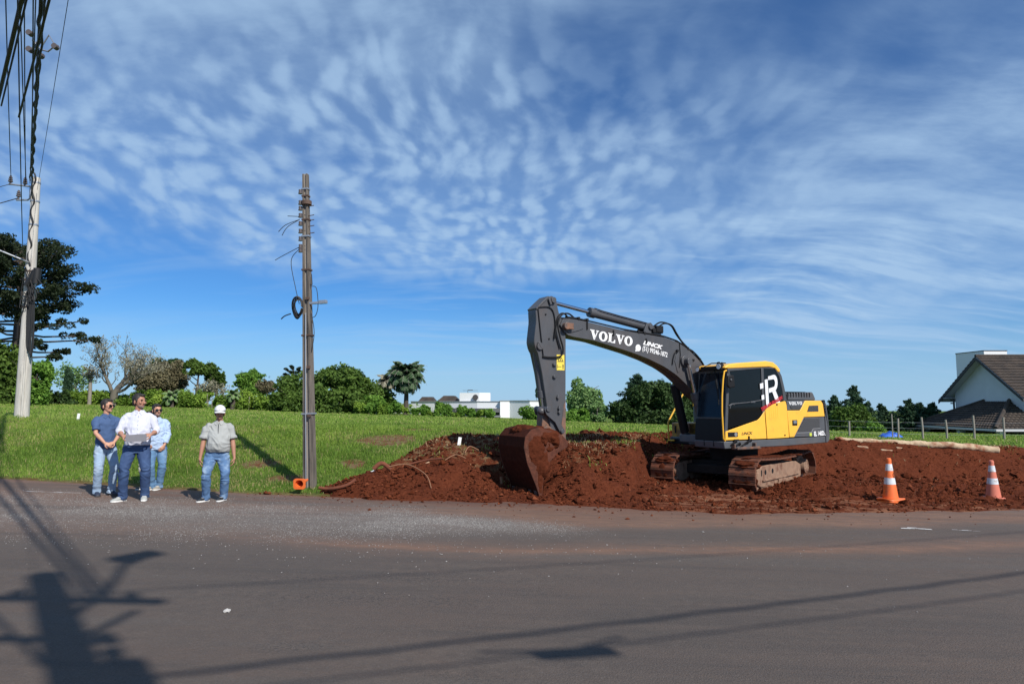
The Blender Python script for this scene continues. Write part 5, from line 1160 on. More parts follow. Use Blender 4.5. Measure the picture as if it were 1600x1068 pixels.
M_shG = mat('grey_canvas_shoe', (.36,.37,.35), .8, var=.1); M_shN = mat('navy_shoe', (.020,.028,.055), .6); M_shB = mat('black_shoe', (.02,.02,.022), .5); M_shT = mat('taupe_shoe', (.30,.27,.22), .8)
M_solW = mat('white_sole', (.75,.74,.71), .6); M_solD = mat('dark_sole', (.05,.05,.055), .7); M_belt = mat('brown_belt', (.06,.03,.015), .5)
def gpos(x, y): return (x, y, float(z_road(x))+.002)
person('person', gpos(-7.33,12.42), R(46), 1.715, 'man in a navy polo shirt, sunglasses and pale jeans, hands clasped, leftmost of the group', dict(
    wrist={-1:(-.075,-.235,.985), 1:(.085,-.225,.995)}, epole={-1:(-1,.25,-.1), 1:(1,.3,-.1)}, ankle={-1:(-.10,.02,.09), 1:(.13,-.03,.09)}, toe={-1:R(-8), 1:R(14)},
    hand={-1:dict(d=(.75,-.35,-.35), n=(.2,.75,-.4), t=-1, curl=.75), 1:dict(d=(-.8,-.35,-.30), n=(-.2,.6,-.6), t=1, curl=.8)},
    head_yaw=R(30), glasses=True, sleeve={-1:.80, 1:.80}, sleeve_r=1.22, shirt=M_polo, trousers=M_jl, shoe=M_shN, sole=M_solD, lace=M_shN, hem=.86, fold=.009, ffreq=(8,8,7), seed=3, fat=.97, legw=1.08))
pw, iw = person('person', gpos(-6.48,11.93), R(24), 1.83, 'man in a white shirt and navy jeans holding a grey sheet of paper', dict(
    wrist={-1:(-.205,-.295,1.10), 1:(.215,-.295,1.115)}, epole={-1:(-.7,.6,-.9), 1:(.7,.6,-.9)}, ankle={-1:(-.19,.0,.09), 1:(.14,.03,.09)}, toe={-1:R(-48), 1:R(-2)}, hip=(-.012,0,.93),
    hand={-1:dict(d=(.85,-.30,-.12), n=(.3,.6,-.55), t=-1, curl=.85), 1:dict(d=(-.85,-.30,-.10), n=(-.3,.6,-.55), t=1, curl=.85)}, skin=M_skin2,
    head_yaw=R(44), beard=mat('stubble', (.20,.135,.115), .8), sleeve={-1:1.42, 1:1.42}, cuff=True, shirt=M_whsh, trousers=M_jn, shoe=M_shG, sole=M_solW, hem=.935, fold=.010, ffreq=(8,8,7), seed=5, fat=1.08, sfat=1.03, belly=.35, armfat=1.12, shw=1.06, buttons=True, legw=1.12))
person('person', gpos(-6.88,13.30), R(30), 1.635, 'man in light blue shirt and sunglasses standing behind the man with the paper', dict(
    wrist={-1:(-.20,-.18,.98), 1:(.155,-.16,.93)}, epole={-1:(-1,.4,-.2), 1:(1,.5,-.1)}, ankle={-1:(-.03,.0,.09), 1:(.10,-.01,.09)}, toe={-1:R(-50), 1:R(-32)}, hip=(.02,0,.93),
    hand={-1:dict(d=(.7,-.2,-.5), n=(.3,.7,0), t=-1, curl=.5), 1:dict(d=(-.55,-.25,-.7), n=(-.3,.7,0), t=1, curl=.5)}, skin=M_skin,
    head_yaw=R(16), glasses=True, beard=mat('faint_stubble', (.30,.18,.14), .8), sleeve={-1:1.80, 1:1.80}, shirt=M_lbsh, trousers=M_jb, shoe=M_shT, sole=M_solW, hem=.84, fold=.012, seed=9, fat=1.08, sfat=1.06, belly=.2, sleeve_r=1.12, shw=1.08, legw=1.10))
person('person', gpos(-5.18,12.15), R(20), 1.65, 'stocky man in a white cap and grey zip pullover standing apart from the others', dict(
    wrist={-1:(-.305,-.11,.80), 1:(.30,-.11,.80)}, epole={-1:(-1,.35,0), 1:(1,.35,0)}, ankle={-1:(-.18,.0,.09), 1:(.13,.0,.09)}, toe={-1:R(-46), 1:R(-30)}, hip=(-.01,0,.91),
    hand={-1:dict(d=(.10,-.12,-1), n=(1,.2,0), t=1, curl=.55), 1:dict(d=(-.10,-.12,-1), n=(-1,.2,0), t=-1, curl=.55)}, skin=M_skin2,
    head_yaw=R(2), head_pitch=R(4), hair='short', cap=mat('white_cap_cloth', (.66,.66,.66), .8), sleeve={-1:.92, 1:.92}, cuff=True, zip=True, shirt=M_grsh, collar=mat('grey_collar_cloth', (.36,.37,.36), .9),
    trousers=M_jw, shoe=M_shB, sole=M_solW, hem=.93, fold=.011, ffreq=(7,7,6), seed=14, fat=1.16, sfat=1.08, belly=.62, armfat=1.10, sleeve_r=1.14, shw=1.16, legw=1.16, belt=M_belt, head_dx=.01))
person('person', gpos(-7.05,13.42), R(-60), 1.50, 'person in cream trousers and black shoes, almost hidden behind the man with the paper', dict(
    wrist={-1:(-.17,-.14,.92), 1:(.17,-.14,.92)}, epole={-1:(-1,.35,0), 1:(1,.35,0)}, ankle={-1:(-.09,.05,.09), 1:(.09,-.06,.09)}, toe={-1:R(-5), 1:R(5)},
    hand={-1:dict(d=(.2,-.3,-1), n=(1,.2,0), t=1, curl=.6), 1:dict(d=(-.2,-.3,-1), n=(-1,.2,0), t=-1, curl=.6)}, skin=M_skin,
    sleeve={-1:1.6, 1:1.6}, shirt=M_whsh, trousers=M_cream, shoe=M_shB, sole=M_solW, hem=.90, fold=.006, seed=19, legw=1.05, fat=.95))
# sheet of paper held between the two hands
def paper():
    k = iw['k']; mb = MB(); n = 10
    for i in range(n+1):
        u = -.155+.31*i/n; sag = .012*math.cos(u*10)
        mb.v += [(u, -.375+sag, 1.145+.006*math.sin(u*18)), (u, -.340+sag, 1.022)]
    mb.f = [(2*i,2*i+1,2*i+3,2*i+2) for i in range(n)]
    o = obj('paper_sheet', mb, mat('grey_paper', (.26,.255,.28), .8, var=.05, vscale=30), None)
    o.location = pw.location; o.rotation_euler = pw.rotation_euler; s = o.modifiers.new('s','SOLIDIFY'); s.thickness = .002
    tag(o, 'grey printed sheet of paper held in both hands by the man in the white shirt', 'paper')
paper()
# ------------------------------------------------------------------ poles, cables, cones, buildings, odds and ends
M_conc = mat('pole_concrete', (.52,.49,.44), .85, var=.14, vscale=3, col2=(.30,.275,.24), mix_scale=2.2, mix_lo=.52, mix_hi=.75, stretch=(5,5,.5), bump=.002, bscale=30)
M_conc2 = mat('weathered_pole', (.165,.140,.115), .9, var=.25, vscale=6, col2=(.065,.055,.046), mix_scale=3, mix_lo=.45, mix_hi=.62, stretch=(6,6,.6), bump=.004, bscale=25)
M_conc2b = mat('weathered_pole_web', (.30,.27,.24), .9, var=.2, vscale=6, col2=(.10,.09,.08), mix_scale=3, mix_lo=.5, mix_hi=.7, stretch=(6,6,.6))
M_cable = mat('cable_black', (.012,.012,.013), .6); M_galv = mat('galvanised_steel', (.42,.43,.45), .4, metal=.7); M_rust = mat('rusty_iron', (.09,.055,.04), .8, var=.3)
M_porc = mat('insulator_porcelain', (.11,.09,.085), .3)
# left round pole
def left_pole():
    r = empty('concrete_pole', (-15.0,21.0,1.0), 0, 'tall round concrete utility pole on the grass bank carrying the overhead cables', 'utility pole')
    p = MB(); p.cyl((0,0,-.3),(0,0,7.74),.205,.112,n=28); obj('pole_shaft', p, M_conc, r, smooth=40)
    obj('shaft_duct', MB().tube([(.13,-.19,.05),(.105,-.135,4.2)],.028,8), M_conc, r, smooth=60)
    # twisted cable running down the shaft
    pts = [(.045*math.cos(z*9)+.02, -.155-.02*math.sin(z*9)+.004*z, z) for z in np.arange(4.9,7.9,.05)]; obj('riser_cable', MB().tube(pts,.026,6), M_cable, r, smooth=60)
    for (z1,z2) in ((7.42,6.98),):
        obj('bracket', MB().tube([(.0,-.1,z1),(-.12,-.15,z1),(-.75,-.15,z1+.07)],.028,7).tube([(-.05,-.1,z1),(-.06,-.15,z1-.05),(-.06,-.15,z2+.05),(-.12,-.15,z2),(-.48,-.15,z2)],.028,7), M_galv, r, smooth=60)
    for x,z in ((-.70,7.56),(-.24,7.50),(-.42,7.09)):
        ins = MB()
        for k in range(3): ins.cyl((x,-.15,z+.06*k),(x,-.15,z+.06*k+.035),.065-.008*k,n=14)
        ins.cyl((x,-.15,z-.08),(x,-.15,z+.2),.03,n=10); obj('insulator', ins, M_porc, r, smooth=50)
    for z in (7.55,6.95,6.2,4.72,4.45,3.6): obj('steel_band', MB().cyl((0,0,z),(0,0,z+.05),.20-.0125*z+.02,n=24), M_galv if z > 6 else M_rust, r, smooth=40)
    for (x,y,z,w_,h_,t) in ((.17,-.15,4.28,.10,.46,.25),(.33,-.14,4.33,.11,.48,.03)): obj('splice_closure', MB().tube([(x-t*.5,y-.05,z),(x+t*.2,y-.05,z+h_*.5),(x+t*.5,y-.05,z+h_)],w_,12), M_cable, r, smooth=50)
    obj('junction_box', MB().box((-.22,-.12,2.82),(.16,.14,.42)), M_black, r, bevel=.02); obj('drop_wire', MB().tube([(-.28,-.12,2.62),(-.30,-.12,2.3)],.01,5).tube([(-.22,-.12,3.0),(-.02,-.2,3.5),(.12,-.18,4.3)],.016,5), M_cable, r)
    rn = random.Random(3)
    for k in range(12):
        z0 = rn.uniform(3.9,4.7); x0 = rn.uniform(-.2,.3); pts = [(x0,-.22,z0),(x0+rn.uniform(-.3,.4),-.28,z0-rn.uniform(.1,.5)),(rn.uniform(-.1,.3),-.26,z0-rn.uniform(-.3,.6)),(rn.uniform(-.2,.2),-.2,z0+rn.uniform(-.2,.5))]
        obj('loose_wire', hose(pts,.010), M_cable, r, smooth=60)
    for k in range(5): x0=.22+.03*k; obj('hanging_cable', hose([(x0-.1,-.18,4.3),(x0+.03*math.sin(k),-.2,3.6),(x0+.05*math.cos(k*2),-.2,2.7-.1*k),(x0-.06,-.18,2.35-.05*k),(x0-.12,-.17,3.2),(x0-.14,-.16,4.1)],.020), M_cable, r, smooth=60)
left_pole()
def old_pole():
    r = empty('old_utility_pole', (-4.03,13.8,.10), 0, 'weathered disused pole with a coil of wire at the foot of the grass bank', 'utility pole')
    r.rotation_euler = (0, R(-2.4), R(-8)); H = 6.32
    def ta(z): return 1-.50*z/H
    fl = MB()
    def tap(x0,x1,y0,y1):
        x0 *= .88; x1 *= .88; a, b = 1, ta(H); mb = MB(); mb.add([(x0,y0,-.3),(x1,y0,-.3),(x1,y1,-.3),(x0,y1,-.3),(x0*b,y0*b,H),(x1*b,y0*b,H),(x1*b,y1*b,H),(x0*b,y1*b,H)],[(3,2,1,0),(4,5,6,7),(0,1,5,4),(1,2,6,5),(2,3,7,6),(3,0,4,7)]); return mb
    obj('flange', tap(-.125,-.045,-.10,.10), M_conc2, r, bevel=.008); obj('flange', tap(.045,.125,-.10,.10), M_conc2, r, bevel=.008)
    obj('web', tap(-.047,.047,-.05,.05), M_conc2b, r)
    for z in (.75,2.0,3.0,4.0,4.9,5.7):
        pass
    obj('earth_wire', MB().tube([(-.03,-.115,.0),(-.02,-.105,1.5),(.0,-.09,3.4)],.012,6), M_galv, r)
    for z in (1.37,2.95,4.30,5.0,5.35,5.85,6.0): t_ = ta(z); obj('clamp_band', MB().box((0,0,z),(.27*t_,.23*t_,.035)), M_galv if z in (1.37,5.0,6.0) else M_rust, r, bevel=.004)
    for z in (1.33,2.3,3.7): obj('step_bolt', MB().box((.06*ta(z),-.11*ta(z),z),(.07,.05,.06)), M_rust, r, bevel=.006)
    for k,z in enumerate((5.95,5.72,5.60,5.45,5.28,5.12,4.96,4.80,4.72)):
        x = -.135*ta(z)-.03; i_ = MB().cyl((x,-.04,z-.035),(x,-.04,z+.035),.036,n=10).cyl((x,-.04,z-.05),(x,-.04,z-.035),.045,n=10).tube([(x,-.04,z),(x+.1,-.03,z)],.01,5); obj('spool_insulator', i_, M_porc, r, smooth=40)
    for z in (5.62,5.42,5.32,5.20,5.05): obj('through_bolt', MB().tube([(.05,-.03,z),(.19,-.04,z+.01)],.009,5), M_rust, r)
    obj('ring_clamp', MB().cyl((.02,-.02,5.66),(.02,-.02,5.74),.105,n=18), M_rust, r)
    for pts in ([(-.12,-.04,5.36),(-.35,-.12,5.20),(-.46,-.15,5.02)],[(-.12,-.04,5.36),(-.4,-.1,5.25),(-.56,-.1,5.12)],[(-.12,-.04,5.42),(-.38,-.05,5.45)],[(-.14,-.04,4.78),(-.45,-.1,4.62),(-.62,-.14,4.52)],[(-.14,-.04,4.74),(-.32,-.04,4.5),(-.22,-.05,3.9),(-.15,-.05,3.6)],[(.1,-.03,3.95),(.22,-.05,3.9),(.25,-.05,3.55),(.20,-.05,3.35),(.12,-.05,3.3)],[(.1,-.04,3.4),(.16,-.05,3.0),(.10,-.06,2.6)],[(.08,-.03,4.0),(.13,-.05,3.98),(.12,-.05,4.2)]):
        obj('cut_wire', hose(pts,.007), M_cable, r, smooth=60)
    cl = MB()
    for k in range(7):
        rr = .20-.012*k; pts = [(-.17+rr*.62*math.cos(a)*.9+.01*k, -.10-.012*k+.03*math.sin(a*2+k), 3.52+rr*1.15*math.sin(a)) for a in np.linspace(0,2*math.pi*.97,22)]
        obj('wire_coil', MB().tube(pts,.011,5), M_cable, r, smooth=60)
    obj('coil_tie', hose([(-.3,-.12,3.4),(-.42,-.14,3.36),(-.5,-.14,3.3)],.012), M_cable, r)
    obj('end_bracket', MB().box((.24,-.05,3.60),(.34,.05,.045)).box((.36,-.05,3.61),(.16,.08,.07)), M_galv, r, bevel=.005)
old_pole()
# pole standing behind the camera (its shadow lies over the road) with its lamp and fittings
def rear_pole():
    r = empty('street_pole', (2.2,-1.9,-.2), 0, 'concrete street pole behind the photographer whose broad shadow falls across the road', 'utility pole')
    obj('pole_shaft', MB().cyl((0,0,0),(0,0,10.0),.215,.15,n=24), M_conc, r, smooth=40)
    obj('crossarm', MB().box((-.45,.2,8.9),(2.6,.09,.11)), M_conc2, r); obj('crossarm', MB().box((-.35,.2,7.8),(1.2,.08,.08)), M_galv, r)
    for x in (-1.45,-.9,-.45,.6): obj('insulator', MB().cyl((x,.2,8.95),(x,.2,9.15),.06,n=12), M_porc, r, smooth=40)
    for k in range(7): z = 6.0+.33*k; obj('spool_insulator', MB().cyl((.28,.05,z),(.28,.05,z+.12),.07,n=10).tube([(0,0,z+.06),(.3,.05,z+.06)],.02,5), M_porc, r)
    obj('lamp_arm', MB().tube([(.0,.1,8.4),(.35,.3,9.2),(.55,.45,10.0),(.75,.6,10.25)],.045,8), M_galv, r, smooth=60)
    obj('lamp_head', MB().box((.62,.66,10.25),(.30,.55,.12),rot=(0,0,R(-30))), M_galv, r, bevel=.03)
    obj('cable_box', MB().box((.25,.1,7.2),(.25,.2,.5)), M_black, r); obj('stay_arm', MB().tube([(0,0,7.9),(.55,.2,8.6)],.04,6), M_galv, r)
rear_pole()
def cable(a, b, sag, rad, label, group=None, n=26, twist=None, name='overhead_cable', cat='cable'):
    a, b = V(a), V(b); pts = []
    m = n if twist is None else 150
    for i in range(m+1):
        t = i/m; p = a.lerp(b, t); p.z -= sag*4*t*(1-t)
        if twist:
            w = twist*(1+.4*math.sin(i*.37)); p += V(math.cos(i*1.1)*w, 0, math.sin(i*1.1)*w)
        pts.append(p)
    o = obj(name, MB().tube(pts, rad, 6), M_cable, None, smooth=60); return tag(o, label, cat, group)
Gp = 'parallel wires strung from the round pole over the road'
L0 = (-14.9,20.85)
cable((-15.05,20.85,8.66), (1.30,-1.9,8.9), .25, .034, 'thick twisted black cable running from the round pole top over the road', twist=.028)
cable((-15.10,20.85,8.60), (1.38,-1.7,8.7), .28, .020, 'wire strung close beside the thick twisted cable', twist=.012)
for a, b, s in (((-15.70,20.85,8.76),(.62,-1.7,8.9),.30),((-15.24,20.85,8.70),(.75,-1.7,8.9),.26),((-15.22,20.85,8.66),(.55,-1.7,9.2),.34),((-15.16,20.85,6.2),(.66,-1.7,9.0),.4),
                ((-15.05,20.8,8.5),(1.00,-1.7,8.9),.22),((-15.0,20.8,8.3),(1.10,-1.7,8.6),.30),((-14.95,20.8,8.0),(.85,-1.7,8.4),.32)):
    cable(a, b, s, .011, 'thin parallel wire strung from the round pole up over the road', Gp)
cable((-14.85,20.85,8.3), (1.95,-1.7,9.1), .2, .006, 'thinnest wire, strung on the right of all the cables')
# bundle in the upper left corner, from the cross arm of the street pole behind the camera
for k, (off, dz, rad) in enumerate(((-.62,.10,.032),(-.54,.02,.022),(-.10,-.02,.036),(.0,.08,.018),(.36,-.10,.022))):
    p = V(2.60+off*.25,-1.8,8.9+dz); q = V(2.60-.843*16.5+off*.75, 14.6+off*.5, 8.15+dz)
    cable(p, q, .25, rad, ['outer thick cable across the upper left corner','slim cable hugging the outer corner cable','middle thick cable across the upper left corner','slim cable hugging the middle corner cable','innermost cable crossing the upper left corner'][k])
cable((2.0,-1.9,7.3), (-19.5,18.0,7.2), .3, .030, 'cable leaving the street pole behind the camera to the far left')
# wires leaving the round pole low to the left, and the stay
cable((-15.66,20.85,8.50), (-21.5,18.2,6.1), .15, .010, 'upper of the wires dropping left from the pole bracket')
cable((-15.40,20.85,8.05), (-21.5,18.0,5.3), .15, .014, 'lower wire dropping left from the pole bracket')
cable((-14.95,20.85,6.0), (-21,18.5,8.7), .02, .030, 'pale stay cable slanting down to the pole from the upper left').data.materials[0] = M_galv
# cables along the street on the right, behind the camera
for k,(z0,y1,z1,s,rad,lab) in enumerate(((6.9,10.3,7.4,.5,.026,'thick street cable behind the camera casting the main dark line on the road'),(6.55,10.3,7.0,.62,.013,'thinner street cable hung below the thick one behind the camera'),(9.0,9.6,9.3,.7,.012,'high thin street wire behind the camera'))):
    cable((2.0,-1.9,z0), (30,y1,z1), s, rad, lab, twist=.012 if k==0 else None)
tag(obj('splice_box', MB().box((4.85,-.35,6.05),(.62,.10,.12),rot=(0,0,R(12))).tube([(4.3,-.6,6.3),(4.85,-.35,6.1),(5.45,-.2,6.3)],.02,5), M_black), 'dark splice box hanging on the street cables behind the camera', 'splice box')
# spacer on the wires
sp_ = empty('wire_spacer', (-9.3,12.95,8.62), 0, 'insulator spacer clipped between the overhead wires near the top left corner', 'wire spacer')
obj('spacer_frame', MB().tube([(-.22,0,.02),(-.08,0,.22),(.0,0,.10),(.12,0,.32),(.26,0,.10),(.12,0,-.02),(-.02,0,.02),(-.2,0,.22)],.016,6), M_galv, sp_, smooth=60)
for x,z in ((-.24,.02),(-.26,.36),(.26,.08),(-.02,-.10)): obj('spacer_insulator', MB().cyl((x,-.05,z),(x,.05,z),.055,n=12).cyl((x-.06,0,z),(x+.06,0,z),.03,n=8), M_porc, sp_, smooth=40)

# traffic cones
M_or = mat('orange_plastic', (.80,.155,.030), .5, var=.08, vscale=6, col2=(.32,.10,.045), mix_scale=6, mix_lo=.52, mix_hi=.68, mix_amt=.7)
M_pk = mat('faded_orange_plastic', (.58,.165,.105), .7, var=.08, vscale=6, col2=(.36,.13,.08), mix_scale=6, mix_lo=.55, mix_hi=.75, mix_amt=.6)
M_band = mat('reflective_band', (.62,.65,.68), .45, var=.10, vscale=12, col2=(.36,.26,.20), mix_scale=9, mix_lo=.54, mix_hi=.70)
def cone(x, y, z, H, label, m, stacked=0, mark=False, fade=False):
    r = empty('traffic_cone', (x,y,z), R(14 if mark else -20), label, 'traffic cone', None)
    def rad(t): return .038+(.148-.038)*(1-t)
    zb = .03+.045*stacked
    def frus(t0,t1,e=0): return MB().cyl((0,0,zb+H*t0),(0,0,zb+H*t1),rad(t0)+e,rad(t1)+e,n=32)
    obj('cone_body', frus(0,1).cyl((0,0,zb+H),(0,0,zb+H+.015),.045,.032,n=20), m, r, smooth=50)
    obj('cone_tip', MB().cyl((0,0,zb+H*.93),(0,0,zb+H*1.005),rad(.93)+.006,rad(1)+.006,n=24), m, r, smooth=50, bevel=.004)
    obj('reflective_band', frus(.70,.87,.003), M_band, r, smooth=50); obj('reflective_band', frus(.355,.52,.003), M_band, r, smooth=50)
    def base(k):
        b = .198+.006*k; n = 32; mb = MB(); vs = []
        for z0, s in ((0,1),(.022,1),(.030,.96)):
            for i in range(n):
                a = 2*math.pi*i/n; c, s_ = math.cos(a), math.sin(a); q = 1/max(abs(c),abs(s_)); q = min(q, 1.25)
                wav = .010*math.sin(3*a+k*2) ; vs.append((c*b*s*q, s_*b*s*q, z0+wav*(q)+.045*k))
        fs = [(i+n*j,(i+1)%n+n*j,(i+1)%n+n*(j+1),i+n*(j+1)) for j in range(2) for i in range(n)] + [tuple(range(n-1,-1,-1)), tuple(range(2*n,3*n))]
        mb.add(vs, fs); return mb
    for k in range(stacked+1): obj('cone_base', base(k), m if k == stacked or not fade else M_pk, r, smooth=50)
    for k in range(stacked): obj('nested_cone_skirt', MB().cyl((0,0,.045*k+.02),(0,0,.045*k+.06),.168,.158,n=24), M_or, r, smooth=50)
    if mark:
        pts = [(.036*math.cos(a), .0, .036*math.sin(a)*1.25) for a in np.linspace(.6,2*math.pi-.25,16)]+[(.036,0,.0),(.010,0,.0)]
        zc = zb+H*.585; rr = rad(.585); out = []
        for px_,_,pz_ in pts: a = -math.pi/2+R(0)+(px_+.045)/rr; q = rad((zc+pz_-zb)/H)+.004; out.append((q*math.cos(a),q*math.sin(a),zc+pz_))
        obj('painted_letter', MB().tube(out,.006,5), M_black, r)
    return r
cone(7.72,14.15,-.375+.01,.79,'bright orange traffic cone with two white bands and a stacked cone base under it', M_or, stacked=2, mark=True)
cone(10.62,15.3,-.435+.03,.78,'faded pinkish orange traffic cone standing nearest the right edge', M_pk, stacked=0)
def lying_cone():
    r = empty('fallen_cone', (-4.06,13.22,.045), R(-4), 'orange traffic cone lying on its side, open base towards the road by the old pole', 'traffic cone')
    r.rotation_euler = (R(4), 0, R(-4)); n = 40; inner = .062; vs = []
    for y_, s in ((0,1),(.03,1)):
        for i in range(n):
            a = 2*math.pi*i/n; q = min(1/max(abs(math.cos(a)),abs(math.sin(a))),1.22); vs.append((.115*q*math.cos(a), y_, .10+.10*q*math.sin(a)))
    for y_ in (0,.03):
        for i in range(n): a = 2*math.pi*i/n; vs.append((.078*math.cos(a), y_, .105+.070*math.sin(a)))
    fs = [(i,(i+1)%n,(i+1)%n+2*n,i+2*n) for i in range(n)] + [(i+n,(i+1)%n+n,(i+1)%n+3*n,i+3*n) for i in range(n)] + [(i,(i+1)%n,(i+1)%n+n,i+n) for i in range(n)] + [(i+2*n,(i+1)%n+2*n,(i+1)%n+3*n,i+3*n) for i in range(n)]
    obj('cone_base', MB().add(vs, fs), M_or, r, smooth=50)
    body = MB(); vs = []
    for y_, rr in ((.03,.078),(.42,.022)):
        for e in (0,-.006): vs += [((rr+e)*math.cos(2*math.pi*i/n), y_, .105+(rr+e)*.92*math.sin(2*math.pi*i/n)) for i in range(n)]
    fs = [(i,(i+1)%n,(i+1)%n+2*n,i+2*n) for i in range(n)] + [(i+n,(i+1)%n+n,(i+1)%n+3*n,i+3*n) for i in range(n)]
    obj('cone_body', body.add(vs, fs), M_or, r, smooth=50)
lying_cone()

# felled log along the top of the cut
def log_():
    mb = MB(); pts = []; n = 30
    for i in range(n+1): t = i/n; x = 9.35+4.5*t; y = 19.95-.3*t; pts.append((x, y, S1(x,y)+.10+.012*math.sin(i*1.3)))
    mb.tube(pts, [.075+.035*(i/n)+.006*math.sin(i*2.1) for i in range(n+1)], 16)
    me = remesh(mb, .02, 'felled_log', 1); wrinkle(me, lambda c: .010*MN.noise(c*9)+.006*MN.noise(c*30))
    me.materials.append(mat('stripped_wood', (.46,.34,.22), .85, var=.25, vscale=9, col2=(.24,.085,.04), mix_scale=2.6, mix_lo=.45, mix_hi=.62, bump=.004, bscale=20))
    tag(obj('felled_log', me, None), 'long pale log lying along the top of the cut bank', 'log')
    for (x,l) in ((9.95,.3),(10.6,.35),(11.0,.2)):
        y = 19.55+.05*math.sin(x*7); o = obj('broken_wood', xf(MB().box((0,0,0),(l,.10,.06)), lambda p: p+V(0,.02*math.sin(p.x*20),0)), bpy.data.materials['stripped_wood'], None, bevel=.02, loc=(x,y,S1(x,y)+.06), rot=(.1,.1,random.uniform(-.4,.4)))
        tag(o, {9.95:'short chunk of broken wood below the left end of the log',10.6:'longest splinter of wood lying just below the log',11.0:'smallest wood chip lying below the log'}[x], 'wood')
log_()
# posts of the paddock fence in front of the house
M_post = mat('grey_fence_post', (.26,.235,.20), .9, var=.2, vscale=10, stretch=(4,4,.6))
fpx = [(13.6,30.6),(14.9,30.4),(16.84,30.0),(17.25,31.2),(17.9,30.0),(18.95,30.0),(20.15,30.0),(21.45,30.0),(22.9,30.0)]
for i,(x,y) in enumerate(fpx):
    z = S1(x,y); h = 1.0 if 2 <= i else .8
    r_ = empty('fence_post', (x,y,z), 0, 'weathered wooden fence post in the line before the dark roofed house' if 0 else ['first short fence post right of the excavator','second short fence post right of the excavator','fence post beside the blue tarpaulin','thin fence post just right of the blue tarpaulin','post at the left end of the low tiled roof','second post in front of the low tiled roof','fence post left of the white porch pillar','fence post right of the white porch pillar','fence post outside the right edge'][i], 'fence post', 'posts of the wire fence')
    obj('post', MB().tube([(0,0,-.2),(.012,0,h*.5),(.02*math.sin(i),0,h+.12*math.cos(i*2))], .042 if i != 3 else .026, 8), M_post, r_, smooth=50)
def fence_wires():
    r_ = empty('wire_fence', (18,30,.3), 0, 'thin wires strung between the wooden fence posts', 'fence')
    for dz in (.25,.5,.75):
        pts = [(x-18, y-30, S1(x,y)+dz-.3) for x,y in [fpx[k] for k in (0,1,2,4,5,6,7,8)]]; obj('fence_wire', MB().tube(pts,.004,4), M_galv, r_)
fence_wires()
def tarp():
    mb = MB(); nx, ny = 22, 8
    for j in range(ny+1):
        for i in range(nx+1):
            x = 17.35+.95*i/nx; y = 32.0+.8*j/ny; e = math.sin(math.pi*i/nx)*math.sin(math.pi*j/ny)
            mb.v.append((x, y, S1(x,y)+.02+.24*e**.5+.06*math.sin(i*1.7+j)*e+.04*math.sin(i*.7-j*1.3)*e))
    mb.f = [(j*(nx+1)+i, j*(nx+1)+i+1, (j+1)*(nx+1)+i+1, (j+1)*(nx+1)+i) for j in range(ny) for i in range(nx)]
    tag(obj('tarpaulin', mb, mat('blue_tarpaulin', (.035,.13,.55), .5), None, smooth=40), 'crumpled bright blue tarpaulin on the grass behind the fence', 'tarpaulin')
tarp()
# white marker stakes
M_stk = mat('white_plastic', (.82,.82,.80), .5)
for x,y,h,l in ((-1.22,15.8,.20,'white marker stake standing in the red earth left of the bucket'),(-12.96,20.5,.22,'white marker stake standing in the grass left of the people')):
    z = float(soil_z(x,y)) if x > -4 else S1(x,y)
    tag(obj('marker_stake', MB().box((0,0,h/2-.03),(.075,.03,h+.06)), M_stk, None, bevel=.006, loc=(x,y,z), rot=(R(-6),R(8 if x>-4 else 3),0)), l, 'marker stake')
tag(obj('crumpled_bag', remesh(MB().ellip((0,0,.04),(.07,.05,.05)).ellip((.04,.0,.07),(.04,.04,.04)),.012,'crumpled_bag',0), M_stk, None, loc=(-2.82,13.95,float(soil_z(-2.82,13.95))+.0)), 'small crumpled white plastic bag at the edge of the earth heap', 'plastic bag')
# roots and sticks in the earth
M_root = mat('root_wood', (.24,.12,.065), .9, var=.25, vscale=14); M_rootr = mat('red_root', (.15,.045,.022), .95, var=.25, vscale=14)
def on_soil(pts, r, lab, m, cat='root', name='root'):
    P = [(x, y, float(soil_z(x,y))+dz) for x,y,dz in pts]; h = hose(P, r); tag(obj(name, h, m, None, smooth=60), lab, cat)
on_soil([(-3.72,13.35,.13),(-3.55,13.33,.10),(-3.36,13.25,.04),(-3.15,13.25,.05),(-3.0,13.3,.05)], .032, 'thick red root sticking out of the left end of the earth heap', M_rootr)
def stick():
    P0 = V(-2.03,14.55,float(soil_z(-2.03,14.55))+.06); P1 = V(-1.80,14.95,float(soil_z(-1.80,14.95))+.08)
    r_ = empty('wooden_club', tuple(P0), 0, 'pale stick with a thick rounded end lying on the earth slope', 'stick')
    obj('stick_shaft', MB().tube([(0,0,0),tuple((P1-P0)*.5+V(.02,0,.01)),tuple(P1-P0)],[.022,.018,.02],8), M_root, r_, smooth=60); r_.children[0].data.materials[0] = mat('pale_root_wood',(.42,.28,.17),.85,var=.2,vscale=14)
    obj('stick_head', MB().ellip((0,-.01,-.01),(.075,.055,.05),14,9).ellip((-.05,-.01,-.01),(.03,.03,.03),10,6), bpy.data.materials['pale_root_wood'], r_, smooth=70)
stick()
on_soil([(-2.45,13.75,.10),(-2.1,13.85,.10),(-1.7,13.6,.05),(-1.55,13.3,.03)], .010, 'thin root bowing down over the front of the earth heap', M_root)
on_soil([(-2.1,14.1,.07),(-1.75,14.15,.09),(-1.4,14.05,.06)], .018, 'dark red root lying along the heap below the stick', M_rootr)
on_soil([(-1.35,13.95,.05),(-1.15,14.1,.12),(-.95,14.2,.07)], .010, 'slender root arching right of the dark red root', M_root)
on_soil([(-.25,14.15,.02),(-.22,14.2,.16),(-.23,14.22,.27)], .028, 'short upright root stub near the bucket shadow', M_root)
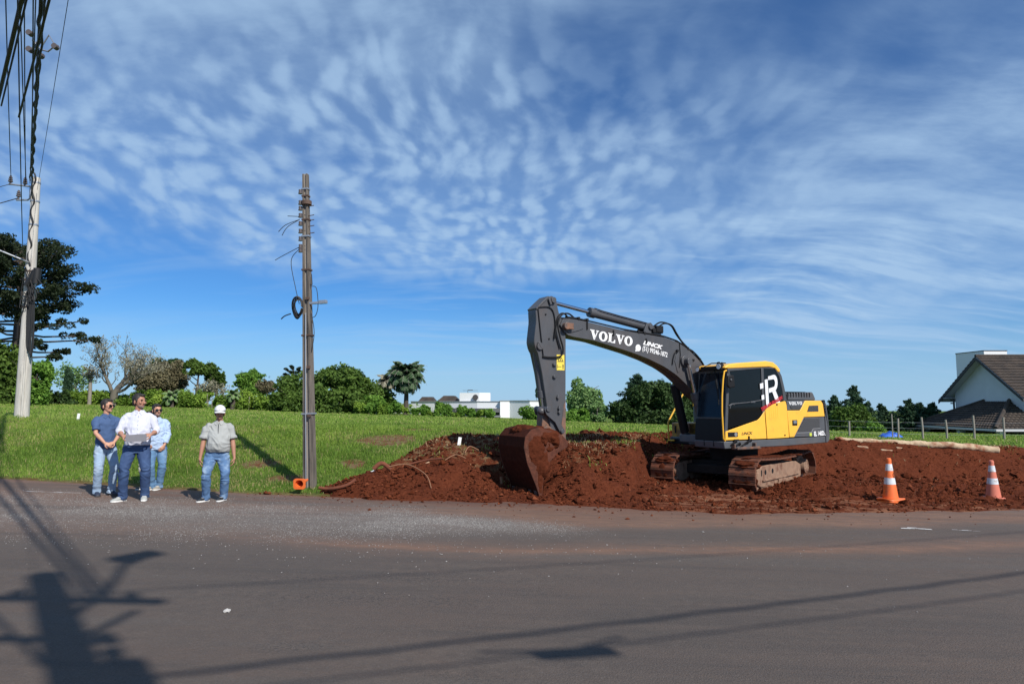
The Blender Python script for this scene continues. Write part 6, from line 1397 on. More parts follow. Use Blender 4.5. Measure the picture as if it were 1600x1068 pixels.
on_soil([(-2.75,13.7,.05),(-2.6,13.75,.17),(-2.42,13.8,.04)], .045, 'broken root lump on top of the left end of the heap', M_rootr)
on_soil([(-1.05,15.3,.03),(-.95,15.45,.14),(-.75,15.5,.05)], .012, 'pale twig curving up on the dry slope behind the heap', M_root)
on_soil([(.1,15.9,.03),(.3,16.1,.15),(.5,16.1,.05)], .014, 'pale twig near the top of the dug slope behind the bucket', M_root)

# ---- house on the right
M_wallW = mat('white_render', (.62,.63,.64), .9, var=.05, vscale=1.5); M_wallY = mat('cream_render', (.42,.36,.24), .9, var=.08); M_wallB = mat('bright_white_render', (.78,.78,.76), .9)
M_tile = mat('dark_roof_tile', (.060,.043,.032), .85, var=.3, vscale=3, col2=(.030,.023,.019), mix_scale=1.2, mix_lo=.4, mix_hi=.65); M_facia = mat('dark_timber', (.05,.045,.045), .8); M_sof = mat('soffit_white', (.50,.50,.52), .9)
M_pane = mat('window_glass', (.02,.03,.04), .08, spec=.7); M_wfr = mat('window_frame_wood', (.30,.20,.10), .7)
def roof_slope(name, A, B, Cc, D, rows, parent):
    """A-B eave, D-C ridge; overlapping tile courses with rounded ribs"""
    A,B,Cc,D = V(A),V(B),V(Cc),V(D); nrm = (B-A).cross(D-A).normalized(); nrm = nrm if nrm.z > 0 else -nrm; mb = MB()
    for k in range(rows):
        t0, t1 = k/rows, (k+1.12)/rows; t1 = min(t1,1)
        a, b = A.lerp(D,t0), B.lerp(Cc,t0); c, d = B.lerp(Cc,t1), A.lerp(D,t1)
        n = max(1,int((b-a).length/.30)); vs = []; fs = []
        for i in range(n*4+1):
            u = i/(n*4); h = .045*abs(math.sin(u*n*math.pi)); p = a.lerp(b,u)+nrm*(.085+h); q = d.lerp(c,u)+nrm*(.02+h); r0 = a.lerp(b,u)
            vs += [tuple(p),tuple(q),tuple(r0)]
        fs = [(3*i,3*i+3,3*i+4,3*i+1) for i in range(n*4)] + [(3*i+2,3*i+5,3*i+3,3*i) for i in range(n*4)]
        mb.add(vs, fs)
    o = obj(name, mb, M_tile, parent, smooth=50); o['kind'] = 'stuff'
    dk = MB().add([tuple(p) for p in (A,B,Cc,D)]+[tuple(p-nrm*.12) for p in (A,B,Cc,D)],[(0,1,2,3),(7,6,5,4),(0,4,5,1),(1,5,6,2),(2,6,7,3),(3,7,4,0)]); obj('roof_deck', dk, M_sof, parent); return o
def house():
    r = empty('house', (37.4,50,-3.2), 0, 'two storey house with dark tiled gable roof and low tiled porch at the right edge', 'house')
    o_ = lambda x,y,z: (x-37.4, y-50, z+3.2)
    W_ = MB(); yN,yF,xg,xe = 50.,57.8,37.4,52.
    gz = 5.15; ez = 2.45; my = (yN+yF)/2
    W_.prism([(yN-50,0),(yN-50,ez+3.2+.15),(my-50,gz+3.2),(yF-50,ez+3.2+.15),(yF-50,0)], 0, xe-xg, axis='x'); obj('wall', W_, M_wallW, r)
    obj('side_wall_render', MB().box(o_(44.7,49.99,.0),(14.6,.02,5.0)), M_wallB, r)
    ov = .75; x0 = xg-ov; sl = (gz-ez)/(my-yN)
    yA = yN-.9; zA = gz+.12-sl*(my-yA); yB = yF+1.1; zB = gz+.12-sl*(yB-my)
    roof_slope('roof', o_(x0,yA,zA), o_(xe,yA,zA), o_(xe,my,gz+.12), o_(x0,my,gz+.12), 15, r)
    roof_slope('roof', o_(xe,yB,zB), o_(x0,yB,zB), o_(x0,my,gz+.12), o_(xe,my,gz+.12), 15, r)
    obj('ridge_cap', MB().tube([o_(x0,my,gz+.18),o_(xe,my,gz+.18)],.13,8), M_tile, r)
    for (y_,z_) in ((yA,zA),(yB,zB)): obj('barge_board', MB().add([o_(x0-.02,y_,z_-.02),o_(x0-.02,my,gz+.10),o_(x0-.02,my,gz-.16),o_(x0-.02,y_,z_-.24),o_(x0+.04,y_,z_-.02),o_(x0+.04,my,gz+.10),o_(x0+.04,my,gz-.16),o_(x0+.04,y_,z_-.24)],[(0,1,2,3),(7,6,5,4),(0,4,5,1),(1,5,6,2),(2,6,7,3),(3,7,4,0)]), M_facia, r)
    obj('soffit', MB().box(o_(x0+ov/2,yF+.5,ez-.42),(ov,1.0,.05)), M_sof, r)
    obj('water_tower', MB().box(o_(39.9,58.0,3.4),(1.9,3.6,5.0)), M_wallB, r); obj('tower_coping', MB().box(o_(39.9,58.0,5.93),(1.96,3.66,.06)), M_facia, r)
    obj('down_pipe', MB().tube([o_(37.33,57.9,2.1),o_(37.33,57.9,-.3)],.08,6).box(o_(37.2,57.95,1.9),(.2,.12,.1)).box(o_(37.2,57.95,1.6),(.2,.12,.1)), M_facia, r)
    # porch roof
    ez2 = -.22; A = (33.9,48.2,ez2); B = (33.9,58.2,ez2); T1 = (37.38,54.2,1.72); T2 = (37.38,51.5,1.72); Bq=(37.38,58.2,.2)
    roof_slope('porch_roof', o_(*B), o_(*A), o_(*T2), o_(*T1), 12, r)
    roof_slope('porch_roof', o_(*A), o_(47,48.2,ez2), o_(47,49.95,.83), o_(37.38,51.5,1.72), 12, r)
    roof_slope('porch_roof', o_(37.38,59.5,ez2-.1), o_(*B), o_(*T1), o_(37.38,55.0,1.6), 8, r)
    obj('hip_cap', MB().tube([o_(33.9,48.2,ez2+.10),o_(37.38,51.5,1.84)],.14,8), M_tile, r); obj('hip_cap', MB().tube([o_(33.9,58.2,ez2+.10),o_(37.38,54.2,1.84)],.12,8), M_tile, r)
    obj('porch_fascia', MB().box(o_(33.88,53.2,ez2-.05),(.06,10,.16)).box(o_(40.4,48.17,ez2-.05),(13,.06,.16)), M_sof, r)
    obj('porch_wall', MB().box(o_(42.5,49.4,-1.8),(10,.2,3.1)), M_wallY, r); obj('porch_wall', MB().box(o_(36.6,54.5,-1.8),(.2,6.6,3.1)), M_wallY, r)
    for p in ((34.6,48.7),(34.6,57.4),(38.3,48.7),(43,48.7),(34.6,53)): obj('porch_pillar', MB().box(o_(p[0],p[1],-1.8),(.42,.42,3.0)), M_wallB, r)
    for xw in (39.2,41.2): 
        f = obj('window', MB().box(o_(xw,49.28,-1.25),(1.25,.06,1.3)), M_wfr, r)
        for i in (-1,1): 
            for j in (-1,1): obj('window_pane', MB().box(o_(xw+i*.28,49.24,-1.25+j*.29),(.46,.02,.48)), M_pane, f)
    for yw in (52.5,55.5): f = obj('window', MB().box(o_(36.48,yw,-1.4),(.06,1.3,1.2)), M_wfr, r); obj('window_pane', MB().box(o_(36.44,yw,-1.4),(.02,1.1,1.0)), M_pane, f)
    obj('door', MB().box(o_(37.3,49.28,-1.9),(.95,.06,2.1)), M_facia, r)
house()
# ---- white flat roofed building
def white_building():
    r = empty('white_building', (-1,67,-.6), 0, 'low white flat roofed building behind the field, left of the excavator arm', 'building')
    q = lambda x,y: (x+1, y-67)
    M_ww = mat('white_plaster', (.74,.75,.76), .85, var=.03)
    def block(name, pts, z0, z1, m=M_ww): return obj(name, MB().prism([q(*p) for p in pts], z0+.6, z1+.6, axis='z'), m, r)
    block('main_wall', [(-1.15,66.2),(-.22,66.45),(1.68,65.0),(4.6,65.6),(4.6,76),(-1.15,76)], -1.6, 1.80)
    block('roof_coping', [(-1.2,66.12),(-.22,66.38),(1.68,64.93),(4.68,65.53),(4.68,76.1),(-1.2,76.1)], 1.80, 1.87, mat('grey_coping',(.30,.31,.33),.7))
    block('wing_wall', [(-10.4,70.5),(-3.4,67.0),(-1.16,66.6),(-1.16,75),(-10.4,77)], -1.2, 1.74)
    block('wing_wall', [(-14.5,72.6),(-10.4,70.6),(-10.4,77),(-14.5,78)], -1.2, 1.55)
    block('roof_coping', [(-10.45,70.42),(-3.4,66.93),(-1.2,66.53),(-1.2,75),(-10.45,77)], 1.74, 1.80, bpy.data.materials['grey_coping'])
    block('canopy', [(-6.2,67.5),(-2.0,65.4),(-1.2,66.0),(-1.2,66.6),(-3.4,67.0),(-6.2,68.3)], .72, 1.10, mat('dark_canopy',(.09,.095,.10),.8))
    block('canopy', [(-2.6,65.6),(-1.1,65.4),(-1.1,66.2),(-2.6,66.6)], .28, .42, mat('grey_slab',(.24,.25,.26),.8))
    f = obj('window', MB().box((*q(-1.75,66.55),1.05),(1.1,.15,.65)), mat('dark_window_frame',(.05,.05,.055),.5), r)
    for i in (-1,1): obj('window_pane', MB().box((*[a+b for a,b in zip(q(-1.75,66.45),(i*.26,0))],1.05),(.46,.03,.55)), M_pane, f)
    block('roof_tower', [(-5.2,68),(-3.2,67.6),(-2.2,68.4),(-2.2,70.5),(-5.2,70.5)], 1.7, 2.62)
    obj('antenna', MB().tube([(*q(-4.4,68.2),2.6+.6),(*q(-4.4,68.2),3.5),(*q(-3.9,68.2),3.5)],.03,5).tube([(*q(-4.9,68.2),3.45),(*q(-3.4,68.2),3.45)],.02,4), M_facia, r)
    obj('satellite_dish', MB().cyl((*q(-3.6,67.55),2.75),(*q(-3.62,67.45),2.78),.28,n=16), M_facia, r)
    def gable(x0,x1,y0,y1,z0,z1): m_ = (x0+x1)/2; obj('tiled_roof', MB().add([(*q(x0,y0),z0+.6),(*q(x1,y0),z0+.6),(*q(m_+.5,y0+.6),z1+.6),(*q(m_-.5,y0+.6),z1+.6),(*q(x0,y1),z0+.6),(*q(x1,y1),z0+.6),(*q(m_+.5,y1-.6),z1+.6),(*q(m_-.5,y1-.6),z1+.6)],[(0,1,2,3),(1,5,6,2),(5,4,7,6),(4,0,3,7),(3,2,6,7),(0,4,5,1)]), M_tile, r)
    gable(-7.6,-5.3,69,73,1.75,2.35); gable(-9.9,-7.9,71,74,1.6,2.25)
white_building()
# ------------------------------------------------------------------ vegetation
def leafmat(name, lo, mid, hi, trans=.30): return mat(name, mid, .65, attr_name='tone', attr_cols=[(0,lo),(.5,mid),(1,hi)], trans=trans, spec=.25)
LM = {
 'bright': leafmat('bright_leaves', (0.065,0.152,0.020), (0.131,0.261,0.036), (0.217,0.362,0.058)),
 'yellow': leafmat('yellow_green_leaves', (0.094,0.174,0.020), (0.196,0.312,0.041), (0.334,0.450,0.072)),
 'mid': leafmat('mid_green_leaves', (.040,.080,.014), (.085,.150,.024), (.150,.235,.042)),
 'dark': leafmat('dark_leaves', (.020,.044,.012), (.042,.080,.020), (.080,.130,.034), .25),
 'pine': leafmat('araucaria_needles', (.008,.015,.006), (.017,.029,.010), (.034,.046,.016), .12),
 'conif': leafmat('conifer_needles', (0.017,0.043,0.023), (0.035,0.075,0.038), (0.065,0.123,0.058), .15),
 'pale': leafmat('pale_leaves', (0.109,0.203,0.065), (0.189,0.312,0.109), (0.290,0.420,0.160)),
 'lichen': leafmat('lichen_tufts', (0.145,0.138,0.087), (0.268,0.254,0.174), (0.392,0.377,0.290), .15),
 'brown': leafmat('dry_foliage', (0.072,0.067,0.035), (0.152,0.131,0.072), (0.239,0.217,0.116), .2),
 'palm': leafmat('palm_fronds', (0.026,0.061,0.026), (0.058,0.109,0.046), (0.138,0.189,0.102), .2)}
M_bark = mat('bark', (.075,.060,.048), .95, var=.3, vscale=4, bump=.02, bscale=12); M_barkp = mat('pale_bark', (.24,.215,.18), .95, var=.3, vscale=3); M_barkl = mat('lichened_bark', (.13,.115,.09), .95, var=.35, vscale=2)
def leaf_arrays(P, size, seed, up=.35, aspect=.6, nrm=None):
    """rhombic leaf sprays at points P"""
    r = np.random.default_rng(seed); n = len(P)
    d = r.normal(0,1,(n,3)); d[:,2] += up
    if nrm is not None: d = d*.8+nrm*1.1
    d /= np.linalg.norm(d,axis=1)[:,None]
    a = r.normal(0,1,(n,3)); u = np.cross(d,a); u /= np.linalg.norm(u,axis=1)[:,None]+1e-9; w = np.cross(d,u)
    s = size*r.uniform(.6,1.35,n)[:,None]
    v = np.stack([P-u*s*.5, P+w*s*aspect*.5+d*s*.10, P+u*s*.5, P-w*s*aspect*.5+d*s*.10],1)
    return v
def leaves(name, V4, m, parent, tone=None, seed=0):
    n = len(V4); me = np_mesh(name, V4.reshape(-1,3), np.arange(n*4), 4, m)
    r = np.random.default_rng(seed); attr(me, 'tone', np.clip(r.normal(.5,.22,n) if tone is None else tone,0,1), 'FACE')
    o = bpy.data.objects.new(name, me); COL.objects.link(o)
    if parent: o.parent = parent
    return o
def blob_points(blobs, n, seed, shell=.55, lump=.35, lumpf=1.6, floor=None):
    """points through lumpy ellipsoids, denser towards the outside, with gaps"""
    r = np.random.default_rng(seed); vol = np.array([(b[3]*b[4]*b[5])**.7 for b in blobs]); idx = r.choice(len(blobs), n, p=vol/vol.sum()); B = np.array(blobs)[idx]
    d = r.normal(0,1,(n,3)); d /= np.linalg.norm(d,axis=1)[:,None]
    th = np.arctan2(d[:,1],d[:,0]); ph = d[:,2]
    l = 1+lump*(fbm(th*lumpf+B[:,0]*3.1, ph*lumpf*1.7+B[:,2]*2.3, 1.6, 3, seed)-.5)*2
    q = r.uniform(shell,1,n)**.6*l
    P = B[:,:3]+d*B[:,3:6]*q[:,None]
    keep = fbm(P[:,0]*1.0+P[:,1]*.7, P[:,2]*1.2+P[:,1]*.5, .9, 3, seed+5) > .34
    if floor is not None: keep &= P[:,2] > floor
    return P[keep], d[keep]
def trunk_mb(h, r, lean=(0,0), limbs=5, seed=0, spread=1.0, top=.75, fork=.35):
    rn = random.Random(seed); mb = MB(); pts = [(lean[0]*t+.05*h*math.sin(t*4+seed)*.3, lean[1]*t, h*t*top) for t in np.linspace(-.05,1,8)]
    mb.tube(pts, [r*(1.25-.9*t) for t in np.linspace(0,1,8)], 9)
    for k in range(limbs):
        t = fork+(1-fork)*k/max(limbs,1); b = V(pts[min(7,int(t*7))]); a = rn.uniform(0,6.28); L_ = h*.32*spread*rn.uniform(.7,1.2)
        e = b+V(math.cos(a)*L_,math.sin(a)*L_,L_*rn.uniform(.5,1.0)); mb.tube([b,b.lerp(e,.5)+V(0,0,-.05*L_),e],[r*.45,r*.3,r*.1],6)
    return mb
def tree(name, label, x, y, zb, blobs, n, size, m, h, r=.2, bark=None, seed=1, cat='tree', group=None, limbs=5, shell=.55, lump=.35, up=.35, aspect=.6, floor=None):
    root = empty(name, (x,y,zb), 0, label, cat, group)
    if r: obj('trunk', trunk_mb(h, r, limbs=limbs, seed=seed), bark or M_bark, root, smooth=60)
    P, d = blob_points(blobs, n, seed, shell, lump, floor=floor)
    tone = .46+.30*(fbm(P[:,0]+P[:,1]*.6, P[:,2], 1.1, 3, seed+9)-.5)*2+.2*d[:,2]*.3+np.random.default_rng(seed).normal(0,.15,len(P))
    leaves('crown', leaf_arrays(P, size, seed, up, aspect, d*.5), m, root, tone, seed); return root
def rblobs(n, seed, cx, cz, rx, rz, ry=None, s=.45):
    """a crown outline broken into smaller leafy masses"""
    rn = random.Random(seed); ry = ry or rx; out = []
    for k in range(n):
        a = rn.uniform(0,6.28); e = rn.uniform(-1,1)**1; q = rn.uniform(.35,.8); c = math.sqrt(max(0,1-e*e*.8))
        out.append((cx+math.cos(a)*rx*q*c, math.sin(a)*ry*q*c, cz+e*rz*q, rx*s*rn.uniform(.7,1.15), ry*s*rn.uniform(.7,1.1), rz*s*rn.uniform(.8,1.2)))
    out.append((cx,0,cz,rx*.6,ry*.6,rz*.6)); return out
def dome(n, seed, cx, cz, rx, rz, ry=None, s=.3):
    """broad crown that is widest near the ground"""
    rn = random.Random(seed); ry = ry or rx*.8; out = []
    for k in range(n):
        a = rn.uniform(0,6.28); t = rn.uniform(0,1); w = math.sqrt(max(0.05,1-t**2.4)); q = rn.uniform(.45,1)**.6*(1-s*.8)
        out.append((cx+math.cos(a)*rx*q*w, math.sin(a)*ry*q*w, cz-rz+2*rz*(t*(1-s*.55))+rz*s*.2, rx*s*rn.uniform(.7,1.15), ry*s*rn.uniform(.7,1.1), rz*s*1.25*rn.uniform(.8,1.25)))
    out.append((cx,0,cz-rz*.2,rx*.7,ry*.7,rz*.7)); return out
# positions come from bearing (u = x/y) and distance
def at(px, Y): return ((px-800)/1066.7*Y*.997, Y)
def zpx(py, Y): return 1.7+(628-py)/1066.7*Y

# hedge along the far side of the field, left
def long_hedge():
    root = empty('hedge', (-34,62,1.0), 0, 'long yellow green hedge along the far edge of the field on the left', 'hedge')
    blobs = []; rn = random.Random(4)
    for k in range(64):
        px = -20+ (462)*k/63+rn.uniform(-4,4); x, y = at(px, 61+rn.uniform(-.8,.8)); zt = zpx(614+rn.uniform(-5,6)+(6 if px<90 else 0), 61); zb_ = z_field(np.array([x]),np.array([y]))[0]-.1
        hh = (zt-zb_)/2; blobs.append((x+34, y-62, zb_+hh-1.0, rn.uniform(.55,.85), rn.uniform(.5,.9), hh*1.02))
    P, d = blob_points(blobs, 62000, 8, .35, .5, 2.2)
    tone = .5+.5*(fbm(P[:,0], P[:,2], 1.0, 3, 3)-.5)*2+.15*d[:,2]+np.random.default_rng(5).normal(0,.14,len(P))
    leaves('foliage', leaf_arrays(P, .26, 6, .5, .5, d*.4), LM['yellow'], root, tone-.16, 3)
    st = MB(); 
    for k in range(50): x, y = at(-15+460*k/49, 60.6); st.tube([(x+34,y-62,-1.2),(x+34+rn.uniform(-.1,.1),y-62,rn.uniform(.6,1.6))],.03,4)
    o = obj('stems', st, M_barkp, root); o['kind'] = 'stuff'
long_hedge()
# row of young trees in front of the white building
rn = random.Random(11)
for k in range(17):
    px = 563+200*k/16+rn.uniform(-2,2); Y = 58; x, y = at(px, Y); zt = zpx(np.interp(px,[560,600,640,700,765],[628,627,627,631,637])+rn.uniform(-4,5), Y); zb_ = S1(x,y)-.02; h = zt-zb_
    tree('young_tree', 'bushy young tree in the row before the white building', x, y, zb_, rblobs(5, 30+k, 0, h*.56, .50, h*.46, .45, .62), 1500, .20, LM['bright' if k%3 else 'yellow'], h, .03, M_barkp, seed=100+k, group='young trees planted in a row before the white building', limbs=2, shell=.3, lump=.5)
x, y = at(825, 56); zb_ = S1(x,y); tree('shrub', 'green shrub growing in front of the white wall beside the arm', x, y, zb_, rblobs(7,3,0,.55,.85,.65,.6,.5), 2600, .17, LM['bright'], 1.0, .03, seed=7, cat='shrub', limbs=3)
x, y = at(841, 57); zb_ = S1(x,y); tree('shrub', 'small shrub close behind the excavator arm', x, y, zb_, rblobs(5,5,0,.45,.5,.5,.5,.5), 1300, .17, LM['bright'], .8, .03, seed=8, cat='shrub', limbs=3)

# leafy trees
def T(name, label, px0, px1, pyt, pyb, Y, m, n, size, seed, s=.45, nb=14, lump=.35, trunk=.2, bark=None, zb=None, shell=.5, flat=1.0, shape=None, **k):
    x, y = at((px0+px1)/2, Y); rx = (px1-px0)/2/1066.7*Y; zt, zl = zpx(pyt,Y), zpx(pyb,Y); base = S1(x,y) if zb is None else zb; base = min(base, zl)
    cz = (zt+zl)/2-base; rz = (zt-zl)/2
    return tree(name, label, x, y, base, (shape or rblobs)(nb, seed, 0, cz, rx, rz*flat, rx*.8, s), n, size, m, zt-base, trunk, bark, seed, lump=lump, shell=shell, **k)
T('broadleaf_tree','dense dark green tree with rounded crown at the left edge', -85, 62, 540, 652, 54, LM['mid'], 30000, .34, 21, .42, 26, shape=dome)
T('broadleaf_tree','lighter green bush like tree right of the concrete pole', 28, 84, 560, 650, 51, LM['bright'], 8500, .30, 22, .42, 14, trunk=.12)
T('shrub','dark shrubbery at the foot of the tall left tree', 55, 120, 612, 648, 58, LM['dark'], 6000, .28, 23, .5, 12, trunk=.05, cat='shrub')
T('sparse_tree','thin pale tree with sparse leaves left of the bare tree', 86, 148, 566, 622, 78, LM['pale'], 1500, .30, 24, .5, 12, trunk=.10, bark=M_barkp, limbs=14)
T('small_conifer','little dark conifer in front of the sparse pale tree', 97, 112, 576, 622, 74, LM['conif'], 1500, .28, 25, .5, 8, trunk=.06)
T('broadleaf_tree','brownish half dry bushy tree right of the bare tree', 196, 262, 566, 622, 72, LM['brown'], 7500, .28, 26, .42, 16, trunk=.18, limbs=12)
T('broadleaf_tree','brown leafed spreading tree in the middle of the left tree line', 236, 296, 560, 622, 76, LM['brown'], 9000, .28, 27, .42, 18, trunk=.18, limbs=12)
T('dark_tree','dark conifer showing behind the brown trees', 228, 290, 556, 600, 88, LM['dark'], 5000, .34, 28, .4, 14, trunk=.2)
T('umbrella_tree','left one of two green trees with flat cloud like crowns', 286, 330, 560, 592, 74, LM['mid'], 4200, .30, 29, .42, 9, trunk=.16, shell=.4, bark=M_bark)
T('umbrella_tree','right one of two green trees with flat cloud like crowns', 318, 357, 565, 612, 75, LM['mid'], 4800, .30, 31, .38, 10, trunk=.16)
T('sparse_tree','leafless pale twiggy tree under the two cloud crowned trees', 296, 352, 592, 622, 70, LM['lichen'], 1500, .22, 32, .5, 8, trunk=.12, bark=M_barkp, limbs=16)
T('broadleaf_tree','fresh green tree with pointed crown between hedge and old pole', 368, 424, 574, 622, 70, LM['bright'], 7500, .27, 33, .40, 14, trunk=.14)
T('broadleaf_tree','greyish brown half bare tree right of the fresh green tree', 402, 436, 586, 622, 67, LM['brown'], 1900, .24, 34, .42, 9, trunk=.12, bark=M_barkp, limbs=10)
T('broadleaf_tree','big dense green tree with broad dome crown behind the old pole', 418, 628, 576, 652, 62, LM['mid'], 56000, .32, 35, .34, 44, trunk=.4, shape=dome)
T('broadleaf_tree','mid green tree at the left foot of the big domed tree', 424, 478, 604, 650, 58, LM['mid'], 9000, .27, 36, .42, 14, trunk=.12)
T('broadleaf_tree','loose bushy tree at the right foot of the big domed tree', 545, 610, 608, 652, 60, LM['bright'], 9000, .25, 37, .42, 16, trunk=.12)
T('broadleaf_tree','light airy green tree standing right of the excavator arm', 880, 946, 588, 662, 58, LM['pale'], 12500, .25, 38, .36, 22, trunk=.16, bark=M_barkp, limbs=10)
T('broadleaf_tree','low loose green tree right of the light airy tree', 915, 952, 624, 664, 56, LM['pale'], 3500, .22, 39, .42, 12, trunk=.08, bark=M_barkp)
T('broadleaf_tree','thick yellow green bush under the light airy tree', 880, 925, 634, 666, 54, LM['bright'], 5500, .22, 40, .45, 12, trunk=.08)
T('broadleaf_tree','large dark green tree behind the boom', 948, 1095, 600, 664, 56, LM['dark'], 36000, .30, 41, .33, 40, trunk=.35, shape=dome)
T('broadleaf_tree','dark green tree showing between boom and cab', 1040, 1120, 608, 662, 60, LM['dark'], 12000, .30, 42, .4, 16, trunk=.2, shape=dome)
T('broadleaf_tree','rounded green bushy tree right of the counterweight', 1284, 1378, 632, 694, 48, LM['mid'], 17000, .24, 43, .38, 26, trunk=.15, shape=dome)
T('broadleaf_tree','lighter green shrub at the right foot of the bushy tree', 1338, 1382, 654, 692, 46, LM['bright'], 4200, .20, 44, .42, 12, trunk=.06)
T('small_conifer','slender dark cypress above the white building roof', 835, 843, 604, 640, 74, LM['conif'], 900, .22, 46, .6, 4, trunk=.05)

# conifers with drooping tiers
def conifer(label, px, pyt, pyb, Y, wpx, seed, n=7000, m=None, tiers=13):
    x, y = at(px, Y); base = min(S1(x,y), zpx(pyb,Y)); H = zpx(pyt,Y)-base; rw = wpx/2/1066.7*Y; rn = random.Random(seed); r = np.random.default_rng(seed)
    root = empty('conifer', (x,y,base), 0, label, 'tree'); obj('trunk', MB().tube([(0,0,-.3),(0,0,H*.97)],[.16,.02],7), M_bark, root, smooth=60)
    Ps = []; br = MB(); H0 = max(0, zpx(pyb,Y)-base)
    for k in range(tiers*5):
        t = (k+.5)/(tiers*5); z = H0+(H-H0)*(t**.9); L_ = rw*((1-t)**.75)*rn.uniform(.65,1.15)+.12; a = rn.uniform(0,6.28); c, s = math.cos(a), math.sin(a)
        br.tube([(0,0,z),(c*L_,s*L_,z+L_*.12)],[.03,.01],4)
        q = max(6, int(n/(tiers*5)*(L_/rw*1.5+.2))); u = r.uniform(.15,1.05,q)
        Ps.append(np.stack([c*L_*u+r.normal(0,.13,q)*(1.2-u*.6)*L_**.5-s*r.normal(0,.22,q)*L_**.6*(1.1-u*.6), s*L_*u+c*r.normal(0,.22,q)*L_**.6*(1.1-u*.6), z+L_*.12*u+r.normal(0,.06,q)+.10*u],-1))
    o = obj('branches', br, M_bark, root); o['kind'] = 'stuff'; P = np.concatenate(Ps); leaves('crown', leaf_arrays(P, .26, seed, .5, .42), m or LM['conif'], root, None, seed); return root
conifer('tall pointed conifer rising above the dark tree behind the boom', 997, 586, 640, 60, 62, 51, 3500)
conifer('smaller conifer tip above the right side of the dark tree', 1033, 596, 640, 60, 54, 52, 2800)
conifer('half hidden conifer just above the counterweight', 1303, 621, 680, 56, 44, 53, 3500)
conifer('tallest of the conifers right of the excavator', 1334, 606, 690, 58, 62, 54, 8000)
conifer('conifer peeping out behind the bushy green tree', 1354, 630, 690, 60, 50, 55, 5000)
conifer('narrow conifer in the dip between two taller groups', 1375, 633, 695, 62, 44, 56, 5000)
conifer('small conifer left of the spreading cedar', 1392, 646, 695, 62, 42, 57, 4500)
conifer('pointed left top of the cedar group beside the house', 1418, 627, 698, 58, 60, 58, 8500)
conifer('middle cedar of the group beside the house', 1436, 632, 698, 59, 62, 59, 8500)
conifer('right cedar of the group, touching the porch roof', 1457, 632, 698, 58, 66, 60, 9000)

# araucarias: candelabra limbs with dark tufts at the ends
def araucaria(label, px, Y, pyt, pyb, wpx, seed, nb=46, size=.30, dens=1.0, trunk=.42, low=0):
    x, y = at(px, Y); base = S1(x,y); H = zpx(pyt,Y)-base; Hl = zpx(pyb,Y)-base; rw = wpx/2/1066.7*Y; rn = random.Random(seed); r = np.random.default_rng(seed)
    root = empty('araucaria', (x,y,base), 0, label, 'tree'); obj('trunk', MB().tube([(0,0,-.4),(.1,0,H*.5),(0,0,H*.93)],[trunk,trunk*.75,trunk*.4],10), M_bark, root, smooth=60)
    br = MB(); Ps = []
    def tuft(c, R_, q):
        d = r.normal(0,1,(q,3)); d /= np.linalg.norm(d,axis=1)[:,None]; Ps.append(np.array(c)+d*np.array([R_,R_,R_*.62])*r.uniform(.35,1,q)[:,None]**.5)
    for k in range(nb):
        t = k/(nb-1); z = Hl+(H*.93-Hl)*t; a = k*2.399+rn.uniform(-.3,.3)
        prof = np.interp(t, [0,.18,.35,.55,.62,.8,1], [.70,.95,.72,1.0,.82,.78,.35]); L_ = rw*prof*rn.uniform(.85,1.08); c, s = math.cos(a), math.sin(a); rise = L_*np.interp(t,[0,.5,1],[-.06,.14,.55])
        p0, p1, p2, p3 = V(0,0,z), V(c*L_*.4,s*L_*.4,z+rise*.1-L_*.03), V(c*L_*.75,s*L_*.75,z+rise*.45), V(c*L_,s*L_,z+rise)
        br.tube([p0,p1,p2,p3],[.10*trunk/.42,.08*trunk/.42,.06*trunk/.42,.03],5)
        sparse = t < .32
        nt = 4 if sparse else 9
        for j in range(nt):
            u = rn.uniform(.78,1.02) if sparse else rn.uniform(.42,1.03); b = p1.lerp(p3,(u-.4)/.6) if u > .4 else p1; off = V(rn.gauss(0,.10)*L_, rn.gauss(0,.10)*L_, rn.uniform(.0,.06)*L_)
            q = b+off; br.tube([b-V(c*.05*L_,s*.05*L_,0),q],[.025,.015],4); R_ = rw*rn.uniform(.055,.10)*(1 if sparse else 1.55)
            tuft(q, R_, int((55 if sparse else 75)*dens))
    o = obj('branches', br, M_bark, root); o['kind'] = 'stuff'
    P = np.concatenate(Ps); leaves('needles', leaf_arrays(P, size, seed, .6, .45), LM['pine'], root, None, seed)
araucaria('huge dark araucaria with tiered umbrella crown behind the concrete pole', 20, 55, 372, 556, 205, 71, nb=52, size=.27, dens=1.25)
araucaria('small distant araucaria top left of the old pole', 457, 80, 571, 606, 34, 72, nb=16, size=.26, dens=.3, trunk=.2)

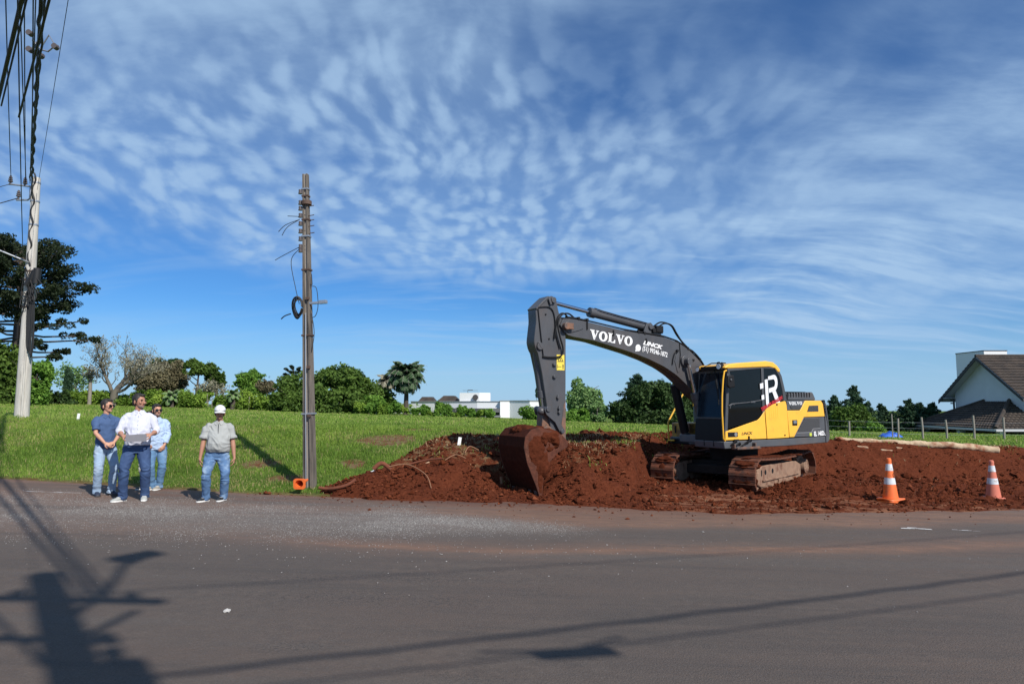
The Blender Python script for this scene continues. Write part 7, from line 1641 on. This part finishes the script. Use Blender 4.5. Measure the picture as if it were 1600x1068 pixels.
# bare tree with lichen
def bare_tree():
    Y = 60; x, y = at(178, Y); base = S1(x,y)-.1; root = empty('bare_tree', (x,y,base), 0, 'large leafless tree with spreading lichen grey branches above the hedge', 'tree')
    rn = random.Random(17); mb = MB(); tips = []
    def grow(p, d, L_, r_, lev):
        n = 3; pts = [p]; rs = [r_]
        for i in range(n):
            d = (d+V(rn.gauss(0,.16),rn.gauss(0,.16),rn.gauss(.03,.12))).normalized(); pts.append(pts[-1]+d*L_/n); rs.append(r_*(1-.30*(i+1)/n))
        mb.tube(pts, rs, 6 if lev < 3 else 4, cap=False)
        if lev >= 3: tips.extend(pts[1:])
        if lev >= 7 or rs[-1] < .008: return
        k = 3 if lev in (1,2) else 2
        if lev >= 3 and rn.random() < .4: k = 3
        for j in range(k):
            dd_ = (d+V(rn.gauss(0,.55),rn.gauss(0,.45),rn.gauss(.10,.30))).normalized(); grow(pts[-1 if j else -1], dd_, L_*rn.uniform(.62,.86), rs[-1]*rn.uniform(.58,.78), lev+1)
        if rn.random() < .6: q = pts[1]; grow(q, (d+V(rn.gauss(0,.8),rn.gauss(0,.5),.3)).normalized(), L_*.55, rs[1]*.45, lev+2)
    for (d, L_, r_, px_) in (((-.14,0,1),1.75,.17,-.18),((.35,.1,.9),1.6,.15,.15),((1.0,-.1,.42),1.9,.13,.4),((-.42,.1,.9),1.35,.12,-.2),((.1,.3,1),1.6,.15,0),((.7,.2,.8),1.5,.12,.2)):
        grow(V(px_,0,1.3), V(d).normalized(), L_, r_, 1)
    mb.tube([(0,0,-.3),(0,0,.6),(.05,0,1.5)],[.42,.34,.28],10)
    obj('trunk', mb, M_barkl, root, smooth=60)
    T_ = np.array([tuple(t) for t in tips]); T_ = np.repeat(T_, 2, 0); T_ = T_+np.random.default_rng(3).normal(0,.12,T_.shape)
    leaves('lichen', leaf_arrays(T_, .13, 4, .2, .6), LM['lichen'], root, None, 5)
bare_tree()
def palm_stump():
    x, y = at(140, 60); b = S1(x,y); root = empty('dead_palm', (x,y,b), 0, 'pale dead palm trunk with a ragged top left of the bare tree', 'tree')
    obj('trunk', MB().tube([(0,0,-.2),(.02,0,1.4),(0,0,2.7)],[.17,.15,.13],9), M_barkp, root, smooth=60)
    P = np.random.default_rng(2).normal(0,1,(260,3))*np.array([.30,.3,.38])+np.array([0,0,2.85]); leaves('withered_fronds', leaf_arrays(P,.38,3,-.3,.25), LM['lichen'], root, None, 4)
palm_stump()
def palm(label, px, Y, pyt, wpx, seed, nf=72, m=None, cat='palm tree'):
    x, y = at(px, Y); base = S1(x,y); rw = wpx/2/1066.7*Y; H = zpx(pyt,Y)-base-rw*.42; rn = random.Random(seed); root = empty('palm_tree', (x,y,base), 0, label, cat)
    obj('trunk', MB().tube([(0,0,-.3),(.05,0,H*.5),(0,0,H)],[.26,.2,.17],9), M_bark, root, smooth=60)
    rb = MB(); V4 = []; r = np.random.default_rng(seed)
    for k in range(nf):
        a = k*2.399; el = R(np.interp(k/nf,[0,1],[84,-38])+rn.uniform(-8,8)); L_ = rw*rn.uniform(.92,1.2); pts = []; p = V(0,0,H); d = el
        for i in range(9): pts.append(p.copy()); p = p+V(math.cos(a)*math.cos(d),math.sin(a)*math.cos(d),math.sin(d))*L_/8; d -= R(13)
        rb.tube(pts,[.035*(1-.09*i) for i in range(9)],4,cap=False)
        side = V(-math.sin(a),math.cos(a),0)
        for i in range(1,9):
            for j in range(7):
                t = j/7; q = pts[i-1].lerp(pts[i],t); ll = L_*.26*math.sin(math.pi*min(1,(i-1+t)/8+.14))**.6
                for s in (-1,1):
                    e = q+side*s*ll*.75+V(0,0,-ll*rn.uniform(.35,.9))+(pts[i]-pts[i-1]).normalized()*ll*.35; wv = (pts[i]-pts[i-1]).normalized()*.075
                    V4.append([tuple(q-wv),tuple(q+wv),tuple(e+wv*.3),tuple(e-wv*.3)])
    o = obj('frond_ribs', rb, M_barkp, root); o['kind'] = 'stuff'; leaves('fronds', np.array(V4), m or LM['palm'], root, None, seed)
palm('full palm tree with drooping fronds left of the white building', 634, 62, 570, 72, 81)
palm('greyer small palm peeping out left of the full palm tree', 604, 68, 586, 44, 82, nf=24, m=LM['lichen'])
palm('feathery palm tips in the hedge below the cloud crowned trees', 268, 60, 612, 34, 83, nf=18, m=LM['pale'])
palm('second feathery palm in the hedge left of the fresh green tree', 364, 60, 610, 30, 84, nf=18, m=LM['pale'])
# far wooded rise that closes the view
def far_wood():
    r = np.random.default_rng(9); n = 26000; x = r.uniform(-420,420,n); y = 250+r.uniform(0,50,n)
    top = 4.2+3.0*fbm(x*.05,y*0,1,4,5); z = -9+r.uniform(0,1,n)**.7*(top*.6+2.4)
    z = z-np.clip(x,0,400)*.008
    P = np.stack([x,y,z],-1); o = leaves('distant_woods', leaf_arrays(P,2.6,3,.4,.8), LM['dark'], None, None, 3); tag(o, kind='stuff')
far_wood()
